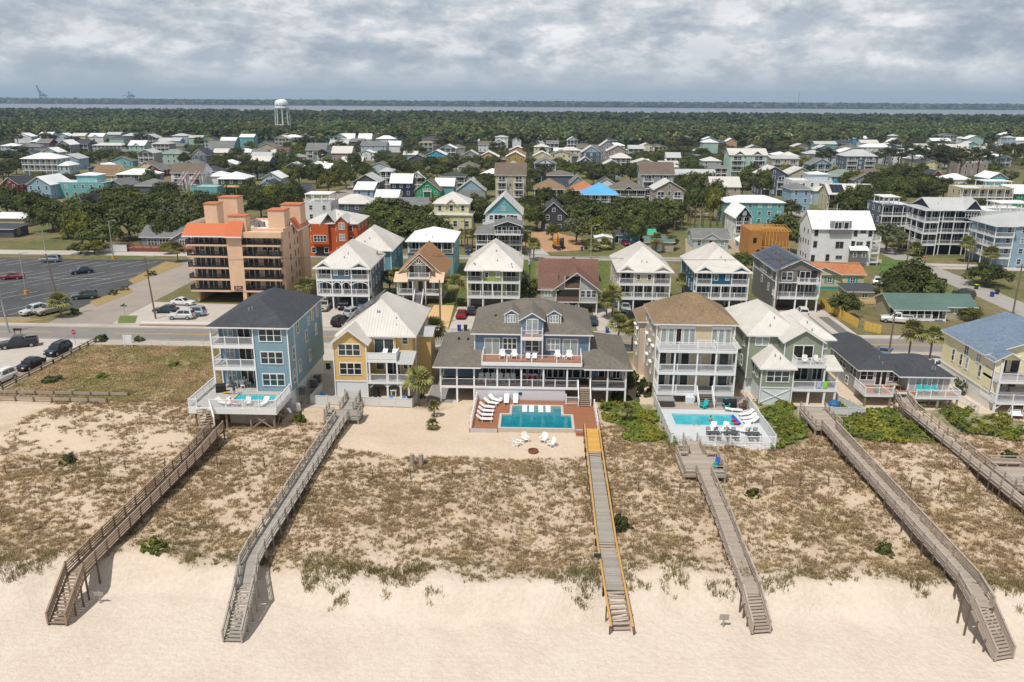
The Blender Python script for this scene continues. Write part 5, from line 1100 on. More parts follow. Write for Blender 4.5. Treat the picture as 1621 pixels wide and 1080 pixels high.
place(proto_adt, 22.1, 98.0, .6, rad(-60), 'turquoise adirondack chair by the foot of the cream house steps', None, 1.15); place(proto_adt, 25.1, 98.2, .6, rad(-5), 'turquoise adirondack chair in front of the black grill cover', None, 1.15)
place(proto_adb, 27.2, 98.0, .6, rad(-50), 'brown reclining chair in the far corner of the terrace', None, 1.1)
for i, y in enumerate((95.6, 94.3, 93.2)): place(proto_ch, 27.0, y, .6, rad(-72), ['farthest', 'middle', 'nearest'][i]+' white lounger of the three right of the terrace pool', 'loungers right of the terrace pool')
place(proto_chf, 25.9, 97.0, .6, rad(80), 'white flat lounger behind the terrace pool')
for i, x in enumerate((21.7, 23.2, 24.4, 25.8)): place(proto_ch, x, 90.6, .6, rad(-25 if i != 2 else 60), ['leftmost', 'second', 'third', 'rightmost'][i]+' white lounger of the row seaward of the terrace pool', 'loungers seaward of the terrace pool')
DARKW = mat('dark grey wicker', (.07, .07, .078), .8, .15)
pdc = None
for i, x in enumerate((21.4, 23.5, 26.1)):
 table('patio_table', ['left', 'middle', 'right'][i]+' dark patio table behind the white terrace rail', x, 88.4, .6, 1.5, .9, DARKW)
 for j, (dx, dy, a) in enumerate(((-.45, .75, 0), (.45, .75, 0), (-.45, -.75, pi), (.45, -.75, pi))):
  lb = f"dark chair on the {['far', 'far', 'sea', 'sea'][j]} side, {['left', 'right', 'left', 'right'][j]}, of the {['left', 'middle', 'right'][i]} patio table"
  if pdc is None: pdc = dchair('patio_chair', lb, 'dark patio chairs on the terrace', DARKW); pdc.location = (x+dx, 88.4+dy, .6)
  else: dup(pdc, (x+dx, 88.4+dy, .6), a, lb, 'dark patio chairs on the terrace')
hb = thing('hot_tub', 'square dark hot tub with grey cover left of the cream house steps', 'hot tub', (17.3, 98.9, .6)); obj('shell', MB().box(-1.0, 1.0, -.75, .75, 0, .85), mat('dark tub panels', (.06, .05, .045), .7, .1), hb); obj('cover', MB().box(-1.05, 1.05, -.8, .8, .86, .97), mat('grey tub cover', (.27, .27, .26), .8, .08), hb)
def grill(x, y, z, rz, label, w=1.3):
 t = thing('covered_grill', label, 'grill', (x, y, z), rz); mb = MB(); mb.prism([(-.34, .05), (-.32, .85), (-.18, 1.12), (.18, 1.12), (.32, .85), (.34, .05)], -w/2, w/2); obj('cover', mb, BLACK, t)
 for k in (-1, 1): obj('wheel', MB().cyl((k*(w/2-.1), -.3, .08), (k*(w/2-.04), -.3, .08), .08), BLACK, t)
 return t
grill(25.6, 98.6, .6+.35*0, 0, 'black covered grill behind the turquoise chair on the terrace', 1.7)
fl = thing('pool_float', 'blue pool float with red and white ends at the shallow end', 'pool float', (25.3, 93.6, .62)); obj('mat', MB().cyl((0, 1.6, .08), (.25, -1.0, .08), .2, n=12), mat('blue vinyl', (.02, .10, .50), .4), fl); obj('end', MB().cyl((-.5, .3, .08), (-.1, .3, .08), .16, n=12).cyl((-.45, -.7, .08), (.1, -.7, .08), .18, n=12), mat('red vinyl', (.55, .04, .04), .4), fl)
hr = thing('pool_handrail', 'pair of bright steel pool ladder rails at the pool edge', 'handrail', (20.0, 92.2, .6))
for k in (-.3, .3): obj('rail', MB().cyl((k, -.3, 0), (k, -.3, .7), .03).cyl((k, -.3, .7), (k, .25, .75), .03).cyl((k, .25, .75), (k, .4, .0), .03), METAL, hr)

# ================================================================ E: green house
SE = siding('sage green siding', c8(152, 166, 142, .92)); MBASE = mat('mint white base', (.62, .70, .71), .7, .04)
Eh = House('beach_house', 'sage green house with pale metal roofs and braced white base next to the cream house', 30.2, 101.4, 10.1, 18)
Eh.wall(0, 4.2, 0, 5, 2.45, 5.2, SE); Eh.wall(.04, 4.16, .04, 5, 0, 2.45, MBASE); Eh.wall(-.9, 6.1, 4.2, 18, 2.2, 8.6, SE); Eh.wall(4.2, 10.1, 3.6, 14, 2.2, 8.3, SE); Eh.wall(3.2, 8.2, 1.6, 4, 5.3, 8.45, SE); Eh.wall(-.8, 10, 4.8, 17.8, 0, 2.2, MBASE)
Eh.corner(0, 4.2, 0, .01, 0, 5.2); Eh.corner(3.2, 8.2, 1.6, 1.61, 5.7, 8.4); Eh.corner(-.9, 10.1, 4.2, 18, 2.3, 8.3)
Eh.trim.bar((.2, -.02, .3), (4.0, -.02, 2.2), .05, .1); Eh.trim.bar((.2, -.05, 2.2), (4.0, -.05, .3), .05, .1); Eh.trim.box(-.02, 4.22, -.04, .0, 2.36, 2.5)
Eh.win('f', 2.2, 3.3, 2.9, 1.45, 3, 0); Eh.win('f', .9, 7.1, 1.7, 1.1, 2, 4.2); Eh.door('f', 5.7, 5.8, 2.5, 2.05, 2, 1.6); Eh.win('f', 9.1, 6.9, .7, .9, 1, 3.6)
for x, w in ((4.9, .9), (6.4, 1.8), (8.6, 1.2)): Eh.door('f', x, 2.45, w, 2.05, 2, 3.6)
Eh.slab(4.22, 10.2, -.1, 3.6, 2.35, .38); Eh.slab(4.3, 8.3, -.15, 1.6, 5.7, .42)
Eh.railing([(4.3, 0, 2.35), (10.1, 0, 2.35), (10.1, 3.5, 2.35)], 1.0, sp=2.4); Eh.railing([(4.4, 1.5, 5.7), (4.4, -.05, 5.7), (8.2, -.05, 5.7), (8.2, 1.5, 5.7)], .95, sp=2.0)
for x in (6.5, 8.6, 10.0): Eh.post(x, .1, 0, 2.0, .24)
for x in (8.3, 10.0): Eh.post(x, .1, 2.35, 5.1, .2)
Eh.hip(0, 4.2, 0, 9, 5.2, 2.1, M_CREAM, .4, 'y', .42); Eh.roofpoly([(8.35, -.4, 5.1), (10.6, -.4, 5.1), (10.6, 3.6, 6.0), (8.35, 3.6, 6.0)], M_CREAM, .16, .42)
Eh.hip(-.9, 6.1, 4.2, 18, 8.6, 2.5, M_CREAM, .5, 'y', .42); Eh.hip(4.0, 10.1, 3.6, 14, 8.3, 2.3, M_CREAM, .5, 'y', .42); Eh.gable(3.2, 8.2, 1.6, 9, 8.45, 1.55, M_CREAM, 'y', .35, SE, .42, back=False)
Eh.wall(-1.7, -.9, 8, 12, 2.6, 5.1, SE); Eh.roofpoly([(-2.1, 7.7, 5.1), (-.9, 7.7, 5.6), (-.9, 12.3, 5.6), (-2.1, 12.3, 5.1)][::-1], M_CREAM, .14)
for u in (2.0, 3.8): Eh.win('l', u, 3.3, .8, 1.4, 1, 0)
for u, z in ((6.5, 6.3), (9.5, 3.4), (12, 6.3), (15, 6.3), (7, 3.3)): Eh.win('l', u, z, .8, 1.4, 1, -.9 if u != 9.5 else -1.7)
Eh.done()
place(proto_ad, 35.9, 102.0, 5.7, rad(-10), 'left white chair on the sage green house balcony', None, 1.05); place(proto_ad, 37.5, 102.0, 5.7, rad(10), 'right white chair on the sage green house balcony', None, 1.05)
fence('low white yard wall at the right of the sage green house', [(34.5, 98.2, .1), (42.8, 97.6, .1), (40.9, 103.0, .1)], 1.0)
tp = thing('covered_ball', 'round blue covered bundle under the sage green house porch', 'covered bundle', (39.7, 100.0, 0)); obj('cover', MB().lathe([(0, 1.35), (.45, 1.25), (.72, .85), (.75, .5), (.6, .1), (0, .02)], n=16), mat('blue tarpaulin', (.02, .12, .30), .6, .12), tp); obj('base', MB().lathe([(.5, .1), (.5, 0), (0, 0)], n=12), BLACK, tp)
for i, (x, c) in enumerate(((37.9, (.45, .5, .75)), (38.7, (.25, .7, .05)))):
 tw = thing('beach_towel', ['pale blue', 'lime green'][i]+' towel hung over the sage green house porch rail', 'towel', (x, 101.33, 3.05)); obj('cloth', MB().prism([(-.05, -.5), (-.05, .36), (.0, .40), (.13, .36), (.13, -.15), (.115, -.15), (.115, .35), (0, .38), (-.035, .35), (-.035, -.5)], -.3, .3), mat(['pale blue towel', 'lime towel'][i], c, .9), tw)

# ================================================================ F: low grey house on decks
SF = siding('white grey siding', c8(205, 205, 210, .85)); SFS = siding('stone grey siding', c8(190, 186, 180, .8))
Fh = House('beach_house', 'low white grey house with charcoal hip roofs and two decks on posts', 44.7, 102.7, 11, 18)
fz, fe = 1.75, 4.0
Fh.wall(5.6, 11, 0, 9, .3, fe, SF); Fh.wall(0, 5.6, 2.4, 18, 0, fe, SFS); Fh.wall(.1, 5.5, 2.36, 2.4, 0.2, fe-.1, SF)
Fh.hip(0, 5.6, 2.4, 18, fe, 1.7, R_CHAR, .5, 'y'); Fh.hip(4.6, 11, 0, 9, fe, 1.75, R_CHAR, .5, 'x'); Fh.corner(5.6, 11, 0, 9, .5, fe)
for x in (6.9, 7.7, 9.0, 9.8): Fh.door('f', x, fz+.05, .62, 2.0, 1, 0, BLIND)
Fh.win('f', .95, fz+.75, 1.7, 1.25, 2, 2.36, GLASSD); Fh.door('f', 2.5, fz+.05, .6, 2.0, 1, 2.36); Fh.door('f', 3.3, fz+.05, .6, 2.0, 1, 2.36); Fh.win('f', 4.6, fz+.6, 1.3, 1.35, 2, 2.36)
for u in (4, 5.2, 8, 9.2, 13): Fh.win('l', u, 2.3, .9, 1.3, 1, 0)
Fh.win('l', 6.5, .5, .9, 1.0, 1, 0)
Fh.slab(5.7, 11.6, -2.2, 0, fz, .3, REDDECK, WHITE); Fh.slab(-.7, 3.1, -1.6, 2.3, fz, .3, REDDECK, WHITE); Fh.slab(3.12, 5.68, -.4, 2.3, fz, .3, REDDECK, WHITE)
Fh.railing([(5.8, -2.1, fz), (11.5, -2.1, fz), (11.5, -.1, fz)], .95, sp=2.); Fh.railing([(-.6, 2.2, fz), (-.6, -1.5, fz), (3.0, -1.5, fz), (3.4, -.9, fz)], .95, sp=2.)
for x, y in ((-.5, -1.4), (2.8, -1.4), (1.2, 1.0), (4.0, -.3), (6.0, -2.0), (8.8, -2.0), (11.3, -2.0), (8.5, -.4), (11.3, -.3)): Fh.post(x, y, -.3, fz-.3, .22, WOOD_BROWN if x < 3 else WOOD_GREY)
Fh.done()
for i, x in enumerate((51.5, 52.5, 53.5)): place(proto_adt, x, 101.8, fz, 0, ['left', 'middle', 'right'][i]+' turquoise chair of the three in a row on the grey house deck', 'turquoise chairs on the low deck', 1.08)
table('picnic_table', 'wooden dining table on the left deck of the low grey house', 49.0, 103.4, fz, 1.7, .9, WOOD_TAN); table('square_table', 'green covered square table by the left deck rail', 45.9, 101.9, fz, .9, .9, mat('green cover', (.01, .22, .16), .7))
# ================================================================ G: pale yellow house at the right edge
SG = siding('pale yellow siding', c8(246, 234, 182, 1.02))
Gh = House('beach_house', 'pale yellow house with blue grey shingle roof at the right edge', 60.3, 101.0, 16, 13.6)
Gh.wall(0, 16, 2.4, 13.6, 2.3, 7.05, SG); Gh.wall(0, 1.0, 0, 2.4, 2.3, 7.05, SG); Gh.wall(.05, 16, 2.4, 13.6, 0, 2.3, mat('white stucco', (.68, .67, .64), .8, .04)); Gh.wall(.05, .95, .05, 2.4, 0, 2.3, mat('white stucco', (.68, .67, .64)))
Gh.band(0, 16, 0.05, 13.6, 2.2, .26, .03); Gh.corner(0, 1.0, 0, .01, 2.4, 7.0); Gh.gable(0, 17, 2.4, 13.6, 7.05, 2.75, R_BLUE, 'y', .5, SG, ohg=.5); Gh.gable(0, 3.4, 0, 5, 6.9, 1.0, R_BLUE, 'y', .4, SG, back=False)
for u, z in ((3.2, 3.5), (6.6, 3.5), (8.2, 3.5), (10.4, 3.5)): Gh.win('l', u, z, .6, 1.6, 1, 0)
for u in (4.0, 7.2): Gh.win('l', u, 5.3, .95, 1.35, 2, 0)
Gh.win('l', 6.6, .6, .6, 1.3, 1, .05)
for z in (1.55, 4.45, 7.1):
 x0 = 0.0 if z < 7 else 5.2
 Gh.slab(x0, 16, -1.4, 2.4, z, .34); Gh.railing([(x0+.05, 2.3, z), (x0+.05, -1.3, z), (15.9, -1.3, z)], 1., sp=2.2)
for x in (.12, 5.4, 10): Gh.post(x, -1.25, 0, 6.8, .24)
for s1 in (-1, 1): Gh.trim.bar((5.4, -1.2, .4), (5.4+s1*1.0, -1.2, 1.25), .12, .12)
Gh.trim.bar((.12, -1.2, .4), (1.1, -1.2, 1.25), .12, .12)
for z in (1.6, 4.5): 
 for x in (2.3, 4.0, 6.4, 9): Gh.door('f', x, z, 1.1, 2.1, 1, 2.4)
Gh.done()
person('person in a coral top seated on the pale yellow house lower porch', 62.9, 101.3, 1.55, rad(20), mat('coral cotton', (.45, .13, .09), .9), mat('dark swimwear', (.02, .02, .03)), 'sit')
pch = dchair('porch_chair', 'teal porch chair under the seated person in coral', None, AQUA); pch.location = (62.9, 101.4, 1.55); pch.rotation_euler = (0, 0, rad(20))
fence('white picket fence between the low grey and pale yellow houses', [(57.2, 109, 0), (58.4, 99.6, 0)], 1.0, 'p', WHITE, 2.2, .14)
sw = thing('garden_swing', 'white double garden swing in front of the pale yellow house', 'garden swing', (62.3, 97.8, 0))
for k in (-1, 1): obj('frame', MB().cyl((k*1.0, -.8, 0), (k*.8, 0, 1.9), .05).cyl((k*1.0, .8, 0), (k*.8, 0, 1.9), .05), WHITE, sw)
obj('top_bar', MB().cyl((-.9, 0, 1.9), (.9, 0, 1.9), .05), WHITE, sw); obj('seat', MB().box(-.7, .7, -.3, .3, .5, .56), WHITE, sw); obj('backrest', MB().bar((0, .3, .56), (0, .45, 1.1), 1.4, .05), WHITE, sw)
for x in (-.65, .65): obj('hanger', MB().cyl((x, 0, .55), (x, 0, 1.88), .02), WHITE, sw)
# people and things on the blue house deck
person('person in navy top bending to the yellow towel by the black grill', -38.3, 94.2, Z1, rad(70), mat('navy cotton', (.012, .02, .07), .9), mat('grey shorts', (.10, .11, .14), .9), 'bend')
grill(-40.3, 95.0, Z1, rad(20), 'large round black covered grill at the corner of the blue house deck', 1.25)
tw = thing('beach_towel', 'yellow towel spread on the grey deck beside the person in navy', 'towel', (-39.2, 94.4, Z1)); obj('cloth', MB().bar((-.7, .25, .05), (.5, -.25, .35), .35, .04), mat('yellow towel', (.7, .45, .05), .9), tw)
for i, (x, a) in enumerate(((-38.2, 70), (-36.9, 60), (-35.2, 5), (-33.3, -12))): place(proto_ch if i != 2 else proto_ad, x, 90.5, Z1, rad(a), ['leftmost white lounger', 'second white lounger', 'white chair between loungers', 'rightmost white lounger'][i]+' along the seaward rail of the blue house deck')
person('sunbather on a white lounger by the blue house deck rail', -36.9, 90.5, Z1-.03, rad(60), None, mat('pink swimwear', (.6, .08, .15), .8), 'lie')
table('round_table', 'round white table under the blue house balcony', -38.6, 97.3, Z1, 1.5, 1.5, CHW, round_=True)
dcw = None
for i, (dx, dy) in enumerate(((-1.0, -.3), (-.3, -1.0), (.6, -.9), (1.1, .1), (.2, 1.0))):
 a = atan2(dx, -dy); lb = ['left', 'near left', 'near right', 'right', 'far'][i]+' white chair at the round table under the blue house balcony'
 if dcw is None: dcw = dchair('dining_chair', lb, 'chairs at the round white table', CHW); dcw.location = (-38.6+dx, 97.3+dy, Z1); dcw.rotation_euler = (0, 0, a)
 else: dup(dcw, (-38.6+dx, 97.3+dy, Z1), a, lb)
person('person in pale blue top seated at the round table', -39.65, 97.0, Z1, rad(75), mat('pale blue cotton', (.25, .45, .6), .9), mat('grey shorts', (.1, .11, .14)), 'sit')
# yellow house balconies and patio
for i, x in enumerate((-20.6, -19.2)): place(proto_ch, x, 102.6, 5.5, rad(-8+6*i), ['left', 'right'][i]+' white lounger on the yellow house balcony')
for i, (x, y) in enumerate(((-19.2, 99.2), (-17.7, 99.2), (-28.6, 100.2))):
 place(proto_adt if False else cached('bluead', lambda: adirondack('adirondack_chair', 'x', None, mat('bright blue resin', (.02, .28, .68), .5))), x, y, 0.02, rad((0, -40, 40)[i]), ['left bright blue chair on the yellow house patio', 'right bright blue chair on the yellow house patio', 'bright blue chair in the side yard of the yellow house'][i])
grill(-21.6, 101.6, 0, rad(90), 'black covered box under the yellow house porch', 1.1); table('bar_table', 'white bar table under the yellow house porch', -19.3, 101.9, 0, .9, .7, CHW, 1.0)
grill(-16.6, 99.3, 0, 0, 'black covered grill at the corner of the white patio fence', .8)
# ---------------------------------------------------------------- timber beach walkways
def boardwalk(label, pts, w, wood, railstyle, bottom, railm=None, h=1.0, posts=True, nst=None, pw=.13, sections=None, deckm=None, stw=None):
 t = thing('boardwalk', label, 'boardwalk', (0, 0, 0)); railm = railm or wood; P = [Vector(p) for p in pts]
 mb = MB(); st = MB()
 for a, b_ in zip(P[:-1], P[1:]):
  d = b_-a; Ln = d.length; d /= Ln; s_ = Vector((-d.y, d.x, 0)).normalized(); n = int(Ln/.15)
  for i in range(n):
   c = a+d*((i+.5)*Ln/n); j = random.uniform(-.03, .03); mb.bar(c-s_*(w/2+.04+j), c+s_*(w/2+.04-j), Ln/n-.012, .04)
  for k in (-1, 0, 1): st.bar(a+s_*(k*w*.46)-Vector((0, 0, .16)), b_+s_*(k*w*.46)-Vector((0, 0, .16)), .05, .22)
 obj('walking_boards', mb, deckm or wood, t); obj('joists', st, WOOD_DARK if wood is not WOOD_NEW else wood, t)
 lefts, rights = [], []
 for i, p in enumerate(P):
  d = (P[min(i+1, len(P)-1)]-P[max(i-1, 0)]); d.z = 0; d.normalize(); s_ = Vector((-d.y, d.x, 0)); lefts.append(p+s_*(w/2)); rights.append(p-s_*(w/2))
 for side in (lefts, rights):
  if railstyle: obj('railing', rail_mb([tuple(p) for p in side], h, railstyle, 2.0, pw=pw), railm, t)
 if posts:
  for a, b_ in zip(P[:-1], P[1:]):
   Ln = (b_-a).length; n = max(1, round(Ln/2.05))
   for i in range(n+1):
    c = a.lerp(b_, i/n); d = (b_-a).normalized(); s_ = Vector((-d.y, d.x, 0)).normalized()
    for k in (-1, 1):
     q = c+s_*(k*(w/2+.02)); obj('piling', MB().cyl((q.x, q.y, gz1(q.x, q.y)-.5), (q.x, q.y, c.z+(.2 if railstyle else -.05)), .085, n=7), WOOD_DARK if wood is not WOOD_GREY else WOOD_GREY, t)
 if bottom:
  a, b_ = P[-1], Vector(bottom); ww = stw or w; s0 = obj('stairs', stair_mb(tuple(a), tuple(b_), ww, nst), deckm or wood, t)
  d = b_-a; d.z = 0; s_ = Vector((-d.y, d.x, 0)).normalized()
  for k in (-1, 1):
   obj('stair_rail', rail_mb([tuple(a+s_*k*ww/2), tuple(b_+s_*k*ww/2)], h, railstyle or 'b2', 1.9, pw=pw), railm, s0)
   for f in (.25, .6, .98): q = a.lerp(b_, f)+s_*k*ww/2; obj('piling', MB().cyl((q.x, q.y, gz1(q.x, q.y)-.5), (q.x, q.y, q.z), .085, n=7), WOOD_DARK if wood is not WOOD_GREY else WOOD_GREY, t)
 return t
def bz(x, y, dz=0.): return gz1(x, y)+dz
b1 = boardwalk('brown boardwalk with boarded rails running from the blue house deck to the beach', [(-37.6, 86.4, 1.45), (-37.5, 80, 1.25), (-37.7, 60, 1.35), (-37.75, 56.4, 1.3)], 1.5, WOOD_BROWN, 'b', (-37.75, 53.1, -1.15), nst=14)
b2 = boardwalk('grey weathered boardwalk from the yellow house gate bending down to the beach', [(-24.0, 91.6, 1.0), (-24.0, 60.5, 1.35), (-23.9, 58.3, 1.3), (-23.05, 55.0, 1.3)], 1.45, WOOD_GREY, 'b2', (-23.07, 51.6, -1.2), nst=15)
def platform(t, x0, x1, y0, y1, z, m, rails, posts, rs='b2', rm=None):
 mb = MB(); plankdeck(mb, x0, x1, y0, y1, z, .15); obj('platform_boards', mb, m, t)
 obj('platform_rim', MB().box(x0-.03, x1+.03, y0-.05, y0-.002, z-.32, z+.01).box(x0-.05, x0-.002, y0, y1, z-.32, z+.01).box(x1+.002, x1+.05, y0, y1, z-.32, z+.01).box(x0, x1, y1+.002, y1+.05, z-.32, z+.01), m, t)
 for r in rails: obj('platform_rail', rail_mb([(x, y, z) for x, y in r], 1.0, rs, 1.6), rm or m, t)
 for x, y in posts: obj('piling', MB().box(x-.09, x+.09, y-.09, y+.09, bz(x, y, -.6), z-.05), WOOD_GREY, t)
platform(b2, -26.3, -21.9, 91.7, 94.4, 1.0, WOOD_GREY, [[(-26.2, 94.3), (-26.2, 91.8), (-24.9, 91.8)], [(-23.1, 91.8), (-22.0, 91.8), (-22.0, 94.3), (-23.1, 94.3)]], [(-26.2, 91.8), (-26.2, 94.2), (-22, 91.8), (-22, 94.2)])
platform(b2, -24.9, -23.2, 94.45, 98.3, 1.0, WOOD_GREY, [[(-24.9, 98.2), (-24.9, 94.5)], [(-23.2, 98.2), (-23.2, 94.5)]], [(-24.8, 96), (-23.3, 96)])
bn = thing('bench', 'grey timber bench on the yellow house boardwalk platform', 'bench', (-25.7, 93.2, 1.0)); obj('seat', MB().box(-.25, .25, -1.0, 1.0, .4, .46), WOOD_GREY, bn)
for y in (-.85, .85): obj('leg', MB().box(-.2, .2, y-.05, y+.05, 0, .4), WOOD_GREY, bn)
# the low walkway with new yellow pine rails
b3 = thing('boardwalk', 'low grey boardwalk edged with bright yellow pine rails below the red deck', 'boardwalk', (0, 0, 0))
mb = MB(); yb = MB(); mb2 = MB()
secs = [(6.95, 89.6, 1.0, 6.85, 83.0, 1.0, yb), (6.8, 82.0, .68, 6.72, 64.2, .68, mb), (6.72, 63.2, .45, 6.85, 57.2, .42, mb2)]
for (x0, y0, z0, x1, y1, z1, tgt) in secs:
 n = int(abs(y1-y0)/.15)
 for i in range(n):
  f = (i+.5)/n; x = x0+(x1-x0)*f; y = y0+(y1-y0)*f; zz = z0+(z1-z0)*f; j = random.uniform(-.02, .02); tgt.bar((x-.78+j, y, zz), (x+.78+j, y, zz), .138, .05)
obj('walking_boards', mb, WOOD_GREY, b3); obj('walking_boards', mb2, WOOD_GREY, b3); obj('new_boards', yb, WOOD_NEW, b3)
for a, b_, n in (((6.85, 83.0, 1.0), (6.8, 82.0, .68), 3), ((6.72, 64.2, .68), (6.72, 63.2, .45), 3), ((6.85, 57.2, .42), (7.15, 54.0, -1.15), 8)): obj('stairs', stair_mb(a, b_, 1.5, n), WOOD_TAN, b3)
for k in (-1, 1):
 rl = [(6.95+k*.85, 89.6, 1.6), (6.85+k*.85, 83.0, 1.5), (6.72+k*.85, 64.2, 1.0), (6.85+k*.85, 57.2, .75), (7.15+k*.85, 53.7, -.5)]
 rb = MB()
 for a, b_ in zip(rl[:-1], rl[1:]): rb.bar(a, b_, .17, .05); rb.bar(Vector(a)-Vector((0, 0, .35)), Vector(b_)-Vector((0, 0, .35)), .05, .16)
 obj('handrail', rb, mat('honey pine rail', (.50, .29, .10), .8, .16, 5.), b3)
 for a, b_ in zip(rl[:-1], rl[1:]):
  n = max(1, round((Vector(b_)-Vector(a)).length/2.2))
  for i in range(n+1): q = Vector(a).lerp(Vector(b_), i/n); obj('piling', MB().box(q.x+k*.1-.06, q.x+k*.1+.06, q.y-.06, q.y+.06, bz(q.x, q.y, -.5), q.z-.03), WOOD_DARK, b3)
b4 = boardwalk('grey boardwalk from the concrete terrace through a square platform to the beach', [(18.05, 77.2, 1.2), (18.0, 68, 1.15), (17.85, 62, .95), (17.8, 56.6, .8)], 1.45, WOOD_TAN, 'b2', (18.15, 54.2, -1.1), nst=12)
platform(b4, 15.9, 20.4, 77.3, 82.5, 1.2, WOOD_TAN, [[(17.3, 82.4), (15.95, 82.4), (15.95, 77.35), (17.2, 77.35)], [(19.0, 77.35), (20.35, 77.35), (20.35, 82.4), (19.1, 82.4)]], [(16, 77.4), (16, 80), (16, 82.4), (20.3, 77.4), (20.3, 80), (20.3, 82.4)])
platform(b4, 17.4, 19.0, 82.55, 86.3, 1.1, WOOD_TAN, [[(17.4, 82.6), (17.4, 86.2)], [(19.0, 82.6), (19.0, 86.2)]], [(17.45, 84.5), (18.95, 84.5)])
for i, (x, y) in enumerate(((16.6, 81.9), (19.75, 81.9))):
 bn = thing('bench', ['left', 'right'][i]+' built-in timber bench on the square boardwalk platform', 'bench', (x, y, 1.2)); obj('seat', MB().box(-.55, .55, -.22, .22, .40, .46), WOOD_TAN, bn)
 for u in (-.45, .45): obj('leg', MB().box(u-.05, u+.05, -.18, .18, 0, .40), WOOD_TAN, bn)
hp = thing('beach_gear', 'heap of teal and blue beach gear on the square boardwalk platform', 'beach gear', (19.6, 78.9, 1.2)); obj('bag', MB().lathe([(0, .75), (.22, .7), (.34, .3), (.32, .02), (0, 0)], n=10), mat('teal canvas', (.01, .27, .27), .8, .2), hp); obj('folded_chair', MB().bar((.1, .1, .0), (.35, .5, 1.1), .5, .07), mat('blue canvas', (.02, .09, .42), .8), hp); obj('dark_bag', MB().box(.2, .75, -.3, .1, 0, .4), BLACK, hp)
b5 = boardwalk('long grey boardwalk from the sage green house platform down to the beach', [(35.6, 90.3, 1.3), (35.6, 57.8, 1.5), (35.05, 54.6, 1.45)], 1.6, WOOD_TAN, 'b', (35.76, 51.9, -1.2), nst=15)
platform(b5, 34.0, 37.2, 90.4, 96.4, 1.3, WOOD_TAN, [[(34.05, 96.3), (34.05, 90.45), (34.8, 90.45)], [(36.5, 90.45), (37.15, 90.45), (37.15, 96.3)]], [(34.1, 90.5), (34.1, 93.5), (37.1, 90.5), (37.1, 93.5), (34.1, 96.3), (37.1, 96.3)])
b6 = boardwalk('grey boardwalk descending from the low grey house decks past a side platform', [(48.6, 100.6, 1.65), (48.5, 97.5, 1.0), (48.5, 57.0, 1.4)], 1.5, WOOD_TAN, 'b2', (48.6, 53.2, -1.15), nst=14)
platform(b6, 49.35, 53.2, 75.6, 81.4, 1.2, WOOD_TAN, [[(49.5, 81.3), (53.1, 81.3), (53.1, 75.7), (49.5, 75.7)]], [(49.5, 81.3), (53.1, 81.3), (53.1, 75.7), (49.5, 75.7), (53.1, 78.4)])
bn = thing('bench', 'long grey bench along the back of the side platform at the right edge', 'bench', (51.4, 80.8, 1.2)); obj('seat', MB().box(-1.6, 1.6, -.24, .24, .42, .48), WOOD_TAN, bn); obj('backrest', MB().box(-1.6, 1.6, .24, .29, .55, .85), WOOD_TAN, bn)
for u in (-1.4, 0, 1.4): obj('leg', MB().box(u-.05, u+.05, -.2, .2, 0, .42), WOOD_TAN, bn)
bn = thing('bench', 'short grey bench facing the sea on the side platform', 'bench', (52.0, 77.2, 1.2)); obj('seat', MB().box(-.8, .8, -.24, .24, .42, .48), WOOD_TAN, bn); obj('backrest', MB().box(-.8, .8, -.29, -.24, .55, .85), WOOD_TAN, bn)
for u in (-.7, .7): obj('leg', MB().box(u-.05, u+.05, -.2, .2, 0, .42), WOOD_TAN, bn)
# sand fence of thin stakes with wire across the dune
FEN = [GP([(10, 752), (120, 742), (200, 750), (262, 745)]), GP([(345, 742), (420, 748)]), GP([(545, 765), (590, 762), (650, 760), (716, 760), (760, 762), (805, 765), (850, 770), (895, 775), (930, 778)]), GP([(960, 778), (1010, 782), (1045, 780), (1075, 790)]), GP([(1178, 775), (1222, 776), (1265, 778), (1310, 777), (1352, 780)]), GP([(1440, 776), (1485, 778), (1527, 780), (1570, 782)])]
LABF = ['left of the brown boardwalk', 'right of the brown boardwalk', 'below the sandy yard', 'right of the yellow railed boardwalk', 'right of the square platform', 'left of the right edge side platform']
wirem = mat('fence wire', (.12, .10, .08), .7)
for P, lb in zip(FEN, LABF):
 t = thing('wire_fence', 'low wire fence on dark stakes across the dune '+lb, 'fence', (0, 0, 0), 0, 'sand fences across the dune')
 pts = []
 for a, b_ in zip(P[:-1], P[1:]):
  n = max(1, round(math.dist(a, b_)/3.2)); pts += [(a[0]+(b_[0]-a[0])*i/n, a[1]+(b_[1]-a[1])*i/n) for i in range(n)]
 pts.append(P[-1])
 for x, y in pts: obj('stake', MB().cyl((x, y, bz(x, y, -.3)), (x+random.uniform(-.06, .06), y, bz(x, y, 1.15)), .055, n=6), WOOD_DARK, t)
 wm_ = MB()
 for a, b_ in zip(pts[:-1], pts[1:]):
  for h_ in (.35, .7, 1.0): wm_.bar((*a, bz(*a, h_)), (*b_, bz(*b_, h_)), .014, .014)
 obj('wire', wm_, wirem, t)
for i, (x, y) in enumerate((G(653, 742), G(667, 742))):
 st = thing('sand_bag_post', ['left', 'right'][i]+' short tan post below the sandy yard', 'post', (x, y, bz(x, y))); obj('post', MB().cyl((0, 0, -.2), (0, 0, 1.35), .24, .26, n=12), WOOD_TAN, st); obj('cap', MB().cyl((0, 0, 1.35), (0, 0, 1.39), .28, n=12), WOOD_TAN, st)
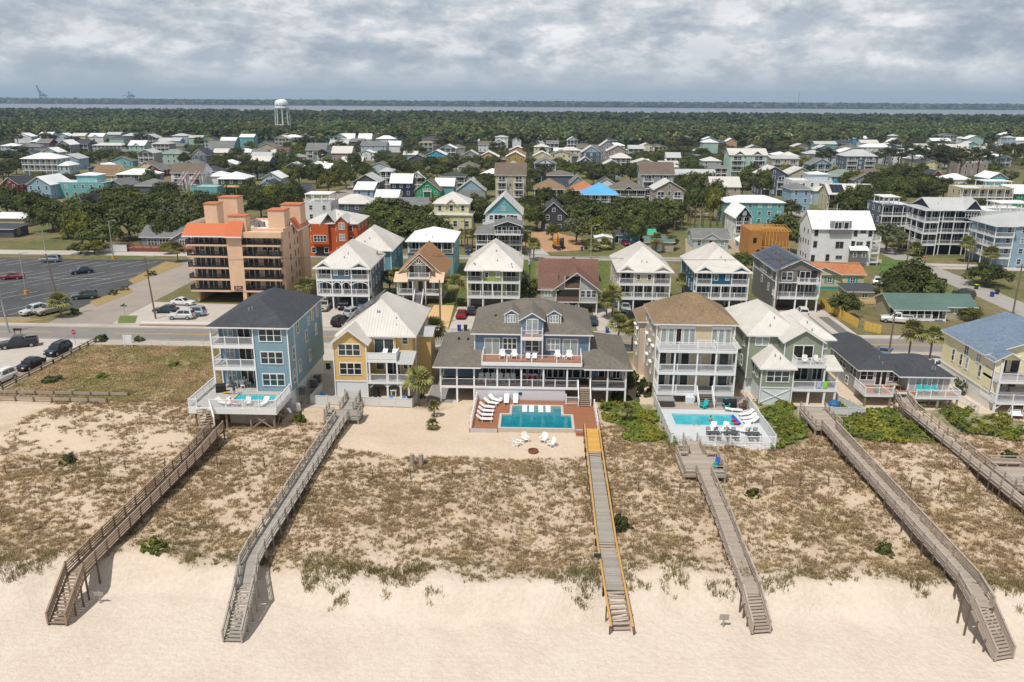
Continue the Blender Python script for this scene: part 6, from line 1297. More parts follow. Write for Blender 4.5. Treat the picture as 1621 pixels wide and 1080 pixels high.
for (px, py, lb, w_, h_) in ((1147, 975, 'small grey back of a beach sign on the sand right of the square platform stairs', .75, .5), (945, 900, 'dark green sign on a post beside the yellow railed boardwalk', .6, .4), (155, 935, 'small wooden sign beside the brown boardwalk stairs', .8, .35)):
 x, y = G(px, py); zz = bz(x, y); t = thing('beach_sign', lb, 'sign', (x, y, zz)); obj('post', MB().box(-.05, .05, .03, .12, -.4, 1.15), WOOD_GREY, t); obj('board', MB().box(-w_/2, w_/2, -.02, .025, .75, .75+h_), mat('dark green sign', (.03, .06, .04), .6) if py == 900 else WOOD_GREY, t)
# timber guard rails round the weedy lot
def guard(label, pts, h=.75):
 t = thing('guard_rail', label, 'guard rail', (0, 0, 0)); g_ = MB()
 for a, b_ in zip(pts[:-1], pts[1:]):
  for k in (.35, h): g_.bar((*a, bz(*a, k)), (*b_, bz(*b_, k)), .08, .2)
  n = max(1, round(math.dist(a, b_)/2.6))
  for i in range(n+1): x = a[0]+(b_[0]-a[0])*i/n; y = a[1]+(b_[1]-a[1])*i/n; obj('post', MB().box(x-.1, x+.1, y-.1, y+.1, bz(x, y, -.3), bz(x, y, h+.12)), WOOD_DARK, t)
 obj('rail', g_, WOOD_TAN, t); return t
guard('two-rail timber guard rail beside the cars parked at the weedy lot', [(-73.8, 101.6), (-73.4, 113), (-73.3, 125)]); guard('upper low timber rail across the bare sand at the left edge', [(-76, 100.2), (-55.3, 100.0)], .55); guard('lower low timber rail across the bare sand at the left edge', [(-77, 97.9), (-57.0, 97.6)], .55)
sg = thing('notice_board', 'white two-legged notice board in the weedy lot near the road', 'sign', (*G(204, 551), 0)); obj('board', MB().box(-.75, .75, -.04, .04, .8, 2.2), WHITE, sg)
for k in (-.6, .6): obj('post', MB().box(k-.05, k+.05, -.09, -.045, -.2, 2.3), WHITE, sg)
# wire fence along the road behind the weedy lot
t = thing('wire_fence', 'thin white stake fence along the road behind the weedy lot', 'fence', (0, 0, 0)); wm_ = MB()
for i in range(9): x = -66+i*2.9; obj('stake', MB().cyl((x, 123.2, -.2), (x, 123.2, 1.25), .05, n=6), WHITE, t)
for h_ in (.6, 1.1): wm_.bar((-66, 123.2, h_), (-42.8, 123.2, h_), .015, .015)
obj('wire', wm_, METAL, t)
# shrubs and small palms on the sand
for k, px, py, R, h, lb in ((1, 478, 668, 1.0, 1.5, 'round bright green bush at the right corner of the blue pool deck'), (0, 110, 742, .9, 1.2, 'dark green bush on the bare dune left of the brown boardwalk'), (1, 250, 880, 1.2, 1.1, 'green bush at the dune edge right of the brown boardwalk'), (0, 982, 838, 1.1, 1.5, 'dark green bush right of the yellow railed boardwalk'), (1, 1193, 788, .85, 1.0, 'light green bush on the dune below the square platform'), (0, 1400, 880, .9, 1.1, 'dark bush on the dune left of the long grey boardwalk'), (0, 1598, 730, .9, 1.2, 'dark round bush beside the side platform'), (1, 165, 598, 1.3, .8, 'green bush by the guard rail near the white car'), (0, 85, 605, 1.5, 1.0, 'dark glossy bush in the weedy lot corner'), (1, 278, 580, 1.2, .7, 'bright green weed patch right of the weedy lot'), (0, 160, 540, 1.2, 1.2, 'bush at the end of the guard rail by the road'), (0, 220, 540, 1.0, .9, 'low bush behind the white notice board'),
  (1, 1245, 645, 1.0, .9, 'small bright bush at the corner of the sage green house base'), (2, 1516, 622, 1.3, 2.0, 'flowering oleander by the white base of the pale yellow house'), (0, 1612, 640, 1.0, 1.0, 'dark green bush by the white garden swing'), (0, 1000, 612, 1.6, 2.6, 'dark shrub between the wide blue and cream houses'), (0, 985, 632, 1.5, 2.2, 'dark leafy shrub at the right corner of the long porch'), (0, 1020, 625, 1.3, 2.4, 'dark shrub against the left side of the cream house'), (1, 965, 648, 1.4, 1.0, 'bright low shrub at the right edge of the red deck'), (1, 668, 630, .7, .7, 'small green plant beside the grey stone drive')):
 shrub(k, *G(px, py), R, lb, h)
for px, py, h, k, lb in ((688, 560, 4.2, 1.05, 'palm tree by the road left of the wide blue house'), (663, 642, 3.6, 1.0, 'palm tree at the corner of the yellow house patio'), (687, 660, 1.5, .42, 'thin young palm on the sand left of the long porch'), (685, 679, .6, .42, 'short palm clump on the sandy yard'), (978, 556, 4.4, 1.0, 'left palm of the pair right of the wide blue house'), (1000, 556, 3.6, .95, 'right palm of the pair right of the wide blue house'),
  (1437, 572, 4.9, 1.0, 'left tall palm of the pair behind the low grey house'), (1470, 574, 4.2, 1.0, 'right tall palm of the pair behind the low grey house'), (97, 502, 2.8, 1.05, 'palm tree on the corner of the car park by the road'), (992, 668, 1.8, .5, 'young palm among the green shrubs left of the cream house'), (969, 502, 4.4, 1.05, 'palm in front of the cream twin-bay house corner'), (960, 505, 3.6, .9, 'second palm beside the brown-roofed grey house'),
  (484, 476, 3.0, 1.0, 'palm at the right corner of the peach condominium'), (723, 485, 4.6, 1.0, 'left palm between the tan-roof and lime houses'), (714, 478, 3.8, .9, 'palm behind the tan-roof house corner'), (628, 468, 4.0, 1.0, 'palm between the slate blue and tan-roof houses'), (617, 464, 3.2, .95, 'palm beside the slate blue twin-bay house'), (1080, 470, 3.4, .95, 'palm between the cream and bright blue twin-bay houses'),
  (845, 412, 4.0, 1.0, 'palm on the lane left of the bare dirt lot'), (832, 395, 3.0, .9, 'palm behind the lane palm near the dirt lot'), (740, 392, 3.6, .9, 'left palm of three by the charcoal house'), (748, 393, 3.8, .9, 'middle palm of three by the charcoal house'), (731, 390, 3.2, .9, 'palm at the corner of the teal white-roofed house'), (940, 398, 1.8, .9, 'low palm by the grey trailer'), (1038, 400, 3.6, 1.0, 'palm in front of the green-roofed shed'), (958, 395, 1.5, 1.0, 'low palm clump right of the grey trailer'),
  (1422, 398, 3.6, 1.1, 'left palm in the lawn by the navy house'), (1465, 400, 4.6, 1.2, 'tall palm before the navy house'), (1482, 400, 3.8, 1.1, 'second palm before the navy house'), (1448, 405, 2.0, 1.0, 'short palm by the stop sign lawn'), (1527, 415, 4.8, 1.1, 'palm on the corner left of the sky blue house'), (1565, 425, 3.6, 1.1, 'palm against the sky blue house porch'), (545, 392, 4.5, .9, 'palm in front of the bright orange house'), (282, 415, 3.2, 1.0, 'small palm on the side street corner by the condominium'), (1122, 345, 3.0, .9, 'palm by the piling lot')):
 x, y = G(px, py); palm(x, y, h, k, lb, None, gz1(x, y))
# ---------------------------------------------------------------- second row: houses behind the beach road
def twin(name_label, X, Y, Wd, De, sid, rm, style, colm=None, zf=(3.05, 6.0), ze=8.2, rise=4.0):
 h = House('beach_house', name_label, X, Y, Wd, De); a, b_ = Wd*.30, Wd*.66; z1, z2 = zf; BW = mat('white side siding', (.60, .60, .58), .7)
 h.wall(0, Wd, 1.9, De, z1, ze, sid); h.wall(a, b_, .1, 1.9, z2-.05, ze, sid); h.wall(.3, Wd-.3, 5.0, De, 0, z1-.3, mat('grey block wall', (.30, .29, .27), .9))
 h.slab(0, Wd, 0, 1.95, z1, .42); h.slab(0, a, 0, 1.9, z2, .38); h.slab(b_, Wd, 0, 1.9, z2, .38); h.trim.box(a, b_, .02, .1, z2-.38, z2+.0)
 xs = (.12, a, (a+b_)/2, b_, Wd-.12)
 for x in xs: h.post(x, .12, z1, z2-.35, .2)
 for x in (.12, a-.1, b_+.1, Wd-.12): h.post(x, .12, z2, ze-.1, .2)
 for x in (.2, a, b_, Wd-.2):
  h.post(x, .2, 0, z1-.4, .26)
  h.post(x, 4.0, 0, z1-.4, .26)
 h.railing([(.1, 1.8, z1), (.1, .1, z1), (Wd-.1, .1, z1), (Wd-.1, 1.8, z1)], 1.0, sp=2.4, gap=.16)
 h.railing([(.1, 1.8, z2), (.1, .1, z2), (a-.1, .1, z2)], 1.0, sp=3, gap=.16); h.railing([(b_+.1, .1, z2), (Wd-.1, .1, z2), (Wd-.1, 1.8, z2)], 1.0, sp=3, gap=.16)
 for x in (a*.5, a+.9, b_-.9, (b_+Wd)/2): h.door('f', x, z1+.05, 1.7, 2.05, 2, 1.9)
 for x in (a*.5, (b_+Wd)/2): h.door('f', x, z2+.05, 1.7, 2.0, 2, 1.9)
 for x in (a+.75, b_-.75): h.win('f', x, z2+.85, .62, .95, 1, .1)
 for u in (4, 7, 10): h.win('l', u, z1+.8, .8, 1.3, 1, 0); h.win('l', u, z2+.7, .8, 1.3, 1, 0); h.win('r', u, z1+.8, .8, 1.3, 1, Wd); h.win('r', u, z2+.7, .8, 1.3, 1, Wd)
 h.corner(0, Wd, 1.9, De, z1, ze)
 h.hip(0, Wd, .1, De, ze, rise, rm, .5, 'y', .5)
 if style == 'g':
  for x0, x1 in ((0, a), (b_, Wd)): h.gable(x0+.0, x1, .05, 3.2, ze, 1.0, rm, 'y', .35, sid, .45, back=False)
  if colm:
   for i in range(4):
    for s1 in (-1, 1):
     pass
 elif style == 'o':
  for x0, x1 in ((0, a), (b_, Wd)): h.hip(x0, x1, -.5, 2.4, ze, 1.35, rm, .3, 'y', .45)
 h.done(); return h
sl = siding('steel blue siding', c8(98, 124, 150, .9)); crm = siding('ivory siding', c8(226, 214, 186, .88)); lim = siding('lime siding', c8(170, 188, 102, .9)); blu = siding('strong blue siding', c8(20, 106, 150, .9))
h1 = twin('steel blue twin-gabled house with arched white porch beside the condominium', -42.2, 148.4, 10.2, 15, sl, M_CREAM, 'g')
am = MB()
for x0, x1 in ((.2, 3.0), (3.15, 4.8), (4.95, 6.6), (6.8, 10.0)):
 n = 10
 for i in range(n): 
  t0 = pi*i/n; t1 = pi*(i+1)/n; xm = (x0+x1)/2; r = (x1-x0)/2; am.bar((xm-r*cos(t0), .05, 4.75+.75*sin(t0)), (xm-r*cos(t1), .05, 4.75+.75*sin(t1)), .12, .14)
obj('porch_arch', am, TRIM, h1.r)
twin('lime green twin-bay house with pale hip roof in the second row', -13.3, 149.2, 10.2, 15, lim, M_CREAM, 'o', zf=(2.85, 5.75), ze=8.1, rise=4.4)
twin('ivory twin-gabled house with cream metal roof in the second row', 15.9, 150.8, 10.0, 16, crm, M_CREAM, 'g', zf=(2.6, 5.35), ze=7.75, rise=4.1)
twin('strong blue twin-gabled house with white porches in the second row', 30.9, 151.9, 10.2, 16, blu, M_CREAM, 'g', zf=(2.5, 5.2), ze=7.6, rise=4.1)
TQ = siding('bright teal siding', c8(104, 176, 200, .9)); AQ = siding('aqua siding', c8(120, 186, 190, .9))
h = House('beach_house', 'sky teal house with cream hip roof behind the steel blue house', -42.5, 172, 10.5, 15); h.wall(0, 10.5, 0, 15, 0, 7.4, TQ); h.hip(0, 10.5, 0, 15, 7.4, 4.2, M_CREAM, .6, 'y', .5)
for u, z in ((8.3, 4.6), (8.3, 1.6), (5, 4.6)): h.win('f', u, z, 1.4, 1.5, 2, 0)
for u, z in ((3, 4.4), (6, 4.4), (10, 4.6), (3, 1.5), (8, 1.5)): h.win('r', u, z, .8, 1.6, 1, 10.5)
h.corner(0, 10.5, 0, 15, 0, 7.3); h.done()
h = House('beach_house', 'aqua house with white hip roof and screened upper porch in the second row', -29.2, 178, 10.3, 14); h.wall(0, 10.3, 0, 14, 0, 5.7, AQ); h.wall(0, 10.3, 2.2, 14, 5.7, 8.5, AQ); h.slab(0, 10.3, 0, 2.2, 5.7, .3)
for x in (.1, 2.6, 5.1, 7.7, 10.2): h.post(x, .1, 5.7, 8.5, .18)
h.railing([(.1, 2.1, 5.7), (.1, .1, 5.7), (10.2, .1, 5.7), (10.2, 2.1, 5.7)], .95, sp=2.5, gap=.2); h.hip(0, 10.3, 0, 14, 8.5, 2.3, M_WHITE, .5, 'x', .5)
for x in (1.5, 4, 6.5, 8.8): h.door('f', x, 5.8, 1.6, 2.0, 2, 2.2)
for u, z in ((8.5, 3.4), (8.5, 1.0), (5, 3.4), (2, 3.4)): h.win('f', u, z, .8, 1.5, 1, 0)
for u in (3, 6, 9): h.win('r', u, 3.2, .8, 1.4, 1, 10.3); h.win('r', u, 6.3, .8, 1.4, 1, 10.3)
h.done()
# tan roofed house with central stair
YP = siding('pale primrose siding', c8(226, 222, 178, .88)); BRW = mat('dark brown siding', (.09, .04, .032), .8, .1)
h = House('beach_house', 'pale primrose house with tan gable roof and long central white stair', -27.6, 153.3, 8.9, 16); h.wall(0, 8.9, 2.2, 16, 2.0, 6.0, YP); h.wall(.2, 8.7, 5, 15.8, 0, 2.0, mat('white side siding', (.60, .60, .58))); h.slab(0, 8.9, 0, 2.2, 2.2, .3)
h.gable(0, 8.9, 2.0, 16, 5.9, 4.1, R_TAN if False else shingle('copper tan shingles', (.34, .175, .085)), 'y', .6, YP, 0, back=True)
COP = metalroof('pale copper metal', (.66, .47, .33))
h.roofpoly([(-.5, -.5, 4.75), (2.3, -.5, 4.75), (2.3, 2.1, 6.2), (-.5, 2.1, 6.2)], COP, .12, .5); h.roofpoly([(6.6, -.5, 4.75), (9.4, -.5, 4.75), (9.4, 2.1, 6.2), (6.6, 2.1, 6.2)], COP, .12, .5)
h.wall(2.3, 6.6, 1.9, 2.2, 5.2, 8.3, BRW); h.slab(2.3, 6.6, .2, 2.0, 5.4, .3); h.railing([(2.4, 1.8, 5.4), (2.4, .3, 5.4), (6.5, .3, 5.4), (6.5, 1.8, 5.4)], .95, sp=2.0, gap=.2); h.gable(2.0, 6.9, .4, 5, 7.2, 2.3, mat('copper tan shingles', (.34, .175, .085)), 'y', .35, None); h.door('f', 4.45, 5.5, 2.2, 2.1, 3, 1.88, BLIND)
tr = MB()
for i in range(7): a = pi*i/6; tr.bar((4.45, .25, 8.0), (4.45-1.3*cos(a), .25, 8.0+.9*sin(a)), .1, .12)
tr.bar((2.6, .25, 7.95), (6.3, .25, 7.95), .1, .16); obj('gable_truss', tr, TRIM, h.r)
for x in (.1, 3.2, 5.7, 8.8): h.post(x, .1, 0, 4.7, .2)
for a, b_ in ((.1, 3.2), (5.7, 8.8)): h.railing([(a, .1, 2.2), (b_, .1, 2.2)], .95, sp=3, gap=.2)
for x in (1.2, 2.6, 4.45, 6.2, 7.8): h.door('f', x, 2.3, 1.0, 2.0, 1, 2.2)
h.stair((4.45, 0, 2.2), (4.45, -3.6, .05), 1.7, GREYDECK, 13); h.done()
# brown roofed grey house
GW = siding('light grey siding', c8(196, 196, 194, .86))
h = House('beach_house', 'light grey house with red brown roof and brown boarded balconies', .9, 148, 10.9, 15); h.wall(0, 10.9, 0.0, 15, 2.3, 4.9, GW); h.wall(.2, 10.7, 5, 15, 0, 2.2, mat('grey block wall', (.22, .21, .20)))
h.gable(2.6, 12.3-1.4, -.02, 15, 4.9, 3.1, R_BROWN, 'y', .6, GW); h.gable(0, 10.9, 5, 13, 4.9, 3.9, R_BROWN, 'x', .5, GW); h.roofpoly([(-.6, -.4, 4.75), (3.4, -.4, 4.75), (3.4, 6, 6.6), (-.6, 6, 6.6)], R_BROWN, .15)
for z, x0, x1 in ((2.35, 3.0, 7.3), (5.0, 4.6, 7.4)):
 h.wall(x0, x1, -.06, -.03, z+.9, z+2.25, mat('painted shade and porch screen', (.03, .026, .024), .9)); h.wall(x0, x1, -.16, -.04, z, z+.95, mat('brown balcony boards', (.16, .10, .07), .9, .15)); h.trim.box(x0-.1, x1+.1, -.2, -.02, z-.15, z); h.trim.box(x0-.12, x0, -.18, -.02, z, z+2.3); h.trim.box(x1, x1+.12, -.18, -.02, z, z+2.3)  # dark panels paint the shade inside the balconies; the wall has no recess
for x in (8.0, 9.1, 10.1): h.win('f', x, 3.3, .75, 1.2, 1, 0)
h.win('f', 1.3, 3.4, 1.1, 1.0, 2, 0)
for x in (.2, 3, 5.2, 7.3, 10.7): h.post(x, .15, 0, 2.3, .22)
h.trim.box(-.02, 10.92, -.04, .2, 2.1, 2.32); h.trim.bar((5.3, .1, .2), (7.2, .1, 2.0), .12, .12); h.trim.bar((7.2, .1, .2), (5.3, .1, 2.0), .12, .12); h.done()
# grey solar house
GS = siding('warm grey siding', c8(140, 138, 132, .82))
h = House('beach_house', 'warm grey three-storey house with dark solar roof and open carport', 46.0, 151.3, 8.4, 16.5); h.wall(0, 8.4, 0, 16.5, 5.9, 8.3, GS); h.wall(0, 8.4, 1.9, 16.5, 3.0, 5.9, GS); h.wall(0, 8.0, 6, 16.4, 0, 3.0, GS); h.wall(0, .2, 1, 6, 0, 3.0, GS)
h.wall(4.0, 7.7, -.02, -.01, 6.1, 8.2, mat('painted shade and porch screen', (.03, .026, .024))); h.slab(0, 8.4, -.05, 1.9, 3.0, .4); h.slab(3.9, 7.8, -1.0, -.03, 6.0, .25)  # flat dark sheet stands in for the shade inside the upper balcony
h.gable(0, 8.4, -.05, 16.5, 8.3, 2.0, M_DARK, 'y', .45, GS); slope_panel(h, .0, 3.9, 1.0, 15.5, lambda x, y: 8.3+2.0*x/4.2+.2)
h.railing([(.1, 1.8, 3.0), (.1, .05, 3.0), (8.3, .05, 3.0), (8.3, 1.8, 3.0)], 1., sp=2.7, gap=.18); h.railing([(4.0, -.1, 6.0), (4.0, -.9, 6.0), (7.7, -.9, 6.0), (7.7, -.1, 6.0)], .95, sp=1.8, gap=.18)
for x in (.15, 4.1, 8.2): h.post(x, .1, 3.0, 5.7, .2)
for x in (.15, 4.1, 6.3, 8.2): h.post(x, .15, 0, 2.7, .26)
h.win('f', 2.0, 6.4, 2.0, 1.5, 2, 0); h.door('f', 5.4, 6.1, 1.9, 1.95, 2, -.03)
for x in (1.2, 3, 5.4, 7): h.door('f', x, 3.1, 1.3, 2.1, 2, 1.9)
for u, z in ((3, 6.3), (7.2, 6.4), (8.8, 6.4), (10.5, 6.4), (4.5, 3.4), (9.5, 4.0)): h.win('l', u, z, .8, 1.3, 1, 0)
h.band(0, 8.4, 0, 16.5, 5.8, .2, .03); h.corner(0, 8.4, 0, 16.5, 3, 8.2); h.done()
# tall white house
WS = siding('bright white siding', (.72, .73, .75)); PGR = siding('purple grey siding', c8(132, 128, 138, .85))
h = House('beach_house', 'tall white house with white metal roof and recessed roof balcony', 68.2, 199, 15.0, 10); h.wall(0, 15, 0, 10, 0, 9.3, WS); h.gable(0, 15, 0, 10, 9.3, 3.6, M_WHITE, 'x', .45, WS, .5, ohg=.3)
h.wall(4.2, 9.3, -.25, 0.6, 8.0, 11.1, mat('recess grey', (.36, .38, .42), .8)); h.wall(4.3, 9.2, -.28, -.26, 9.2, 10.9, mat('painted recess shade', (.25, .30, .33), .8)); h.door('f', 6.0, 9.2, 1.6, 1.6, 2, -.3); h.door('f', 8.0, 9.2, 1.0, 1.6, 1, -.3); h.wall(4.1, 9.4, -.6, -.3, 8.0, 9.1, PGR)  # thin darker sheet carries the recess's shade as painted colour
h.wall(9.6, 13.6, -1.0, 0, .8, 4.2, PGR); h.roofpoly([(9.3, -1.4, 4.1), (13.9, -1.4, 4.1), (13.9, 0, 4.9), (9.3, 0, 4.9)], M_WHITE, .12); h.win('f', 10.7, 2.4, .7, 1.0, 1, -1.0); h.win('f', 12.9, 2.4, .7, 1.0, 1, -1.0)
for u, z, w in ((1.0, 7.4, .8), (10.6, 7.4, .8), (12.4, 8.2, 1.2), (14.2, 7.4, .8), (1.0, 4.5, .8), (7.0, 4.4, 1.8), (10.3, 4.6, .8), (11.9, 5.2, 1.4), (14, 4.6, .8), (.8, 1.0, .8), (4.4, 1.2, .8), (7.2, 1.7, 1.4)): h.win('f', u, z, w, 1.5 if w < 1.1 or w > 1.5 else .7, 1 if w < 1 else 2, 0, GLASSD, mat('grey trim', (.28, .28, .3), .6))
for u, z in ((3, 7.6), (6, 7.6), (2, 5), (4, 5), (6, 5), (8, 4.6), (3, 1.4), (5, 1.4), (7, 1.4)): h.win('l', u, z, .6, .9, 1, 0, GLASSD, mat('grey trim', (.28, .28, .3)))
for z in (.9+2.9*0, 3.2, 6.2): h.slab(15, 17.3, .5, 9.5, z, .3); h.railing([(15.05, .6, z), (17.2, .6, z), (17.2, 9.4, z)], .95, sp=3, gap=.25)
for y in (.7, 9.3): h.post(17.1, y, 0, 7.1, .2)
h.done()
# ---------------------------------------------------------------- the peach condominium
PEA = mat('peach stucco', c8(238, 192, 154, .98), .85, .07, 1.2, var2=.05); PEAD = mat('peach stucco darker band', c8(214, 166, 134, .92), .85, .06); DGL = mat('bronze balcony glass', (.02, .018, .018), .15, .3, 1.2, spec=.7); BLK = mat('black railing', (.018, .018, .02), .6)
h = House('condominium', 'peach five-storey condominium with terracotta tile roofs beside the side street', -67.9, 152.0, 18.4, 16.5, cat='apartment building')
ZF = [2.75, 5.05, 7.35, 9.6, 11.85]; ZT = 13.9
h.wall(0, 18.4, 1.8, 16.5, 2.6, 14.4, PEA); h.wall(7.6, 10.6, -.1, 1.8, 2.5, 13.6, PEA); h.wall(9.6, 18.4, 5, 16.5, 0, 2.6, PEA); h.wall(0, .5, 1.8, 16, 0, 2.6, PEA); h.wall(0, 9.6, 12, 16.5, 0, 2.6, PEA); h.wall(9.9, 10.6, 0, 1.0, 0, 2.5, PEA); h.wall(10.6, 18.4, -.05, 1.8, 13.2, 14.3, PEA); h.wall(0, 7.6, .4, 1.8, 13.3, 13.9, PEA); h.wall(17.6, 18.4, 1.0, 1.8, 2.6, 13.2, PEA)
for z in ZF:
 for x0, x1 in ((-.4, 7.58), (10.62, 18.0)):
  h.slab(x0, x1, -.15, 1.8, z, .34, mat('dark balcony floor', (.08, .075, .07), .8), PEA); h.railing([(x0+.05, 1.7, z), (x0+.05, -.08, z), (x1-.05, -.08, z), (x1-.05, 1.7, z)], .9, BLK, sp=2.5, gap=.12, name='balcony_rail')
 for x in (1.4, 3.5, 6.1): h.door('f', x, z+.03, 1.75, 1.85, 2, 1.8, DGL, )
 for x in (12.0, 14.9, 17.0): h.door('f', x, z+.03, 1.9 if x < 17 else 1.5, 1.85, 2, 1.8, DGL)
for z in (3.4, 5.7, 8.0, 10.3, 12.5):
 for u in (5.0, 8.2, 10.2): h.win('r', u, z+(.3 if u != 5 else 0), .55, 1.15, 1, 18.4, GLASSD, PEAD, False)
h.wall(18.4, 19.2, 11.5, 16.0, 2.0, 14.0, PEA)
def mans(x0, x1, y0, z0, z1, d): h.roofpoly([(x0, y0, z0), (x1, y0, z0), (x1, y0+d, z1), (x0+.6, y0+d, z1)], R_TERRA, .25)
mans(-.9, 7.6, -.7, 13.6, 15.8, 2.0); mans(7.4, 10.9, -.9, 13.55, 16.5, 1.9); h.roofpoly([(-.9, -.7, 13.6), (-.3, 1.3, 15.8), (-.3, 10, 15.8), (-.9, 10, 13.6)], R_TERRA, .25)
h.roofpoly([(19.4, 7.5, 13.6), (19.4, 16.5, 13.6), (17.9, 16.5, 15.9), (17.9, 7.5, 15.9)], R_TERRA, .25)
h.flat(.2, 18.3, 1.8, 16.4, 14.35, mat('white flat roof membrane', (.66, .60, .54), .8, .12, .5, var2=.1), .4, PEA)
for (x0, x1, y0, y1, z1, w) in ((8.0, 11.4, .9, 3.2, 17.2, 1), (1.8, 4.4, 4.8, 8.0, 19.0, 1), (2.6, 6.4, 10.5, 14.0, 19.6, 1), (14.6, 17.9, 4.4, 8.0, 17.9, 1), (15.2, 19.2, 11.0, 14.6, 18.2, 1)):
 h.wall(x0, x1, y0, y1, 14.3, z1, PEA); h.roofs.setdefault('cap', (MB(), mat('terracotta cap', (.50, .16, .08), .8, .1)))[0].box(x0-.12, x1+.12, y0-.12, y1+.12, z1, z1+.18)
for y in (1.9, 4.2, 6.5, 8.8, 11.0): h.wall(.1, 9.5, y+.3, y+.35, 0, .02, PEAD)
sgn = obj('sign_board', MB().box(8.3, 10.0, -.19, -.12, 2.75, 3.65), mat('dark red sign', (.11, .018, .014), .6), h.r)
cu = bpy.data.curves.new('lettering', 'FONT'); cu.body = 'Sands\n of Time'; cu.size = .5; cu.align_x = 'CENTER'; cu.align_y = 'CENTER'; cu.space_line = .75; cu.extrude = .015; to = link('lettering', cu, sgn, (9.15, -.215, 3.2)); to.rotation_euler = (pi/2, 0, 0); cu.materials.append(mat('cream lettering', (.68, .55, .48), .6))
for i, (x, y) in enumerate(((9.8, 6.0), (11.6, 6.2), (12.6, 6.6), (10.0, 8.2), (11.2, 8.4), (10.2, 9.6), (13.2, 11.4), (15.0, 12.2), (14.4, 11.2))):
 o = obj('roof_condenser', MB().box(x-.5, x+.5, y-.45, y+.45, 14.45, 15.35).cyl((x, y, 15.35), (x, y, 15.4), .36, n=12), mat('rooftop unit grey', (.22, .21, .20), .6, .1), h.r)
h.done()
BALC = mat('balcony furniture white', (.62, .62, .6), .6)
for i, (fx, fl) in enumerate(((13.0, 4), (14.2, 4), (13.2, 3), (14.6, 3), (15.8, 3), (16.9, 3), (2.2, 3), (5.0, 3))):
 c = dchair('balcony_chair', 'pale chair on a balcony of the peach condominium', 'pale chairs on the condominium balconies', BALC) if i == 0 else dup(c0, (0, 0, 0))
 if i == 0: c0 = c
 c.location = (-67.9+fx, 152.9, ZF[fl])
# ---------------------------------------------------------------- small cottages and yards between
h = House('cottage', 'low cream cottage with orange roof and turquoise shutters behind the grey solar house', 57.2, 172, 14, 9); CRS = siding('cream siding', c8(232, 213, 172, .9)); h.wall(0, 14, 0, 9, .6, 3.4, CRS); h.wall(-.02, 14.02, -.03, 9.03, 0, .6, mat('turquoise base', (.02, .30, .32), .7)); h.gable(0, 14, 0, 9, 3.4, 1.6, R_ORANGE, 'x', .4, CRS); h.gable(1.6, 8.6, -.4, 5, 3.4, 1.5, R_ORANGE, 'y', .4, CRS, back=False)
for x in (2.6, 6.6, 11.6):
 h.win('f', x, 1.5, .9, 1.1, 2, -.0)
 for k in (-1, 1): h.trim.box(0, 0, 0, 0, 0, 0) if False else obj('shutter', MB().box(x+k*.85-.2, x+k*.85+.2, -.07, -.01, 1.35, 2.75), mat('turquoise shutters', (.02, .36, .38), .6), h.r)
h.done()
h = House('shed', 'small cream shed with flat charcoal roof behind the yellow board fence', 63.0, 159.5, 6.0, 5); h.wall(0, 6, 0, 5, 0, 2.5, CRS); h.roofpoly([(-.4, -.5, 2.5), (6.4, -.5, 2.5), (6.4, 5.5, 3.0), (-.4, 5.5, 3.0)], R_CHAR, .15); h.win('f', 3.6, 1.2, .9, .8, 2, 0); h.win('l', 2, 1.2, .7, .8, 1, 0); h.done()
h = House('cottage', 'low tan cottage with green metal roof and screened porch', 66.8, 145.8, 15.5, 8.5); h.wall(0, 15.5, 1.8, 8.5, 0, 2.6, siding('khaki siding', c8(196, 188, 152, .85))); h.wall(0, 9.6, 1.75, 1.8, 0, 2.5, mat('painted shade and porch screen', (.03, .026, .024))); h.gable(0, 15.5, 1.8, 8.5, 2.6, 1.5, M_GREEN, 'x', .5, siding('khaki siding', c8(196, 188, 152, .85)), .45); h.roofpoly([(-.4, -.4, 2.25), (10.0, -.4, 2.25), (10.0, 2.6, 3.0), (-.4, 2.6, 3.0)], M_GREEN, .12, .45)
for i in range(8): h.post(.1+9.4*i/7, 0, 0, 2.3, .14)
h.slab(0, 9.6, -.05, 1.75, .5, .4); h.railing([(.1, .02, .5), (7, .02, .5)], .8, sp=1.35, gap=.3); h.win('f', 12.4, 1.1, 1.0, 1.1, 2, 1.8); h.stair((8.2, 0, .5), (8.2, -1.1, .02), 1.3, GREYDECK, 3, False); h.done()
YF = mat('fresh yellow fence boards', (.62, .42, .10), .8, .12, 4.)
def board_fence(label, a, b_, h_=1.7):
 t = thing('board_fence', label, 'fence', (0, 0, 0)); A_, B_ = Vector((*a, 0)), Vector((*b_, 0)); obj('boards', MB().bar(A_+Vector((0, 0, h_/2)), B_+Vector((0, 0, h_/2)), .04, h_), YF, t); d = (B_-A_).normalized(); s_ = Vector((-d.y, d.x, 0))*-.07; n = max(2, round((B_-A_).length/.8))
 for i in range(n+1): q = A_.lerp(B_, i/n)+s_; obj('post', MB().box(q.x-.05, q.x+.05, q.y-.05, q.y+.05, 0, h_+.05), YF, t)
 return t
board_fence('long yellow board fence right of the grey solar house drive', (56.9, 156.5), (58.2, 140.5)); board_fence('short yellow board fence panel beside the bush near the road', (59.0, 139.5), (60.8, 136.8), 1.6)
fence('low yellow rail fence behind the bush and cream shed', [(63, 158.8, 0), (75, 157.5, 0)], .8, 'b2', YF, 3.)
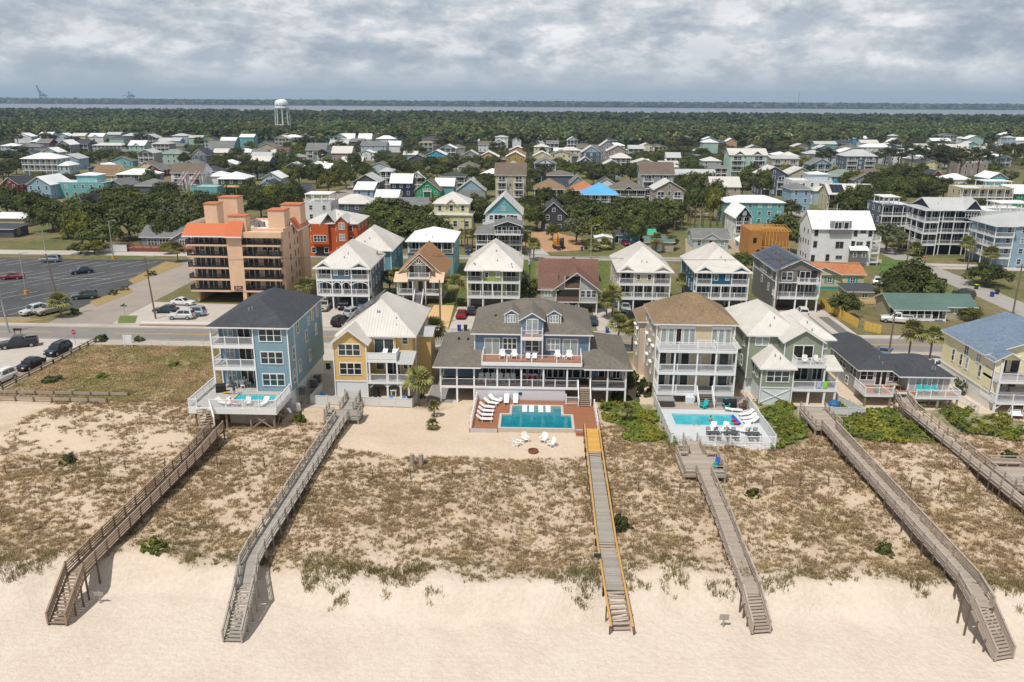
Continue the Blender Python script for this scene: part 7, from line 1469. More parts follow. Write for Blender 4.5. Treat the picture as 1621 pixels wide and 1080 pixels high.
h = House('cottage', 'long blue grey cottage with brown deck behind the car park', -107, 211, 25, 9); BG = siding('dusty blue siding', c8(140, 154, 172, .85)); h.wall(0, 25, 0, 9, 0, 3.3, BG); h.gable(0, 25, 0, 9, 3.3, 2.3, R_GREY, 'x', .5, BG); h.gable(9, 15, -1.2, 5, 3.0, 1.7, R_GREY, 'y', .4, BG, back=False); h.wall(9, 15, -1.2, 0, 0, 3.0, BG)
for x, w in ((3, 2.4), (6.2, 2.4), (12, 1.9), (18, 1.6), (22, 1.6)): h.win('f', x, 1.0, w, 1.6, 3, 0 if x != 12 else -1.2)
h.slab(-2, 16, -5, -1.2, .9, .9, REDDECK, mat('red deck rim', (.17, .06, .045), .8)); h.railing([(-2, -1.3, .9), (-2, -4.9, .9), (16, -4.9, .9), (16, -1.4, .9)], .95, mat('red deck rim', (.17, .06, .045)), sp=2.2, gap=.3); h.done()
fence('white panel fence left of the long blue grey cottage', [(-118, 212, 0), (-117, 205.5, 0), (-108.5, 205.5, 0)], 1.9)
# ---------------------------------------------------------------- the town behind: every house by its eaves line in the survey
COLS = dict(white=(.66, .67, .68), blue=c8(146, 184, 214, .92), pale=c8(186, 208, 222, .85), slate=c8(92, 108, 128, .85), grey=c8(168, 172, 176, .82), dgrey=c8(96, 98, 104, .8), red=c8(150, 40, 48, .85), aqua=c8(110, 190, 196, .88), turq=c8(40, 176, 214, .9), mint=c8(176, 214, 200, .86), tan=c8(202, 186, 160, .84), cream=c8(230, 216, 176, .88), yellow=c8(222, 190, 92, .85), navy=c8(34, 50, 86, .85), green=c8(28, 168, 108, .88), dgreen=c8(46, 92, 58, .85), peach=c8(226, 170, 120, .85), olive=c8(200, 160, 60, .85), orange=c8(226, 92, 26, .92), black=c8(38, 42, 54, .8), taupe=c8(180, 160, 150, .82), pink=c8(224, 168, 170, .85), lemon=c8(232, 226, 168, .88))
ROOFS = dict(white=M_WHITE, cream=M_CREAM, grey=M_GREY, char=R_CHAR, shgrey=R_GREY, taupe=R_TAUPE, tan=R_TAN, brown=shingle('brown shingles', (.15, .115, .09)), rbrown=R_BROWN, orange=R_ORANGE, blue=M_BLUE, green=shingle('grey green shingles', (.22, .26, .23)), dkblue=M_DARK, pinkr=shingle('pink shingles', (.42, .27, .25)))
FOOT = []
def far(xl, xr, ye, hh, D_, roof, rise, wc, rc, label, front='w', name='house', extra=None, axis=None, side='', oh=.45, gcol=None):
 X0, Y0 = G(xl, ye, hh); X1, _ = G(xr, ye, hh); Wd = X1-X0; FOOT.append((X0-1, X0+Wd+1, Y0-1, Y0+D_+1))
 m = siding('far siding '+wc, COLS[wc]); rm = ROOFS[rc]; h = House(name, label, X0, Y0, Wd, D_); ns = max(1, round(hh/2.9)); fh = hh/ns
 gm_ = siding('far siding '+gcol, COLS[gcol]) if gcol else m
 if front.startswith('p'):
  py = 1.7; h.wall(0, Wd, py, D_, 0, hh, m); nb = max(2, round(Wd/3.2)); lo = 1 if ns > 2 and 'g' not in front else 0
  for k in range(lo, ns):
   z = k*fh
   if k: h.slab(0, Wd, 0, py, z+.02, .28)
   h.railing([(.1, .1, z+.04), (Wd-.1, .1, z+.04)], .95, sp=99, gap=.32, endposts=False)
   for i in range(nb):
    u = Wd*(i+.5)/nb; h.door('f', u, z+.1, min(1.7, Wd/nb*.6), fh*.76, 2, py)
  for i in range(nb+1): h.post(.12+(Wd-.24)*i/nb, .12, 0, hh-.05, .18)
 elif front == 'n': h.wall(0, Wd, 0, D_, 0, hh, m)
 else:
  h.wall(0, Wd, 0, D_, 0, hh, m); nb = max(2, round(Wd/3.4))
  for k in range(ns):
   for i in range(nb): h.win('f', Wd*(i+.5)/nb, k*fh+fh*.32, .95, fh*.48, 1, 0)
  if 'b' in front:
   for k in range(1, ns):
    for a in (.06, .62): h.slab(Wd*a, Wd*(a+.32), -1.3, 0, k*fh, .25); h.railing([(Wd*a, -1.25, k*fh), (Wd*(a+.32), -1.25, k*fh)], .95, sp=99, gap=.3); h.door('f', Wd*(a+.16), k*fh+.05, Wd*.2, 2.0, 2, -.02)
   for a in (.06, .38, .62, .94): h.post(Wd*a, -1.2, 0, fh*(ns-1), .18)
 inner = 'r' if X0+Wd/2 < -8 else 'l'
 for k in range(ns):
  for v in np.arange(2.5, D_-1, 4.2): h.win(inner, float(v), k*fh+fh*.32, .9, fh*.48, 1, Wd if inner == 'r' else 0)
 if roof == 'hip': h.hip(0, Wd, 0, D_, hh, rise, rm, oh, axis)
 elif roof == 'gf': h.gable(0, Wd, 0, D_, hh, rise, rm, 'y', oh, gm_)
 elif roof == 'gs': h.gable(0, Wd, 0, D_, hh, rise, rm, 'x', oh, gm_)
 elif roof == 'flat': h.flat(0, Wd, 0, D_, hh, rm, .4, m)
 elif roof == 'shed': h.roofpoly([(-oh, -oh, hh), (Wd+oh, -oh, hh), (Wd+oh, D_, hh+rise), (-oh, D_, hh+rise)], rm, .16)
 if roof == 'gf' and front != 'n' and rise > 1.8: h.win('f', Wd/2, hh+rise*.18, .8, min(1.0, rise*.42), 1, 0)
 if extra: extra(h, Wd, D_, hh)
 h.done(); return h
def two_gables(rm, w=.26, r=1.9):
 def f(h, Wd, D_, hh):
  for a in (.14, .86-w+.0): h.gable(Wd*a, Wd*(a+w), -.2, 5, hh, r, ROOFS[rm], 'y', .3, None); h.wall(Wd*a, Wd*(a+w), -.18, .4, hh-2.6, hh, WHITE) if False else None
 return f
def bay(rm, wm, w=.4, r=1.6):
 def f(h, Wd, D_, hh): h.gable(Wd*(.5-w/2), Wd*(.5+w/2), -.35, 5, hh-.1, r, ROOFS[rm], 'y', .3, siding('far siding '+wm, COLS[wm]), back=False)
 return f
def penthouse(x0, x1, hgt, wm='white', rm='white'):
 def f(h, Wd, D_, hh):
  h.wall(Wd*x0, Wd*x1, 3, D_-1, hh, hh+hgt, siding('far siding '+wm, COLS[wm])); h.hip(Wd*x0, Wd*x1, 3, D_-1, hh+hgt, .9, ROOFS[rm], .4); h.railing([(.2, .2, hh+.1), (Wd-.2, .2, hh+.1)], 1.2, sp=3, gap=.3); h.railing([(Wd-.2, .2, hh+.1), (Wd-.2, D_-.5, hh+.1)], 1.2, sp=3, gap=.3)
 return f
def pergola(x0, x1, y0, y1, hgt):
 def f(h, Wd, D_, hh):
  for x in np.linspace(x0*Wd, x1*Wd, 4):
   for y in (y0, y1): h.post(float(x), y, hh, hh+hgt, .2)
  h.roofs.setdefault('perg', (MB(), M_WHITE))[0].box(x0*Wd-.3, x1*Wd+.3, y0-.3, y1+.3, hh+hgt, hh+hgt+.22); h.railing([(.2, .2, hh+.1), (Wd-.2, .2, hh+.1)], 1.1, sp=3, gap=.3)
 return f
def panels(sp):
 def f(h, Wd, D_, hh):
  for a, b_ in sp: slope_panel(h, Wd*a, Wd*b_, .4, D_*.44, lambda x, y: hh+3.2*y/(D_/2)+.24)
 return f
T = far
# --- left
T(33, 93, 251, 9, 13, 'hip', 2.6, 'pale', 'white', 'big pale three-storey house with wide white hip roof and balconies, far left', 'p'); T(93, 110, 262, 6.6, 9, 'hip', 1.8, 'pale', 'white', 'lower white-roofed wing house right of the big pale three-storey house', 'w')
T(2, 29, 291, 4.6, 13, 'gf', 2.6, 'red', 'char', 'red gabled orange-sided house with charcoal roof at the left edge', 'w'); T(42, 81, 292, 6, 15, 'gf', 3.0, 'blue', 'white', 'periwinkle blue gabled house with white metal roof, left', 'w')
T(84, 168, 290, 6, 11, 'flat', 0, 'aqua', 'white', 'aqua house with roof terrace and white hip penthouse, left', 'w', extra=penthouse(.4, .8, 3.0, 'aqua')); T(146, 186, 277, 5.2, 10, 'gs', 4.2, 'yellow', 'tan', 'yellow house with tan shingle gable roof behind the aqua terrace house', 'w')
T(168, 195, 294, 4.6, 14, 'gf', 2.2, 'slate', 'shgrey', 'slate blue gabled house with grey shingle roof above the oak grove', 'n'); T(210, 262, 294, 4.2, 12, 'hip', 2.4, 'slate', 'shgrey', 'grey hip-roofed low house beside the slate blue gabled house', 'n')
T(28, 70, 232, 5.6, 10, 'hip', 1.6, 'slate', 'shgrey', 'slate blue house with grey hip roof behind the big pale house', 'w'); T(0, 29, 231, 5.4, 10, 'hip', 1.6, 'pale', 'white', 'white-roofed pale house at the far left edge', 'w'); T(58, 80, 226, 6, 11, 'gs', 2.6, 'red', 'shgrey', 'brick red house with grey gable roof in the far left row', 'w'); T(90, 112, 229, 6.2, 13, 'gf', 3.2, 'grey', 'white', 'blue grey gabled house with white roof beside the brick red house', 'pg'); T(118, 140, 228, 6, 11, 'gs', 2.6, 'dgrey', 'char', 'dark charcoal house in the far left row', 'pg')
T(146, 200, 230, 5.4, 10, 'hip', 1.6, 'white', 'cream', 'long white low house with cream roof and shaded porch, far left', 'pg'); T(22, 52, 216, 6, 10, 'gf', 2.8, 'white', 'white', 'white many-gabled house at the wood edge, far left', 'n', extra=bay('white', 'pale')); T(62, 84, 213, 6, 10, 'gs', 2.0, 'white', 'white', 'small white house half hidden by oaks at the wood edge', 'n'); T(88, 112, 216, 6, 10, 'gf', 2.8, 'pale', 'white', 'pale blue gabled house at the wood edge near the left', 'n'); T(113, 136, 215, 6, 10, 'gs', 2.2, 'cream', 'cream', 'cream house with pale roof at the wood edge', 'n'); T(140, 165, 216, 6, 10, 'gs', 2.6, 'white', 'white', 'white metal-roofed house at the wood edge', 'n', extra=bay('white', 'white')); T(168, 192, 213, 6, 10, 'gs', 2.0, 'grey', 'grey', 'grey-roofed house at the wood edge', 'n'); T(194, 222, 215, 6, 10, 'hip', 2.4, 'slate', 'grey', 'blue grey hip-roofed house at the wood edge', 'n')
T(223, 249, 218, 6, 12, 'gf', 3.0, 'slate', 'grey', 'slate blue gabled cottage at the wood edge', 'pg'); T(250, 287, 223, 5.6, 10, 'gs', 2.2, 'blue', 'grey', 'pale blue house with long grey roof at the wood edge', 'n'); T(272, 298, 215, 6.2, 11, 'hip', 2.0, 'pale', 'grey', 'pale grey hip-roofed house at the wood edge', 'n'); T(298, 321, 218, 6, 11, 'gs', 1.8, 'mint', 'grey', 'mint gabled house beside the wood edge', 'n')
T(328, 370, 236, 5.2, 13, 'gs', 5.2, 'turq', 'shgrey', 'bright blue house under a tall plain grey roof near the wood', 'n'); T(362, 404, 241, 4.6, 11, 'hip', 2.2, 'white', 'white', 'white metal-roofed house in front of the wood', 'w'); T(302, 328, 246, 6.4, 14, 'gf', 3.8, 'slate', 'char', 'slate grey gabled house with dark dormered roof', 'w', gcol='grey'); T(252, 290, 243, 6.4, 11, 'hip', 2.4, 'mint', 'green', 'pale mint square house with grey green hip roof', 'w'); T(255, 295, 231, 4.2, 9, 'gs', 1.6, 'grey', 'shgrey', 'long low grey house behind the mint square house', 'n'); T(230, 254, 233, 4.2, 10, 'gs', 1.8, 'cream', 'pinkr', 'cream house with pink roof near the wood', 'n'); T(203, 230, 230, 7.0, 11, 'gs', 3.0, 'mint', 'white', 'house with dazzling white twin gable roof, left of the pink roof', 'w', extra=bay('white', 'mint'))
T(229, 256, 269, 3.6, 12, 'gf', 2.6, 'red', 'shgrey', 'crimson gabled bungalow with grey roof', 'w'); T(184, 244, 276, 5.6, 11, 'hip', 2.2, 'grey', 'white', 'grey house with low white hip roof and deep porch above the oak grove', 'pg'); T(140, 180, 266, 4.4, 10, 'gf', 2.2, 'slate', 'white', 'grey gabled house with white roof left of the crimson bungalow', 'n')
def pinkstairs(h, Wd, D_, hh):
 for x in (.42, .8):
  s0 = obj('roof_stairs', stair_mb((Wd*x+1.2, -.1, hh-.2), (Wd*x-.8, -5.5, 2.5), 1.7), mat('pink stair boards', (.55, .30, .29), .8, .08), h.r)
  for k in (-1, 1): obj('stair_rail', rail_mb([(Wd*x+1.2+k*.85, -.1, hh-.2), (Wd*x-.8+k*.85, -5.5, 2.5)], .9, 'p', 2, .25), WHITE, s0)
T(270, 322, 273, 7.6, 11, 'gs', 3.6, 'white', 'brown', 'white house with brown gable roof and two pink outside stairs', 'b', extra=pinkstairs); T(302, 345, 297, 5.2, 10, 'flat', 0, 'aqua', 'grey', 'teal flat-roofed house below the pink stairs', 'n')
def awn(h, Wd, D_, hh):
 for a in (.0, .38, .72): h.roofpoly([(Wd*a-.3, -1.6, 4.9), (Wd*(a+.3), -1.6, 4.9), (Wd*(a+.3), 0, 5.5), (Wd*a-.3, 0, 5.5)], ROOFS['orange'] if a != .38 else mat('bare pine sheathing', (.48, .27, .10), .85), .1)
 for a in (.02, .3, .7, .98): h.post(Wd*a, -1.4, 0, 4.9, .16, WOOD_NEW)
T(345, 388, 283, 8.0, 12, 'hip', 2.4, 'dgreen', 'white', 'unfinished dark green house with white hip roof and bare timber porch', 'w', extra=awn); T(327, 362, 279, 5.6, 10, 'hip', 2.0, 'white', 'white', 'white hip roof just behind the unfinished dark green house', 'n')
# --- centre left
T(441, 464, 216, 6, 11, 'gf', 2.6, 'cream', 'tan', 'cream gabled house with tan roof below the water tower', 'w'); T(470, 494, 217, 6, 11, 'gf', 2.8, 'slate', 'grey', 'blue grey gabled house right of the water tower', 'w'); T(498, 518, 217, 6, 11, 'gf', 2.8, 'pale', 'tan', 'pale gabled house with tan roof at the wood edge, centre left', 'w'); T(517, 536, 214, 5, 9, 'gs', 1.6, 'white', 'white', 'low white roof between gabled houses at the wood edge', 'n'); T(528, 548, 217, 7, 12, 'gf', 2.6, 'pale', 'grey', 'pale blue two-porch gabled house at the wood edge', 'p'); T(540, 561, 220, 5.4, 12, 'gs', 4.4, 'white', 'white', 'left of two bright white roofs at the wood edge', 'n'); T(567, 588, 220, 5.4, 12, 'gs', 4.4, 'white', 'white', 'right of two bright white roofs at the wood edge', 'n'); T(555, 576, 224, 5.4, 11, 'gs', 2.2, 'dgrey', 'shgrey', 'dark grey house between the two bright white roofs', 'n')
T(484, 516, 237, 8.4, 12, 'gs', 3.8, 'grey', 'shgrey', 'grey double house with stacked white balconies', 'b'); T(525, 557, 242, 5.4, 11, 'gs', 4.0, 'taupe', 'cream', 'house under a broad steep cream metal roof', 'w'); T(571, 612, 230, 8.4, 12, 'gs', 2.6, 'pale', 'shgrey', 'big pale blue house with grey gable roof', 'w'); T(568, 592, 242, 5, 9, 'gf', 1.6, 'white', 'white', 'small white gabled house before the big pale blue house', 'w'); T(540, 574, 256, 3.2, 10, 'gs', 2.6, 'grey', 'cream', 'low house with long cream roof among the oaks', 'pg'); T(420, 444, 242, 4.4, 11, 'hip', 2.2, 'aqua', 'cream', 'teal house with cream roof half hidden by oaks', 'n'); T(434, 456, 240, 4.4, 10, 'gs', 2.4, 'tan', 'rbrown', 'house with red brown roof beside the teal house', 'n'); T(458, 484, 248, 3.6, 10, 'hip', 1.6, 'peach', 'green', 'peach bungalow with grey green roof', 'n')
T(405, 436, 297, 5.6, 12, 'gf', 2.4, 'aqua', 'char', 'teal house with charcoal gable and white porch behind the condominium', 'pg'); T(438, 470, 308, 4.2, 12, 'gf', 3.0, 'tan', 'char', 'tan steep-gabled house with charcoal roof behind the condominium', 'w'); T(470, 490, 306, 4.2, 9, 'gs', 3.2, 'tan', 'char', 'charcoal roofed tan annex right of the steep-gabled house', 'n'); T(559, 600, 288, 6, 13, 'gf', 3.0, 'dgrey', 'grey', 'dark grey gabled house with light grey roof', 'n'); T(561, 591, 300, 6.6, 8, 'shed', 2.2, 'blue', 'white', 'blue box house with sloping white roof', 'w'); T(601, 620, 271, 8.6, 8, 'hip', 1.4, 'white', 'grey', 'slim white tower house with porches', 'p'); T(594, 630, 312, 4.2, 10, 'gs', 2.2, 'white', 'white', 'long white roof beside the blue box house', 'n'); T(629, 682, 324, 3.4, 9, 'gs', 2.0, 'grey', 'shgrey', 'low grey-roofed house in front of the green gabled house', 'n')
# --- centre
T(617, 652, 217, 5.4, 11, 'gs', 1.9, 'mint', 'char', 'mint house with long charcoal roof at the wood edge', 'n'); T(602, 634, 230, 5.4, 12, 'gs', 3.0, 'white', 'white', 'wide white-roofed house right of the big pale blue house', 'n'); T(663, 685, 226, 6.6, 9, 'flat', 0, 'cream', 'cream', 'cream flat-topped house with two open balconies', 'p'); T(675, 706, 245, 5.4, 12, 'gf', 2.8, 'turq', 'white', 'vivid turquoise gabled house among the oaks', 'w'); T(647, 676, 251, 4.6, 11, 'gf', 2.6, 'dgrey', 'shgrey', 'dark grey green gabled house left of the vivid turquoise one', 'n'); T(696, 722, 235, 7.8, 12, 'gf', 2.4, 'pale', 'white', 'pale blue gabled house with double porches, centre', 'p'); T(733, 756, 245, 6.6, 12, 'gf', 2.6, 'grey', 'grey', 'plain grey gabled house behind a dark pine', 'w'); T(758, 789, 248, 6.8, 12, 'gf', 2.8, 'olive', 'white', 'left unfinished yellow-sheathed house with white rakes', 'w', extra=bay('white', 'olive', .3, 1.2)); T(801, 830, 248, 6.8, 12, 'gf', 2.8, 'olive', 'white', 'right unfinished yellow-sheathed house with white rakes', 'w'); T(806, 833, 238, 6.4, 12, 'gf', 2.6, 'peach', 'white', 'peach gabled house behind the yellow-sheathed houses', 'n')
T(780, 800, 226, 6, 11, 'gf', 2.8, 'white', 'white', 'white A-gabled house with dark porch, centre distance', 'pg'); T(784, 804, 217, 9, 9, 'hip', 1.4, 'white', 'grey', 'white tower house at the wood edge, centre', 'w')
T(618, 652, 289, 6.0, 9, 'gs', 3.2, 'navy', 'white', 'navy house with white metal roof', 'w')
def gbalc(h, Wd, D_, hh): h.slab(Wd*.33, Wd*.67, -1.3, 0, hh-.3, .2); h.railing([(Wd*.33, -1.2, hh-.3), (Wd*.67, -1.2, hh-.3)], .9, sp=2, gap=.3); h.door('f', Wd/2, hh-.2, 1.3, 1.9, 2, -.03); h.post(Wd*.35, -1.2, 0, hh-.4); h.post(Wd*.65, -1.2, 0, hh-.4)
T(657, 697, 301, 4.4, 13, 'gf', 4.0, 'green', 'brown', 'emerald green gabled house with small white balcony', 'w', extra=gbalc); T(688, 718, 294, 5.4, 11, 'gs', 2.6, 'aqua', 'white', 'grey teal house with white roof behind the emerald green house', 'n'); T(723, 768, 301, 4.2, 12, 'gf', 4.2, 'grey', 'grey', 'silver grey house with broad gable and blue vent panel', 'n', gcol='blue')
T(784, 832, 276, 11.4, 11, 'gs', 4.0, 'tan', 'brown', 'tall beige four-storey house with brown roof, left of the aqua porch house', 'b'); T(1015, 1066, 275, 11.4, 11, 'gs', 4.2, 'grey', 'brown', 'tall grey four-storey house with brown roof, right of the blue roof', 'b'); T(811, 825, 222, 6, 9, 'gf', 2.6, 'white', 'white', 'first small white gable at the wood edge, centre', 'n'); T(848, 862, 219, 6, 9, 'gf', 2.8, 'white', 'white', 'second small white gable at the wood edge, centre', 'n'); T(871, 883, 223, 5, 8, 'gf', 2.2, 'cream', 'white', 'small cream gable among pines, centre', 'n'); T(898, 914, 222, 7, 9, 'gf', 2.8, 'white', 'white', 'white gabled house with tall porch posts among pines', 'pg')
T(846, 880, 259, 9.2, 12, 'gf', 2.6, 'aqua', 'shgrey', 'aqua three-storey porch house with white gable', 'p', gcol='white'); T(846, 893, 299, 6, 12, 'hip', 3.6, 'yellow', 'tan', 'yellow house with tan hip roof and two screened porches', 'pg', axis='y'); T(906, 944, 301, 5.6, 11, 'hip', 3.2, 'pink', 'orange', 'pink house with orange hip roof', 'pg'); T(903, 926, 290, 5.2, 12, 'gf', 3.0, 'grey', 'shgrey', 'grey gabled house behind the orange hip roof', 'n'); T(922, 978, 308, 5.4, 13, 'hip', 3.8, 'pale', 'blue', 'pale house with vivid sky blue hip roof and white porch', 'pg'); T(969, 1021, 300, 5.6, 13, 'hip', 3.8, 'navy', 'taupe', 'navy house with taupe hip roof and screened porches', 'pg', axis='y', extra=bay('taupe', 'navy', .3, 1.4)); T(948, 972, 289, 4.4, 10, 'gf', 2.0, 'white', 'char', 'small white house with charcoal gable behind the blue roof', 'n')
T(921, 951, 241, 9.4, 12, 'gf', 3.6, 'slate', 'cream', 'castle-like blue grey house with stepped gable, centre', 'w', gcol='blue'); T(950, 974, 231, 9.4, 12, 'gf', 3.8, 'grey', 'cream', 'castle-like pale grey house behind the blue grey one', 'w'); T(961, 994, 239, 9.4, 12, 'gf', 3.4, 'taupe', 'cream', 'castle-like taupe house with white parapet', 'w'); T(967, 999, 250, 7.6, 10, 'hip', 2.6, 'pale', 'cream', 'white columned porch house with cream hip roof', 'p'); T(877, 904, 239, 4.2, 9, 'gs', 1.8, 'grey', 'white', 'low white-roofed house left of the castle-like houses', 'n'); T(886, 914, 247, 4.2, 11, 'hip', 2.6, 'slate', 'taupe', 'low house with taupe hip roof left of the castle-like houses', 'n'); T(986, 1004, 241, 4.6, 9, 'hip', 2.2, 'dgrey', 'white', 'white hip roof right of the castle-like houses', 'n'); T(844, 872, 247, 5.0, 11, 'gf', 2.8, 'cream', 'white', 'white rake gable behind brown pines, centre', 'n')
T(1012, 1036, 232, 7.4, 11, 'gf', 2.2, 'lemon', 'cream', 'pale lemon gabled house with corner porches', 'b'); T(1024, 1042, 214, 6, 9, 'gs', 1.8, 'white', 'white', 'white house glimpsed through the wood, centre right', 'n'); T(1114, 1134, 221, 7, 11, 'gf', 2.2, 'blue', 'white', 'blue house with white roof among tall oaks, right', 'w'); T(1143, 1157, 218, 6, 10, 'gs', 3.0, 'slate', 'dkblue', 'dark blue roofed house at the wood edge, right', 'n'); T(1150, 1166, 224, 5.4, 11, 'gf', 2.6, 'peach', 'white', 'peach gable with white roof at the wood edge, right', 'n'); T(1190, 1208, 218, 5.4, 11, 'gs', 3.0, 'slate', 'char', 'dark roofed house at the wood edge, right', 'n')
T(1155, 1213, 245, 11.6, 13, 'gs', 3.0, 'mint', 'cream', 'large pale aqua apartment house with two front gables', 'b', name='apartment_house', extra=two_gables('cream')); T(1044, 1098, 264, 3.6, 11, 'gs', 2.8, 'grey', 'cream', 'long low building with cream roof and dark windows', 'n'); T(1068, 1131, 276, 6.8, 9, 'gs', 2.0, 'mint', 'grey', 'mint house with long light grey roof among oaks', 'w'); T(1126, 1171, 295, 7.8, 10, 'gs', 3.2, 'tan', 'cream', 'tan house with turquoise shutters on white stilts', 'w'); T(1036, 1083, 300, 8.8, 12, 'gf', 3.0, 'taupe', 'cream', 'taupe gabled house with white corner balconies', 'b'); T(1178, 1203, 278, 4.6, 11, 'hip', 2.6, 'olive', 'taupe', 'mustard house with taupe hip roof', 'n')
# --- right
T(1204, 1246, 276, 9.2, 12, 'gf', 3.2, 'slate', 'cream', 'slate blue gabled house with three tiers of white balconies', 'b'); T(1222, 1264, 251, 8.8, 9, 'shed', 1.2, 'tan', 'grey', 'taupe slab-roofed house with white sloping stair walls', 'b'); T(1250, 1287, 275, 8.4, 12, 'gf', 2.6, 'tan', 'cream', 'tan gabled house with solar panels on its left slope', 'w'); T(1254, 1316, 287, 9, 11, 'flat', 0, 'white', 'white', 'modern white flat-roofed house with roof terrace block', 'b', extra=penthouse(.5, .95, 2.6, 'pale', 'white')); T(1313, 1385, 307, 6.4, 11, 'gs', 3.2, 'cream', 'cream', 'cream house with two big dark solar arrays on its roof', 'pg', extra=panels(((.06, .34), (.64, .96)))); T(1290, 1312, 302, 5.6, 10, 'hip', 2.0, 'pale', 'cream', 'pale teal wing left of the solar array house', 'n')
T(1314, 1360, 279, 4.8, 11, 'hip', 3.0, 'turq', 'green', 'turquoise house with grey green hip roof', 'w'); T(1338, 1386, 247, 10.4, 13, 'hip', 3.4, 'slate', 'grey', 'tall navy grey house with grey pyramid roof and white corner porches', 'b'); T(1224, 1249, 245, 4.6, 10, 'hip', 1.8, 'olive', 'white', 'mustard bungalow with white hip roof', 'n'); T(1290, 1323, 228, 5.6, 10, 'gs', 2.0, 'aqua', 'grey', 'aqua house with long grey roof, right', 'n'); T(1292, 1318, 236, 6.4, 11, 'gf', 2.6, 'turq', 'cream', 'turquoise gabled house with cream roof among oaks', 'pg'); T(1351, 1371, 219, 6, 10, 'gs', 2.0, 'turq', 'white', 'bright turquoise house with white roof at the wood edge', 'w'); T(1363, 1389, 226, 5.4, 10, 'gs', 2.2, 'white', 'cream', 'pale roofed house in front of the bright turquoise one', 'n'); T(1366, 1408, 233, 6, 11, 'hip', 2.6, 'white', 'white', 'white hip-roofed house behind the navy grey pyramid house', 'w'); T(1362, 1406, 275, 4.4, 11, 'hip', 2.2, 'tan', 'brown', 'low house with brown hip roof below the pyramid house', 'n')
T(1472, 1494, 280, 4.2, 10, 'gf', 3.0, 'red', 'char', 'barn red gabled house with charcoal roof, right', 'n'); T(1474, 1502, 290, 4.2, 12, 'gf', 2.6, 'slate', 'white', 'slate gabled house with white roof before the barn red one', 'n'); T(1497, 1536, 284, 4.4, 10, 'hip', 2.4, 'white', 'white', 'white hip roof behind tall pines, right', 'n'); T(1525, 1602, 299, 8.8, 11, 'flat', 0, 'cream', 'white', 'cream modern house with roof terrace pergola, right', 'p', extra=pergola(.45, .95, 1.0, 8.0, 2.6)); T(1596, 1660, 306, 5.2, 11, 'gs', 2.8, 'green', 'white', 'emerald house with white roof at the right edge', 'w'); T(1503, 1527, 246, 7.6, 10, 'hip', 2.6, 'white', 'cream', 'left of the twin pyramid-roofed white houses', 'w'); T(1526, 1549, 247, 7.6, 10, 'hip', 2.6, 'taupe', 'cream', 'right of the twin pyramid-roofed houses', 'w'); T(1516, 1562, 258, 7.2, 11, 'flat', 0, 'taupe', 'white', 'taupe pink block house below the twin pyramid roofs', 'w'); T(1446, 1499, 234, 6, 11, 'gs', 2.8, 'green', 'cream', 'green porch house with long cream roof, right', 'pg'); T(1490, 1534, 235, 6, 11, 'gs', 2.8, 'taupe', 'cream', 'taupe house with long cream roof next to the green porch house', 'w'); T(1527, 1549, 230, 6, 11, 'gf', 2.8, 'aqua', 'cream', 'aqua gable behind the taupe long-roofed house', 'n'); T(1475, 1503, 223, 5.6, 10, 'gs', 2.2, 'white', 'white', 'white house with small red dormer at the wood edge, right', 'n'); T(1516, 1530, 219, 6, 9, 'hip', 1.6, 'white', 'cream', 'small pale tower house at the wood edge, right', 'w'); T(1531, 1555, 220, 6, 11, 'gf', 3.2, 'mint', 'white', 'mint gable with white roof at the wood edge, right', 'n'); T(1594, 1607, 218, 10, 8, 'hip', 1.6, 'pale', 'grey', 'blue square tower at the right edge', 'w'); T(1589, 1624, 222, 5.6, 10, 'gs', 2.6, 'white', 'white', 'long white roof beside the blue square tower', 'n'); T(1559, 1594, 233, 6, 11, 'gf', 3.4, 'grey', 'cream', 'grey gabled house with porch, far right', 'pg'); T(1586, 1612, 235, 5.6, 10, 'gs', 2.6, 'grey', 'cream', 'pale roofed house beyond the far right gable', 'n'); T(1409, 1421, 215, 9, 7, 'hip', 1.4, 'grey', 'grey', 'grey cupola tower house at the wood edge, right', 'w'); T(1409, 1427, 225, 6, 10, 'gf', 3.0, 'slate', 'white', 'slate gabled porch house under the cupola tower', 'pg'); T(1402, 1425, 243, 7.4, 10, 'hip', 2.6, 'white', 'cream', 'white pyramid-roofed house right of the navy grey one', 'w'); T(1425, 1448, 241, 5, 9, 'gs', 2.2, 'white', 'white', 'white roof half hidden in pines, right', 'n')
# --- third row, closer
def orange(h, Wd, D_, hh):
 h.gable(Wd*.30, Wd*.62, -.6, 8, hh-.2, 2.8, M_CREAM, 'y', .3, None); m = siding('far siding orange', COLS['orange']); h.wall(Wd*.62, Wd*.84, -1.6, 4, 0, hh+.6, m); h.gable(Wd*.62, Wd*.84, -1.6, 5, hh+.6, 1.4, M_CREAM, 'y', .3, m, back=False)
 for z in (1.2, 4.4, 7.3): h.win('f', Wd*.73, z, 1.3, 1.6, 2, -1.6)
 h.wall(Wd*.12, Wd*.45, -.8, 0, 3.2, hh-.2, m); h.win('f', Wd*.28, 4.0, 3.2, 1.5, 4, -.8); h.wall(Wd*.15, Wd*.42, -.05, -.02, .1, 2.4, GLASSD)
T(484, 566, 353, 8.6, 14, 'hip', 2.6, 'orange', 'cream', 'bright orange three-storey house with cream roofs beside the condominium', 'w', extra=orange, axis='x')
T(481, 524, 322, 8.4, 10, 'flat', 0, 'white', 'white', 'white flat-roofed house with roof pergola behind the bright orange house', 'w', extra=pergola(.05, .95, 1, 8, 2.6)); T(524, 590, 322, 5.6, 11, 'hip', 2.6, 'slate', 'cream', 'slate house with long cream hip roof behind the bright orange house', 'w')
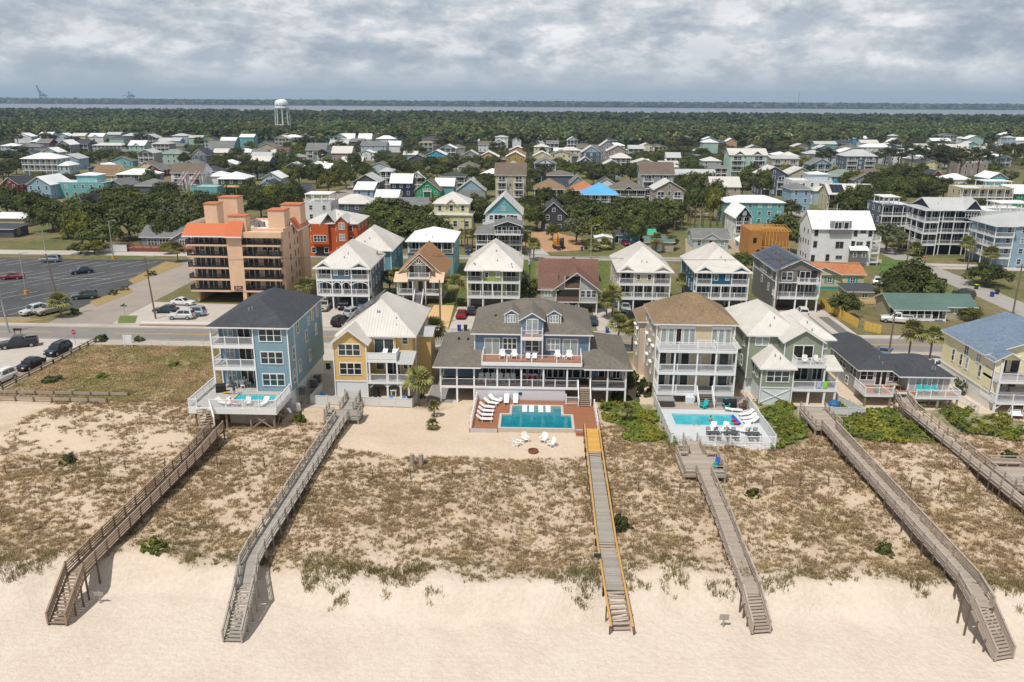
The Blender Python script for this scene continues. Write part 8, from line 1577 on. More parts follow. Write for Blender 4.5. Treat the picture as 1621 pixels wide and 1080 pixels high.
def skirt_roof(h, Wd, D_, hh): h.wall(-1.0, Wd+1.0, -1.6, D_, 0, hh-3.1, siding('far siding lemon', COLS['lemon'])); h.hip(-1.0, Wd+1.0, -1.6, D_, hh-3.1, 1.2, M_CREAM, .4, 'x', .25); h.gable(Wd*.34, Wd*.66, -.4, 4, hh-.3, 1.5, M_CREAM, 'y', .3, siding('far siding lemon', COLS['lemon']), back=False); [h.win('f', x*Wd, 3.0, 1.1, 1.7, 1, -1.6) for x in (.04, .38, .62, .96)]; [h.win('f', x*Wd, .4, 1.1, 1.5, 1, -1.6) for x in (.1, .5, .9)]
T(687, 742, 322, 9.6, 11, 'hip', 3.0, 'lemon', 'cream', 'pale lemon house with cream two-tier hip roofs among oaks', 'w', extra=skirt_roof)
def tgab(h, Wd, D_, hh): h.slab(-.6, Wd+.6, -1.8, 0, hh-2.5, .4); h.railing([(-.5, -1.7, hh-2.5), (Wd+.5, -1.7, hh-2.5)], 1., sp=3, gap=.2); h.door('f', Wd*.35, hh-2.4, 2.0, 2.0, 2, 0); h.door('f', Wd*.68, hh-2.4, 2.0, 2.0, 2, 0); [h.post(x*Wd, -1.6, 0, hh-2.9) for x in (0, .5, 1)]
T(768, 826, 338, 8.0, 14, 'gf', 5.0, 'white', 'cream', 'white porch house with aqua gable triangle and cream roof', 'w', extra=tgab, gcol='aqua')
def dkg(h, Wd, D_, hh): m = siding('far siding black', c8(60, 64, 74)); h.wall(Wd*.42, Wd*.98, -.6, 6, hh-.2, hh+2.2, m); h.gable(Wd*.40, Wd, -.8, 8, hh+2.2, 1.2, R_GREY, 'y', .3, m, back=False); h.slab(Wd*.42, Wd*.98, -1.8, -.6, hh+.2, .3); h.railing([(Wd*.43, -1.7, hh+.2), (Wd*.97, -1.7, hh+.2)], 1., sp=2.4, gap=.2); h.door('f', Wd*.57, hh+.25, 2.2, 1.7, 2, -.62); h.door('f', Wd*.82, hh+.25, 2.2, 1.7, 2, -.62)
T(753, 826, 370, 5.6, 12, 'hip', 2.4, 'dgrey', 'shgrey', 'charcoal house with grey roof and white-railed dormer balcony', 'p', extra=dkg)
T(857, 896, 338, 5.6, 13, 'gf', 3.4, 'black', 'char', 'near-black gabled house with white windows facing the bare dirt lot', 'w')
T(116, 142, 333, 4.2, 10, 'gf', 4.4, 'cream', 'char', 'cream A-frame cottage with charcoal roof and chimney in the oak grove', 'w'); T(40, 96, 326, 3.4, 9, 'gs', 1.6, 'tan', 'tan', 'long low tan house behind the left oak grove', 'w'); T(-20, 40, 345, 2.8, 8, 'shed', .8, 'tan', 'white', 'long low tan shed with pale roof at the left edge', 'n'); T(-20, 22, 362, 2.6, 7, 'shed', .6, 'dgrey', 'char', 'dark open shed at the left edge of the field', 'n')
T(1098, 1153, 377, 3.0, 9, 'gs', 2.0, 'pale', 'shgrey', 'white modular home with grey roof by the sandy yard', 'w', extra=bay('shgrey', 'pale', .5, 1.5)); T(1178, 1208, 386, 2.8, 9, 'gf', 1.6, 'white', 'white', 'small white garage with white gable roof', 'n')
T(1150, 1240, 320, 7.4, 11, 'hip', 1.8, 'aqua', 'white', 'turquoise house with broad white roof beside the navy-gabled house', 'w'); T(1166, 1190, 343, 7.4, 14, 'gf', 2.8, 'white', 'white', 'white house with navy gable and long white roof', 'p', gcol='navy')
def leftporch(h, Wd, D_, hh):
 for k in range(1, 4):
  z = hh*k/4+.0; h.slab(-2.2, 0, -1.2, D_*.8, z, .35); h.slab(0, Wd*.14, -1.2, 0, z, .35); h.railing([(Wd*.14, -1.1, z), (-2.1, -1.1, z), (-2.1, D_*.8, z)], 1., sp=3.2, gap=.22)
 for y in (-1.05, D_*.27, D_*.53, D_*.79): h.post(-2.05, y, hh*.0, hh-.1, .2)
 h.post(Wd*.14-.1, -1.05, 0, hh-.1, .2)
 h.roofpoly([(-2.7, -1.7, hh), (Wd*.16, -1.7, hh), (Wd*.16, 0, hh+.3), (0, 0, hh+.3), (0, D_*.8, hh+.3), (-2.7, D_*.8, hh)], M_GREY, .15)
def navy(h, Wd, D_, hh): m = siding('far siding navy', COLS['navy']); h.wall(Wd*.70, Wd*1.0, -.02, 2, hh-2.9, hh, m); h.gable(Wd*.68, Wd*1.02, -.1, 6, hh, 2.6, M_GREY, 'y', .4, m, back=False); h.win('f', Wd*.85, hh-2.1, 3.6, 1.5, 5, -.05)
T(1476, 1549, 332, 12.1, 12, 'gs', 2.5, 'navy', 'grey', 'large navy house with grey roof and three tiers of white porches', 'p', extra=lambda *a: (navy(*a), leftporch(*a))); T(1398, 1446, 326, 9.0, 12, 'flat', 0, 'slate', 'white', 'slate blue flat-roofed house with rooftop pergola and white galleries', 'p', extra=pergola(.0, .5, .5, 7, 2.5)); T(1588, 1700, 357, 10.4, 14, 'hip', 2.6, 'blue', 'grey', 'sky blue three-storey house with grey hip roof at the right edge', 'w', extra=leftporch)
T(1560, 1640, 336, 9.0, 12, 'flat', 0, 'white', 'white', 'white flat-roofed house with pergola behind the sky blue house', 'w', extra=pergola(.3, .9, 1, 8, 2.4))
# smaller houses filling the far streets
rr = random.Random(11); ZONE = ['at the far left of town', 'left of the water tower', 'below the water tower', 'right of the water tower', 'in the far centre left', 'in the far centre of town', 'right of the far centre', 'in the far middle right', 'towards the far right', 'at the far right of town']; seen = set(); cnt = 0
for _ in range(9000):
 if cnt >= 110: break
 px = rr.uniform(5, 1600); py = rr.uniform(212, 268) if rr.random() < .8 else rr.uniform(255, 300); w = rr.uniform(20, 34)*(py/235-.0)**1.3; hh = rr.choice((3.4, 5.6, 6.2, 8.4)); X0, Y0 = G(px, py, hh); X1, _q = G(px+w, py, hh)
 if any(X0-2 < b_ and X1+2 > a and Y0-12 < d and Y0+20 > c for a, b_, c, d in FOOT): continue
 wc = rr.choice(['white', 'pale', 'grey', 'mint', 'cream', 'tan', 'slate', 'aqua', 'lemon', 'blue', 'taupe']); rc = rr.choice(['white', 'white', 'cream', 'grey', 'shgrey', 'char', 'taupe']); rf = rr.choice(['gf', 'gs', 'hip']); st = 'low' if hh < 4 else ('two-storey' if hh < 7 else 'three-storey')
 lb = f"{st} {wc} {dict(gf='gable-fronted', gs='side-gabled', hip='hip-roofed')[rf]} house with {dict(white='white', cream='cream', grey='grey metal', shgrey='grey shingle', char='charcoal', taupe='taupe')[rc]} roof {ZONE[min(9, int(px/162))]}"
 if lb in seen: continue
 seen.add(lb); cnt += 1; T(px, px+w, py, hh, rr.uniform(9, 12), rf, rr.uniform(1.9, 2.8), wc, rc, lb, rr.choice(['w', 'w', 'p', 'n']))
# unfinished timber house
X0, Y0 = G(1188, 365, 7.6); h = House('unfinished_house', 'unfinished orange sheathed house with bare roof trusses', X0, Y0, 10.5, 10); SH = mat('orange wall sheathing', (.40, .185, .05), .85, .14, 1.2); FOOT.append((X0, X0+11, Y0, Y0+10))
h.wall(0, 3.2, 0, 10, .6, 7.6, SH); h.wall(3.2, 10.5, 2.0, 10, .6, 7.6, SH); fr = MB()
for i in range(9): fr.bar((3.2+i*.9, .1, .6), (3.2+i*.9, .1, 7.6 if i < 5 else 5), .09, .12)
for z in (3.4, 7.5): fr.bar((3.2, .1, z), (10.5, .1, z), .1, .2)
for i in range(14): x = .4+i*.75; fr.bar((x, 0, 7.7), (x, 5, 8.4), .06, .16); fr.bar((x, 5, 8.4), (x, 10, 7.7), .06, .16)
obj('timber_frame', fr, WOOD_NEW, h.r)
for x, z in ((.9, 4.4), (2.0, 1.4)): h.wall(x, x+.9, -.03, -.01, z, z+1.3, GLASSD)
h.wall(5, 6.4, 1.94, 1.98, .8, 2.9, GLASSD); h.done()
# bare pilings of a house to come
for i in range(22):
 px = 1068+(i % 8)*11+random.uniform(-2, 2); py = 366-(i//8)*8
 t = thing('bare_piling', 'bare timber piling standing in the grass lot behind the green-roofed sheds', 'piling', (*G(px, py), 0), 0, 'pilings of the next house'); o = link('pole', cached('bp', lambda: MB().cyl((0, 0, -.3), (0, 0, 1), .2, n=8).mesh('pole', WOOD_DARK)), t); o.scale = (1, 1, random.uniform(4.5, 6.5))
 link('pole_top', cached('bpt', lambda: MB().cyl((0, 0, 0), (0, 0, .05), .2, n=8).mesh('pole_top', WOOD_TAN)), t, (0, 0, o.scale[2]))
x, y = G(955, 394); h = House('trailer_home', 'silver white trailer home end-on beside the lane', x-2.4, y, 4.8, 18, cat='trailer'); h.wall(0, 4.8, 0, 18, .5, 3.0, siding('far siding white', COLS['white'])); h.gable(0, 4.8, 0, 18, 3.0, .5, M_WHITE, 'y', .2, siding('far siding white', COLS['white'])); h.win('f', 2.4, 1.1, 3.2, 1.0, 3, 0); h.done(); FOOT.append((x-3, x+3, y, y+18))
for px, py, w, d, hh, rc, wc, lb in ((1044, 398, 7.5, 6, 2.6, 'green', 'tan', 'tan shed with dull green roof and white door'), (1015, 385, 8.0, 6, 2.6, 'greenb', 'aqua', 'small building with bright green metal roof'), (976, 385, 6, 5, 2.4, 'char', 'aqua', 'dark shed with turquoise door beside the trailer home')):
 x, y = G(px, py); h = House('shed', lb, x-w/2, y, w, d); h.wall(0, w, 0, d, 0, hh, siding('far siding '+wc, COLS[wc])); h.gable(0, w, 0, d, hh, 1.0, M_GREEN if rc == 'green' else (metalroof('bright green metal roof', (.05, .36, .22)) if rc == 'greenb' else R_CHAR), 'x', .4, siding('far siding '+wc, COLS[wc])); h.door('f', w*.5, .1, 1.0, 2.0, 1, 0, WHITE if wc == 'tan' else GLASSD); h.done(); FOOT.append((x-w/2, x+w/2, y, y+d))
h = House('canopy', 'flat white canopy behind the red brown roofed house', 2.0, 176, 12, 8, cat='canopy'); h.roofs['c'] = (MB().box(0, 12, 0, 8, 2.6, 2.8), M_WHITE)
for a in (.2, 11.8):
 for b_ in (.2, 7.8): h.post(a, b_, 0, 2.6, .14)
h.done()
# excavator on the dirt lot
ex = thing('excavator', 'orange tracked excavator on the bare dirt lot', 'excavator', (*G(884, 393), 0), rad(10)); OR = mat('excavator orange', (.55, .22, .02), .5, .08)
for k in (-1, 1): obj('track', MB().prism([(-1.7, .25), (-1.4, .0), (1.4, .0), (1.7, .25), (1.7, .6), (1.4, .85), (-1.4, .85), (-1.7, .6)], k*1.15-.3, k*1.15+.3), BLACK, ex)
obj('body', MB().box(-1.3, 1.3, -.8, 1.7, .95, 2.2).box(-1.3, 1.3, .4, 1.8, 2.2, 2.5), OR, ex); obj('cab', MB().box(.2, 1.3, -1.2, .3, 1.0, 2.9), CARGL, ex); obj('boom', MB().bar((-.4, -.8, 1.6), (-.6, -2.2, 4.6), .35, .5).bar((-.6, -2.2, 4.6), (-.6, -4.0, 3.2), .3, .4), OR, ex); obj('arm', MB().bar((-.6, -3.9, 3.3), (-.6, -3.4, 1.2), .28, .35), OR, ex); obj('bucket', MB().prism([(-3.9, .3), (-3.0, .2), (-2.9, 1.1), (-3.5, 1.2)], -1.1, -.1), BLACK, ex)
# ---------------------------------------------------------------- trees of the town
def grove(label, pts, kind='oak', group=None, hs=(7, 10)):
 for p in pts:
  x, y = G(p[0], p[1]); q = 1 if y < 300 else max(.62, 1-(y-300)/900); p = (p[0], p[1], p[2]*q, *p[3:]); k = p[3] if len(p) > 3 else kind
  tree(k, x, y, p[2], random.uniform(*hs)*q if k != 'pine' else p[2]*2.5, label if k == 'oak' or kind != 'oak' else label.replace('live oak', {'bright': 'yellow green tree', 'grey': 'grey green tree', 'pine': 'pine tree'}[k]), (group or label)+('' if k == kind else ' '+k))
grove('live oak in the dense grove left of the condominium', [(12, 338, 6), (28, 344, 6), (62, 352, 5.5), (85, 366, 6), (108, 378, 5.5), (150, 376, 6), (165, 394, 5.5), (188, 352, 6), (206, 380, 6), (226, 362, 6.5), (250, 346, 6), (243, 382, 5.5), (276, 350, 6), (302, 348, 5.5), (322, 352, 5), (286, 372, 6, 'grey'), (132, 393, 4, 'bright'), (202, 338, 6), (262, 328, 5.5), (172, 330, 6), (215, 345, 6, 'bright'), (130, 352, 5), (310, 372, 5.5), (270, 388, 4.5)], hs=(8, 11))
grove('live oak among the houses at the far left', [(8, 258, 7), (36, 264, 7), (62, 268, 6), (14, 280, 5), (100, 244, 7), (128, 257, 7), (142, 264, 7), (160, 258, 7), (178, 252, 7), (190, 262, 6), (118, 266, 6), (66, 242, 6), (74, 232, 6), (208, 262, 6), (226, 258, 5), (292, 262, 4.5), (30, 222, 6), (68, 222, 6), (122, 222, 6), (176, 228, 7), (142, 236, 6), (240, 300, 4)], hs=(8, 11))
grove('live oak on the slope right of the grey gabled houses', [(345, 264, 6), (362, 262, 6), (378, 252, 7), (392, 262, 7), (404, 244, 7), (398, 274, 6), (378, 286, 6), (412, 266, 7), (424, 280, 7), (436, 262, 7), (330, 254, 5), (350, 276, 5), (408, 286, 6), (310, 250, 4, 'bright'), (395, 236, 7, 'bright'), (398, 332, 4.5), (414, 346, 5), (430, 338, 4.5, 'bright'), (442, 328, 4), (454, 346, 4.5), (466, 330, 4), (296, 243, 4, 'pine')], hs=(8, 12))
grove('live oak in the broad belt of trees at centre left', [(444, 278, 7), (462, 266, 7), (482, 274, 7), (500, 284, 7), (520, 270, 6, 'bright'), (542, 278, 7), (562, 266, 6), (576, 287, 6), (530, 294, 6), (502, 298, 5), (474, 292, 6), (456, 296, 6, 'bright'), (548, 300, 5), (612, 265, 7), (628, 272, 7), (602, 258, 6), (648, 252, 7), (590, 300, 4.5), (642, 287, 5), (508, 262, 5, 'pine'), (470, 254, 7), (455, 236, 6), (472, 238, 6, 'bright'), (520, 306, 5, 'bright'), (645, 238, 6), (664, 246, 6)], hs=(8, 12))
grove('live oak in the tree belt at the centre of town', [(662, 273, 7), (682, 270, 7), (702, 266, 7, 'bright'), (722, 274, 6), (742, 268, 7), (756, 266, 7), (772, 276, 6), (716, 292, 5.5, 'pine'), (660, 290, 5), (692, 284, 5), (782, 268, 6), (746, 290, 6), (772, 300, 6), (762, 312, 6), (745, 245, 5, 'pine'), (730, 232, 6), (775, 236, 6), (758, 228, 6), (708, 240, 5), (665, 300, 5)], hs=(8, 11))
grove('big live oak around the pale lemon house', [(612, 378, 5.5), (632, 386, 5.5), (652, 382, 5.5), (668, 390, 5), (688, 388, 4.5), (602, 362, 5), (642, 366, 6), (674, 366, 6), (690, 356, 4, 'bright'), (585, 385, 4), (622, 360, 5.5), (752, 345, 5), (760, 352, 4.5), (750, 366, 4)], hs=(7, 9.5))
grove('dark live oak behind the orange and blue roofed houses', [(892, 278, 7), (910, 283, 7), (930, 276, 7), (950, 284, 7), (972, 288, 7), (998, 288, 6), (882, 270, 6), (1010, 292, 6), (864, 292, 5, 'grey'), (842, 275, 5), (838, 290, 5), (836, 255, 6, 'pine'), (858, 254, 5, 'pine'), (930, 258, 5, 'pine'), (942, 262, 5, 'pine'), (990, 262, 6), (1022, 258, 6), (1040, 268, 6), (1010, 262, 6)], hs=(9, 12))
grove('spreading live oak in the big clump behind the dirt lot and trailer home', [(905, 362, 5.5), (912, 386, 5, 'grey'), (932, 352, 6), (952, 366, 6), (976, 372, 6), (1000, 374, 6), (1026, 368, 6), (1050, 362, 6), (1066, 356, 5), (942, 386, 5, 'bright'), (986, 356, 6), (862, 330, 4), (1012, 352, 6), (1046, 350, 5), (902, 345, 5), (828, 362, 4, 'bright'), (838, 345, 4), (850, 366, 3), (1005, 388, 3.5)], hs=(7.5, 10))
grove('live oak between the tan and grey four-storey houses', [(1080, 304, 6.5), (1100, 308, 6.5), (1118, 316, 6), (1095, 288, 7), (1076, 324, 5), (1130, 330, 4.5), (1086, 274, 7), (1136, 268, 7), (1152, 264, 7), (1066, 246, 7), (1050, 252, 7), (1082, 246, 8), (1108, 250, 8), (1126, 242, 7), (1142, 236, 8), (1088, 232, 8), (1030, 246, 7), (1172, 272, 5), (1190, 294, 6), (1214, 304, 5), (1206, 314, 5), (1100, 345, 3.5), (1128, 350, 3, 'bright'), (1086, 336, 4), (1180, 300, 6), (1058, 232, 8), (1118, 262, 6)], hs=(9, 13))
grove('live oak in the large wooded patch at the right of town', [(1246, 240, 8), (1262, 244, 8), (1280, 252, 8), (1300, 258, 7), (1266, 230, 8), (1240, 284, 5, 'bright'), (1256, 270, 6, 'bright'), (1312, 270, 7, 'pine'), (1300, 270, 7, 'pine'), (1334, 266, 6, 'grey'), (1322, 292, 5, 'bright'), (1352, 302, 5, 'bright'), (1340, 300, 5), (1400, 296, 7), (1382, 306, 6), (1402, 314, 6), (1420, 304, 7), (1432, 290, 7), (1452, 304, 6), (1470, 308, 6), (1492, 316, 5), (1340, 340, 5), (1362, 336, 5.5), (1350, 350, 5), (1378, 332, 5), (1432, 324, 6), (1462, 326, 5), (1216, 238, 6, 'pine'), (1202, 246, 6, 'pine'), (1410, 318, 5), (1440, 312, 6), (1390, 324, 5)], hs=(8, 11))
grove('umbrella-crowned pine tree on the right side of town', [(1442, 268, 8), (1420, 270, 7), (1482, 268, 9), (1498, 280, 8), (1516, 292, 8), (1510, 276, 8), (1546, 282, 8), (1580, 266, 8), (1602, 260, 8), (1562, 250, 8), (1400, 262, 7), (1470, 250, 7), (1440, 250, 7), (1590, 250, 7), (1618, 262, 7), (1538, 262, 7), (1470, 276, 7), (1384, 268, 6), (1412, 240, 7)], 'pine')
for px, py, R, h_, kd, lb in ((1402, 400, 5.5, 8, 'grey', 'broad olive tree between the tall white house and the lane'), (1425, 392, 4, 6, 'oak', 'dark tree beside the palms near the slate blue gallery house'), (1440, 476, 5.2, 8.5, 'oak', 'large dark tree behind the green metal-roofed cottage'), (1416, 482, 3.6, 6, 'oak', 'tree shading the white pickup by the green-roofed cottage'), (1466, 482, 3.4, 6, 'oak', 'tree at the back corner of the green-roofed cottage'), (1336, 502, 2.8, 5, 'oak', 'small tree at the gap in the yellow board fence'), (1241, 402, 5.2, 10.5, 'oak', 'tall dark magnolia beside the unfinished timber house'), (1178, 430, 3.6, 4.5, 'oak', 'round green tree right of the strong blue house'), (1560, 452, 4.6, 5, 'oak', 'wide round dense bush in front of the sky blue house'), (1352, 445, 1.6, 2, 'oak', 'small round bush on the lawn by the orange-roofed cottage'), (1530, 505, 3.0, 2.6, 'bright', 'spreading green bush at the end of the green-roofed cottage'), (933, 393, 2.2, 2.6, 'oak', 'round clipped bush left of the trailer home'), (815, 452, 3.0, 4, 'oak', 'leafy tree beside the lime green house'), (838, 478, 2.6, 5, 'oak', 'narrow tree between the lime and light grey houses'), (640, 392, 2.4, 3, 'oak', 'small tree behind the copper-roofed house'), (268, 402, 2.2, 3.2, 'bright', 'small light tree at the corner of the long cottage lawn'), (150, 402, 3.4, 3.6, 'bright', 'bright bush left of the white panel fence'), (128, 402, 2.6, 3, 'oak', 'bush beside the bright bush at the field edge'), (1060, 395, 2.4, 4, 'oak', 'tree beside the tan shed'), (875, 380, 2.4, 5, 'bright', 'thin light tree in front of the near-black house')):
 x, y = G(px, py); tree(kd, x, y, R, h_, lb)
FOOT += [(-70, -46, 150, 172), (-44, 45, 145, 170), (-45, -28, 170, 190), (45, 56, 150, 170), (55, 84, 143, 182), (66, 86, 197, 211), (-250, -88, 137, 200), (-90, -75, 130, 400), (92, 101, 130, 340)]
n = 0; tries = 0
while n < 330 and tries < 16000:
 tries += 1; y = random.uniform(285, 820); x = random.uniform(-.70, .72)*y; R = random.uniform(3.5, 6.5)
 if any(a-R*.7 < x < b_+R*.7 and c-R-10-y*.055 < y < d+R*.5 for a, b_, c, d in FOOT) or any((x-a)**2+(y-b_)**2 < (R*.55+c*.55)**2 for a, b_, c in TREEPOS): continue
 kd = random.choices(['oak', 'bright', 'pine', 'grey'], [1.9, 2.6, 2.9, 2.2])[0]
 tree(kd, x, y, R, random.uniform(5, 8.5) if kd != 'pine' else R*2.0, {'oak': 'live oak', 'bright': 'yellow green tree', 'pine': 'pine tree', 'grey': 'grey green tree'}[kd]+' standing between the distant town houses', 'scattered '+kd+' trees among the distant houses'); n += 1
# ---------------------------------------------------------------- utility poles, wires, lamps, signs
POLE = mat('pole wood', (.17, .135, .105), .9, .12, 4.); WIREM = mat('wire black', (.03, .03, .03), .6); TRANS = mat('transformer grey', (.42, .44, .45), .5)
def upole(px, py, h_, lb, lean=(0, 0), tr=False, arm=True, light=False, m=None, at=None):
 x, y = at or G(px, py); t = thing('utility_pole', lb, 'utility pole', (x, y, 0)); obj('pole', MB().cyl((0, 0, -.5), (lean[0], lean[1], h_), .17, .11, 8), m or POLE, t)
 if arm: obj('crossarm', MB().box(lean[0]-1.1, lean[0]+1.1, lean[1]-.16, lean[1]-.04, h_-.75, h_-.6), POLE, t)
 if tr: obj('transformer', MB().lathe([(0, 0), (.28, .04), (.28, .85), (.2, .95), (0, .98)], (lean[0]*.8-.1, -.42, h_-2.6), 12), TRANS, t)
 if light: obj('lamp_arm', MB().cyl((lean[0], lean[1], h_-.1), (lean[0]+1.5, lean[1]-.3, h_+.25), .05), METAL, t); obj('lamp_head', MB().box(lean[0]+1.3, lean[0]+2.0, lean[1]-.45, lean[1]-.15, h_+.18, h_+.32), TRANS, t)
 return (x+lean[0], y+lean[1], h_-.55)
pA = upole(15, 527, 8.4, 'grey pole with lamp bracket beside the dark pickup', (-.6, 0), m=METAL, arm=False, tr=True); pB = upole(99, 503, 12.0, 'tall wooden pole behind the car park corner palm', (-1.2, 0)); pC = upole(247, 505, 11.6, 'wooden pole at the side street corner by the condominium cars', (-.7, 0), light=True)
pD = upole(600, 470, 9.6, 'wooden pole with transformer beside the steel blue house', tr=True); pE = upole(697, 515, 8.4, 'thin pole in the orange gravel drive', arm=False); pF = upole(838, 470, 9.5, 'wooden pole with white transformers right of the lime green house', tr=True); pG = upole(935, 410, 8.6, 'grey lamp pole by the lane left of the trailer home', m=METAL, arm=False, light=True); pH = upole(1226, 497, 11.2, 'dark wooden pole at the corner of the grey solar house'); pI = upole(1407, 560, 7.0, 'weathered pole beside the road behind the low grey house', arm=False); pJ = upole(1602, 503, 10.4, 'dark wooden pole at the right edge by the side street')
pK = upole(1434, 425, 9.0, 'wooden pole by the lawn of the tall white house'); pL = upole(1530, 432, 9.2, 'slim pole by the wide round bush', arm=False); pM = upole(736, 400, 9.0, 'pole by the charcoal house'); pN = upole(1106, 388, 8.8, 'grey lamp pole by the white modular home', m=METAL, arm=False, light=True); pO = upole(180, 410, 9.6, 'lamp pole with orange base on the car park verge', m=METAL, arm=False, light=True); pP = upole(42, 466, 8.6, 'car park lamp pole with orange base among the bays', m=METAL, arm=False, light=True); pQ = upole(72, 398, 6, 'short grey pole by the lane behind the car park', m=METAL, arm=False)
for i, (px, py) in enumerate(((180, 410), (42, 466))):
 t = thing('pole_base', ['orange concrete base of the verge lamp pole', 'orange concrete base of the car park lamp pole'][i], 'pole base', (*G(px, py), 0)); obj('base', MB().lathe([(.42, 0), (.40, .8), (.0, .82)], n=12), mat('orange paint', (.62, .27, .02), .7), t); obj('ring', MB().lathe([(.46, 0), (.46, .1), (.4, .1)], n=12), CONC, t)
def wire(lb, pts, sag=.5, r=.018):
 t = thing('power_line', lb, 'power line', (0, 0, 0)); 
 for off in (-.9, .9):
  mb = MB()
  for a, b_ in zip(pts[:-1], pts[1:]):
   pr = None
   for i in range(9): f = i/8; q = (a[0]+(b_[0]-a[0])*f+0, a[1]+(b_[1]-a[1])*f+off*.4, a[2]+(b_[2]-a[2])*f-sag*4*f*(1-f)); (mb.bar(pr, q, r*2, r*2) if pr else None); pr = q
  obj('wire', mb, WIREM, t)
wire('power lines along the beach road past the condominium', [(-150, 139, 11), pB, pC, pD, pF]); wire('power lines along the road from the lime green house to the right edge', [pF, pH, pJ, (130, 146, 10)]); wire('power lines along the lane to the right of town', [(20, 203, 8), pN, pK, pL, (140, 190, 9)])
TXT = mat('white lettering', (.75, .75, .75), .6)
def text(body, size, parent, loc, m, rx=pi/2, rz=0, ex=.01, name='lettering'):
 c_ = bpy.data.curves.new(name, 'FONT'); c_.body = body; c_.size = size; c_.align_x = 'CENTER'; c_.align_y = 'CENTER'; c_.extrude = ex; c_.materials.append(m); o = link(name, c_, parent, loc); o.rotation_euler = (rx, 0, rz); return o
REDS = mat('stop sign red', (.42, .02, .025), .5)
for px, py, lb in ((120, 546, 'red stop sign at the end of the access lane by the weedy lot'), (1462, 420, 'red stop sign on the grass by the lane, right')):
 t = thing('stop_sign', lb, 'road sign', (*G(px, py), 0)); obj('post', MB().cyl((0, 0, -.3), (0, 0, 2.2), .045), METAL, t); f = MB(); k = .42
 f.prism([(-.03, 0)], 0, 0) if False else None
 P_ = [(k*cos(pi/8+i*pi/4), k*sin(pi/8+i*pi/4)) for i in range(8)]; f.poly([(a, -.07, 2.2+b_) for a, b_ in P_]); f.poly([(a, -.05, 2.2+b_) for a, b_ in P_[::-1]]); fo = obj('sign_face', f, REDS, t); text('STOP', .30, fo, (0, -.085, 2.2), TXT)
t = thing('street_sign', 'green street name sign at the side street corner', 'road sign', (*G(199, 508), 0)); obj('post', MB().cyl((0, 0, -.3), (0, 0, 2.7), .04), METAL, t); obj('blade', MB().box(-.62, .62, -.02, .02, 2.7, 2.95), mat('sign green', (.01, .16, .07), .5), t); obj('blade', MB().box(-.02, .02, -.5, .5, 2.97, 3.2), mat('sign green', (.01, .16, .07)), t)
mbx = thing('mailboxes', 'row of three dark mailboxes behind the dark pickup', 'mailboxes', (*G(29, 532), 0)); obj('stand', MB().box(-.7, .7, -.05, .05, .95, 1.05).box(-.6, -.5, -.05, .05, -.2, .95).box(.5, .6, -.05, .05, -.2, .95), POLE, mbx)
for x in (-.5, 0, .5): obj('box', MB().prism([(-.25, 1.06), (.25, 1.06), (.25, 1.25), (.14, 1.36), (-.14, 1.36), (-.25, 1.25)], x-.13, x+.13), BLACK, mbx)
# kerb stop along the car park and a low white wall at the corner
kb = thing('kerb', 'pale concrete kerb between the car park and the road verge', 'kerb', (0, 0, 0)); obj('kerb_stone', MB().box(-150, -93, 138.6, 138.85, -.1, .14), CONC, kb)
wl_ = thing('low_wall', 'white rimmed stone edging in front of the condominium cars', 'low wall', (0, 0, 0)); obj('coping', MB().box(-71, -52, 136.0, 136.35, .0, .42), WHITE, wl_); obj('planting_bed', MB().box(-71, -52, 135.2, 135.98, -.05, .10), mat('reddish mulch', (.28, .15, .09), .95, .25, 3.), wl_)
lawn = mat('bright lawn', (.085, .145, .03), .95, .16, 1.2, bump=.4, bscale=12)
sheet('lawn', GP([(1396, 410), (1440, 413), (1434, 436), (1394, 433)]), .05, lawn); sheet('lawn', GP([(190, 500), (218, 500), (214, 512), (186, 512)]), .045, mat('verge grass', (.13, .17, .045), .95, .2, 1.)); sheet('verge', GP([(262, 414), (292, 418), (212, 450), (203, 444)]), .05, mat('dry verge grass', (.30, .22, .09), .95, .22, 1.2)); sheet('verge', GP([(142, 478), (204, 455), (212, 462), (152, 486)]), .05, mat('dry verge grass', (.30, .22, .09)))
for px, py, R, lb in ((240, 436, 1.3, 'low bush on the narrow verge beside the car park'), (180, 466, 1.2, 'yellowish bush on the verge at the car park corner'), (198, 459, 1.1, 'second yellowish bush on the verge at the car park corner'), (115, 497, 1.4, 'clump of green by the car park corner palm'), (1330, 478, 1.6, 'reddish tinged bush left of the cream shed'), (1350, 470, 1.5, 'bright bush in the yard of the orange-roofed cottage')): shrub(2 if py < 470 else 1, *G(px, py), R, lb, R*.9)
sheet('verge', [(-150, 136.05), (-93, 136.05), (-90, 138.5), (-150, 138.5)], .032, mat('dry verge grass', (.30, .22, .09), .95, .22, 1.2))
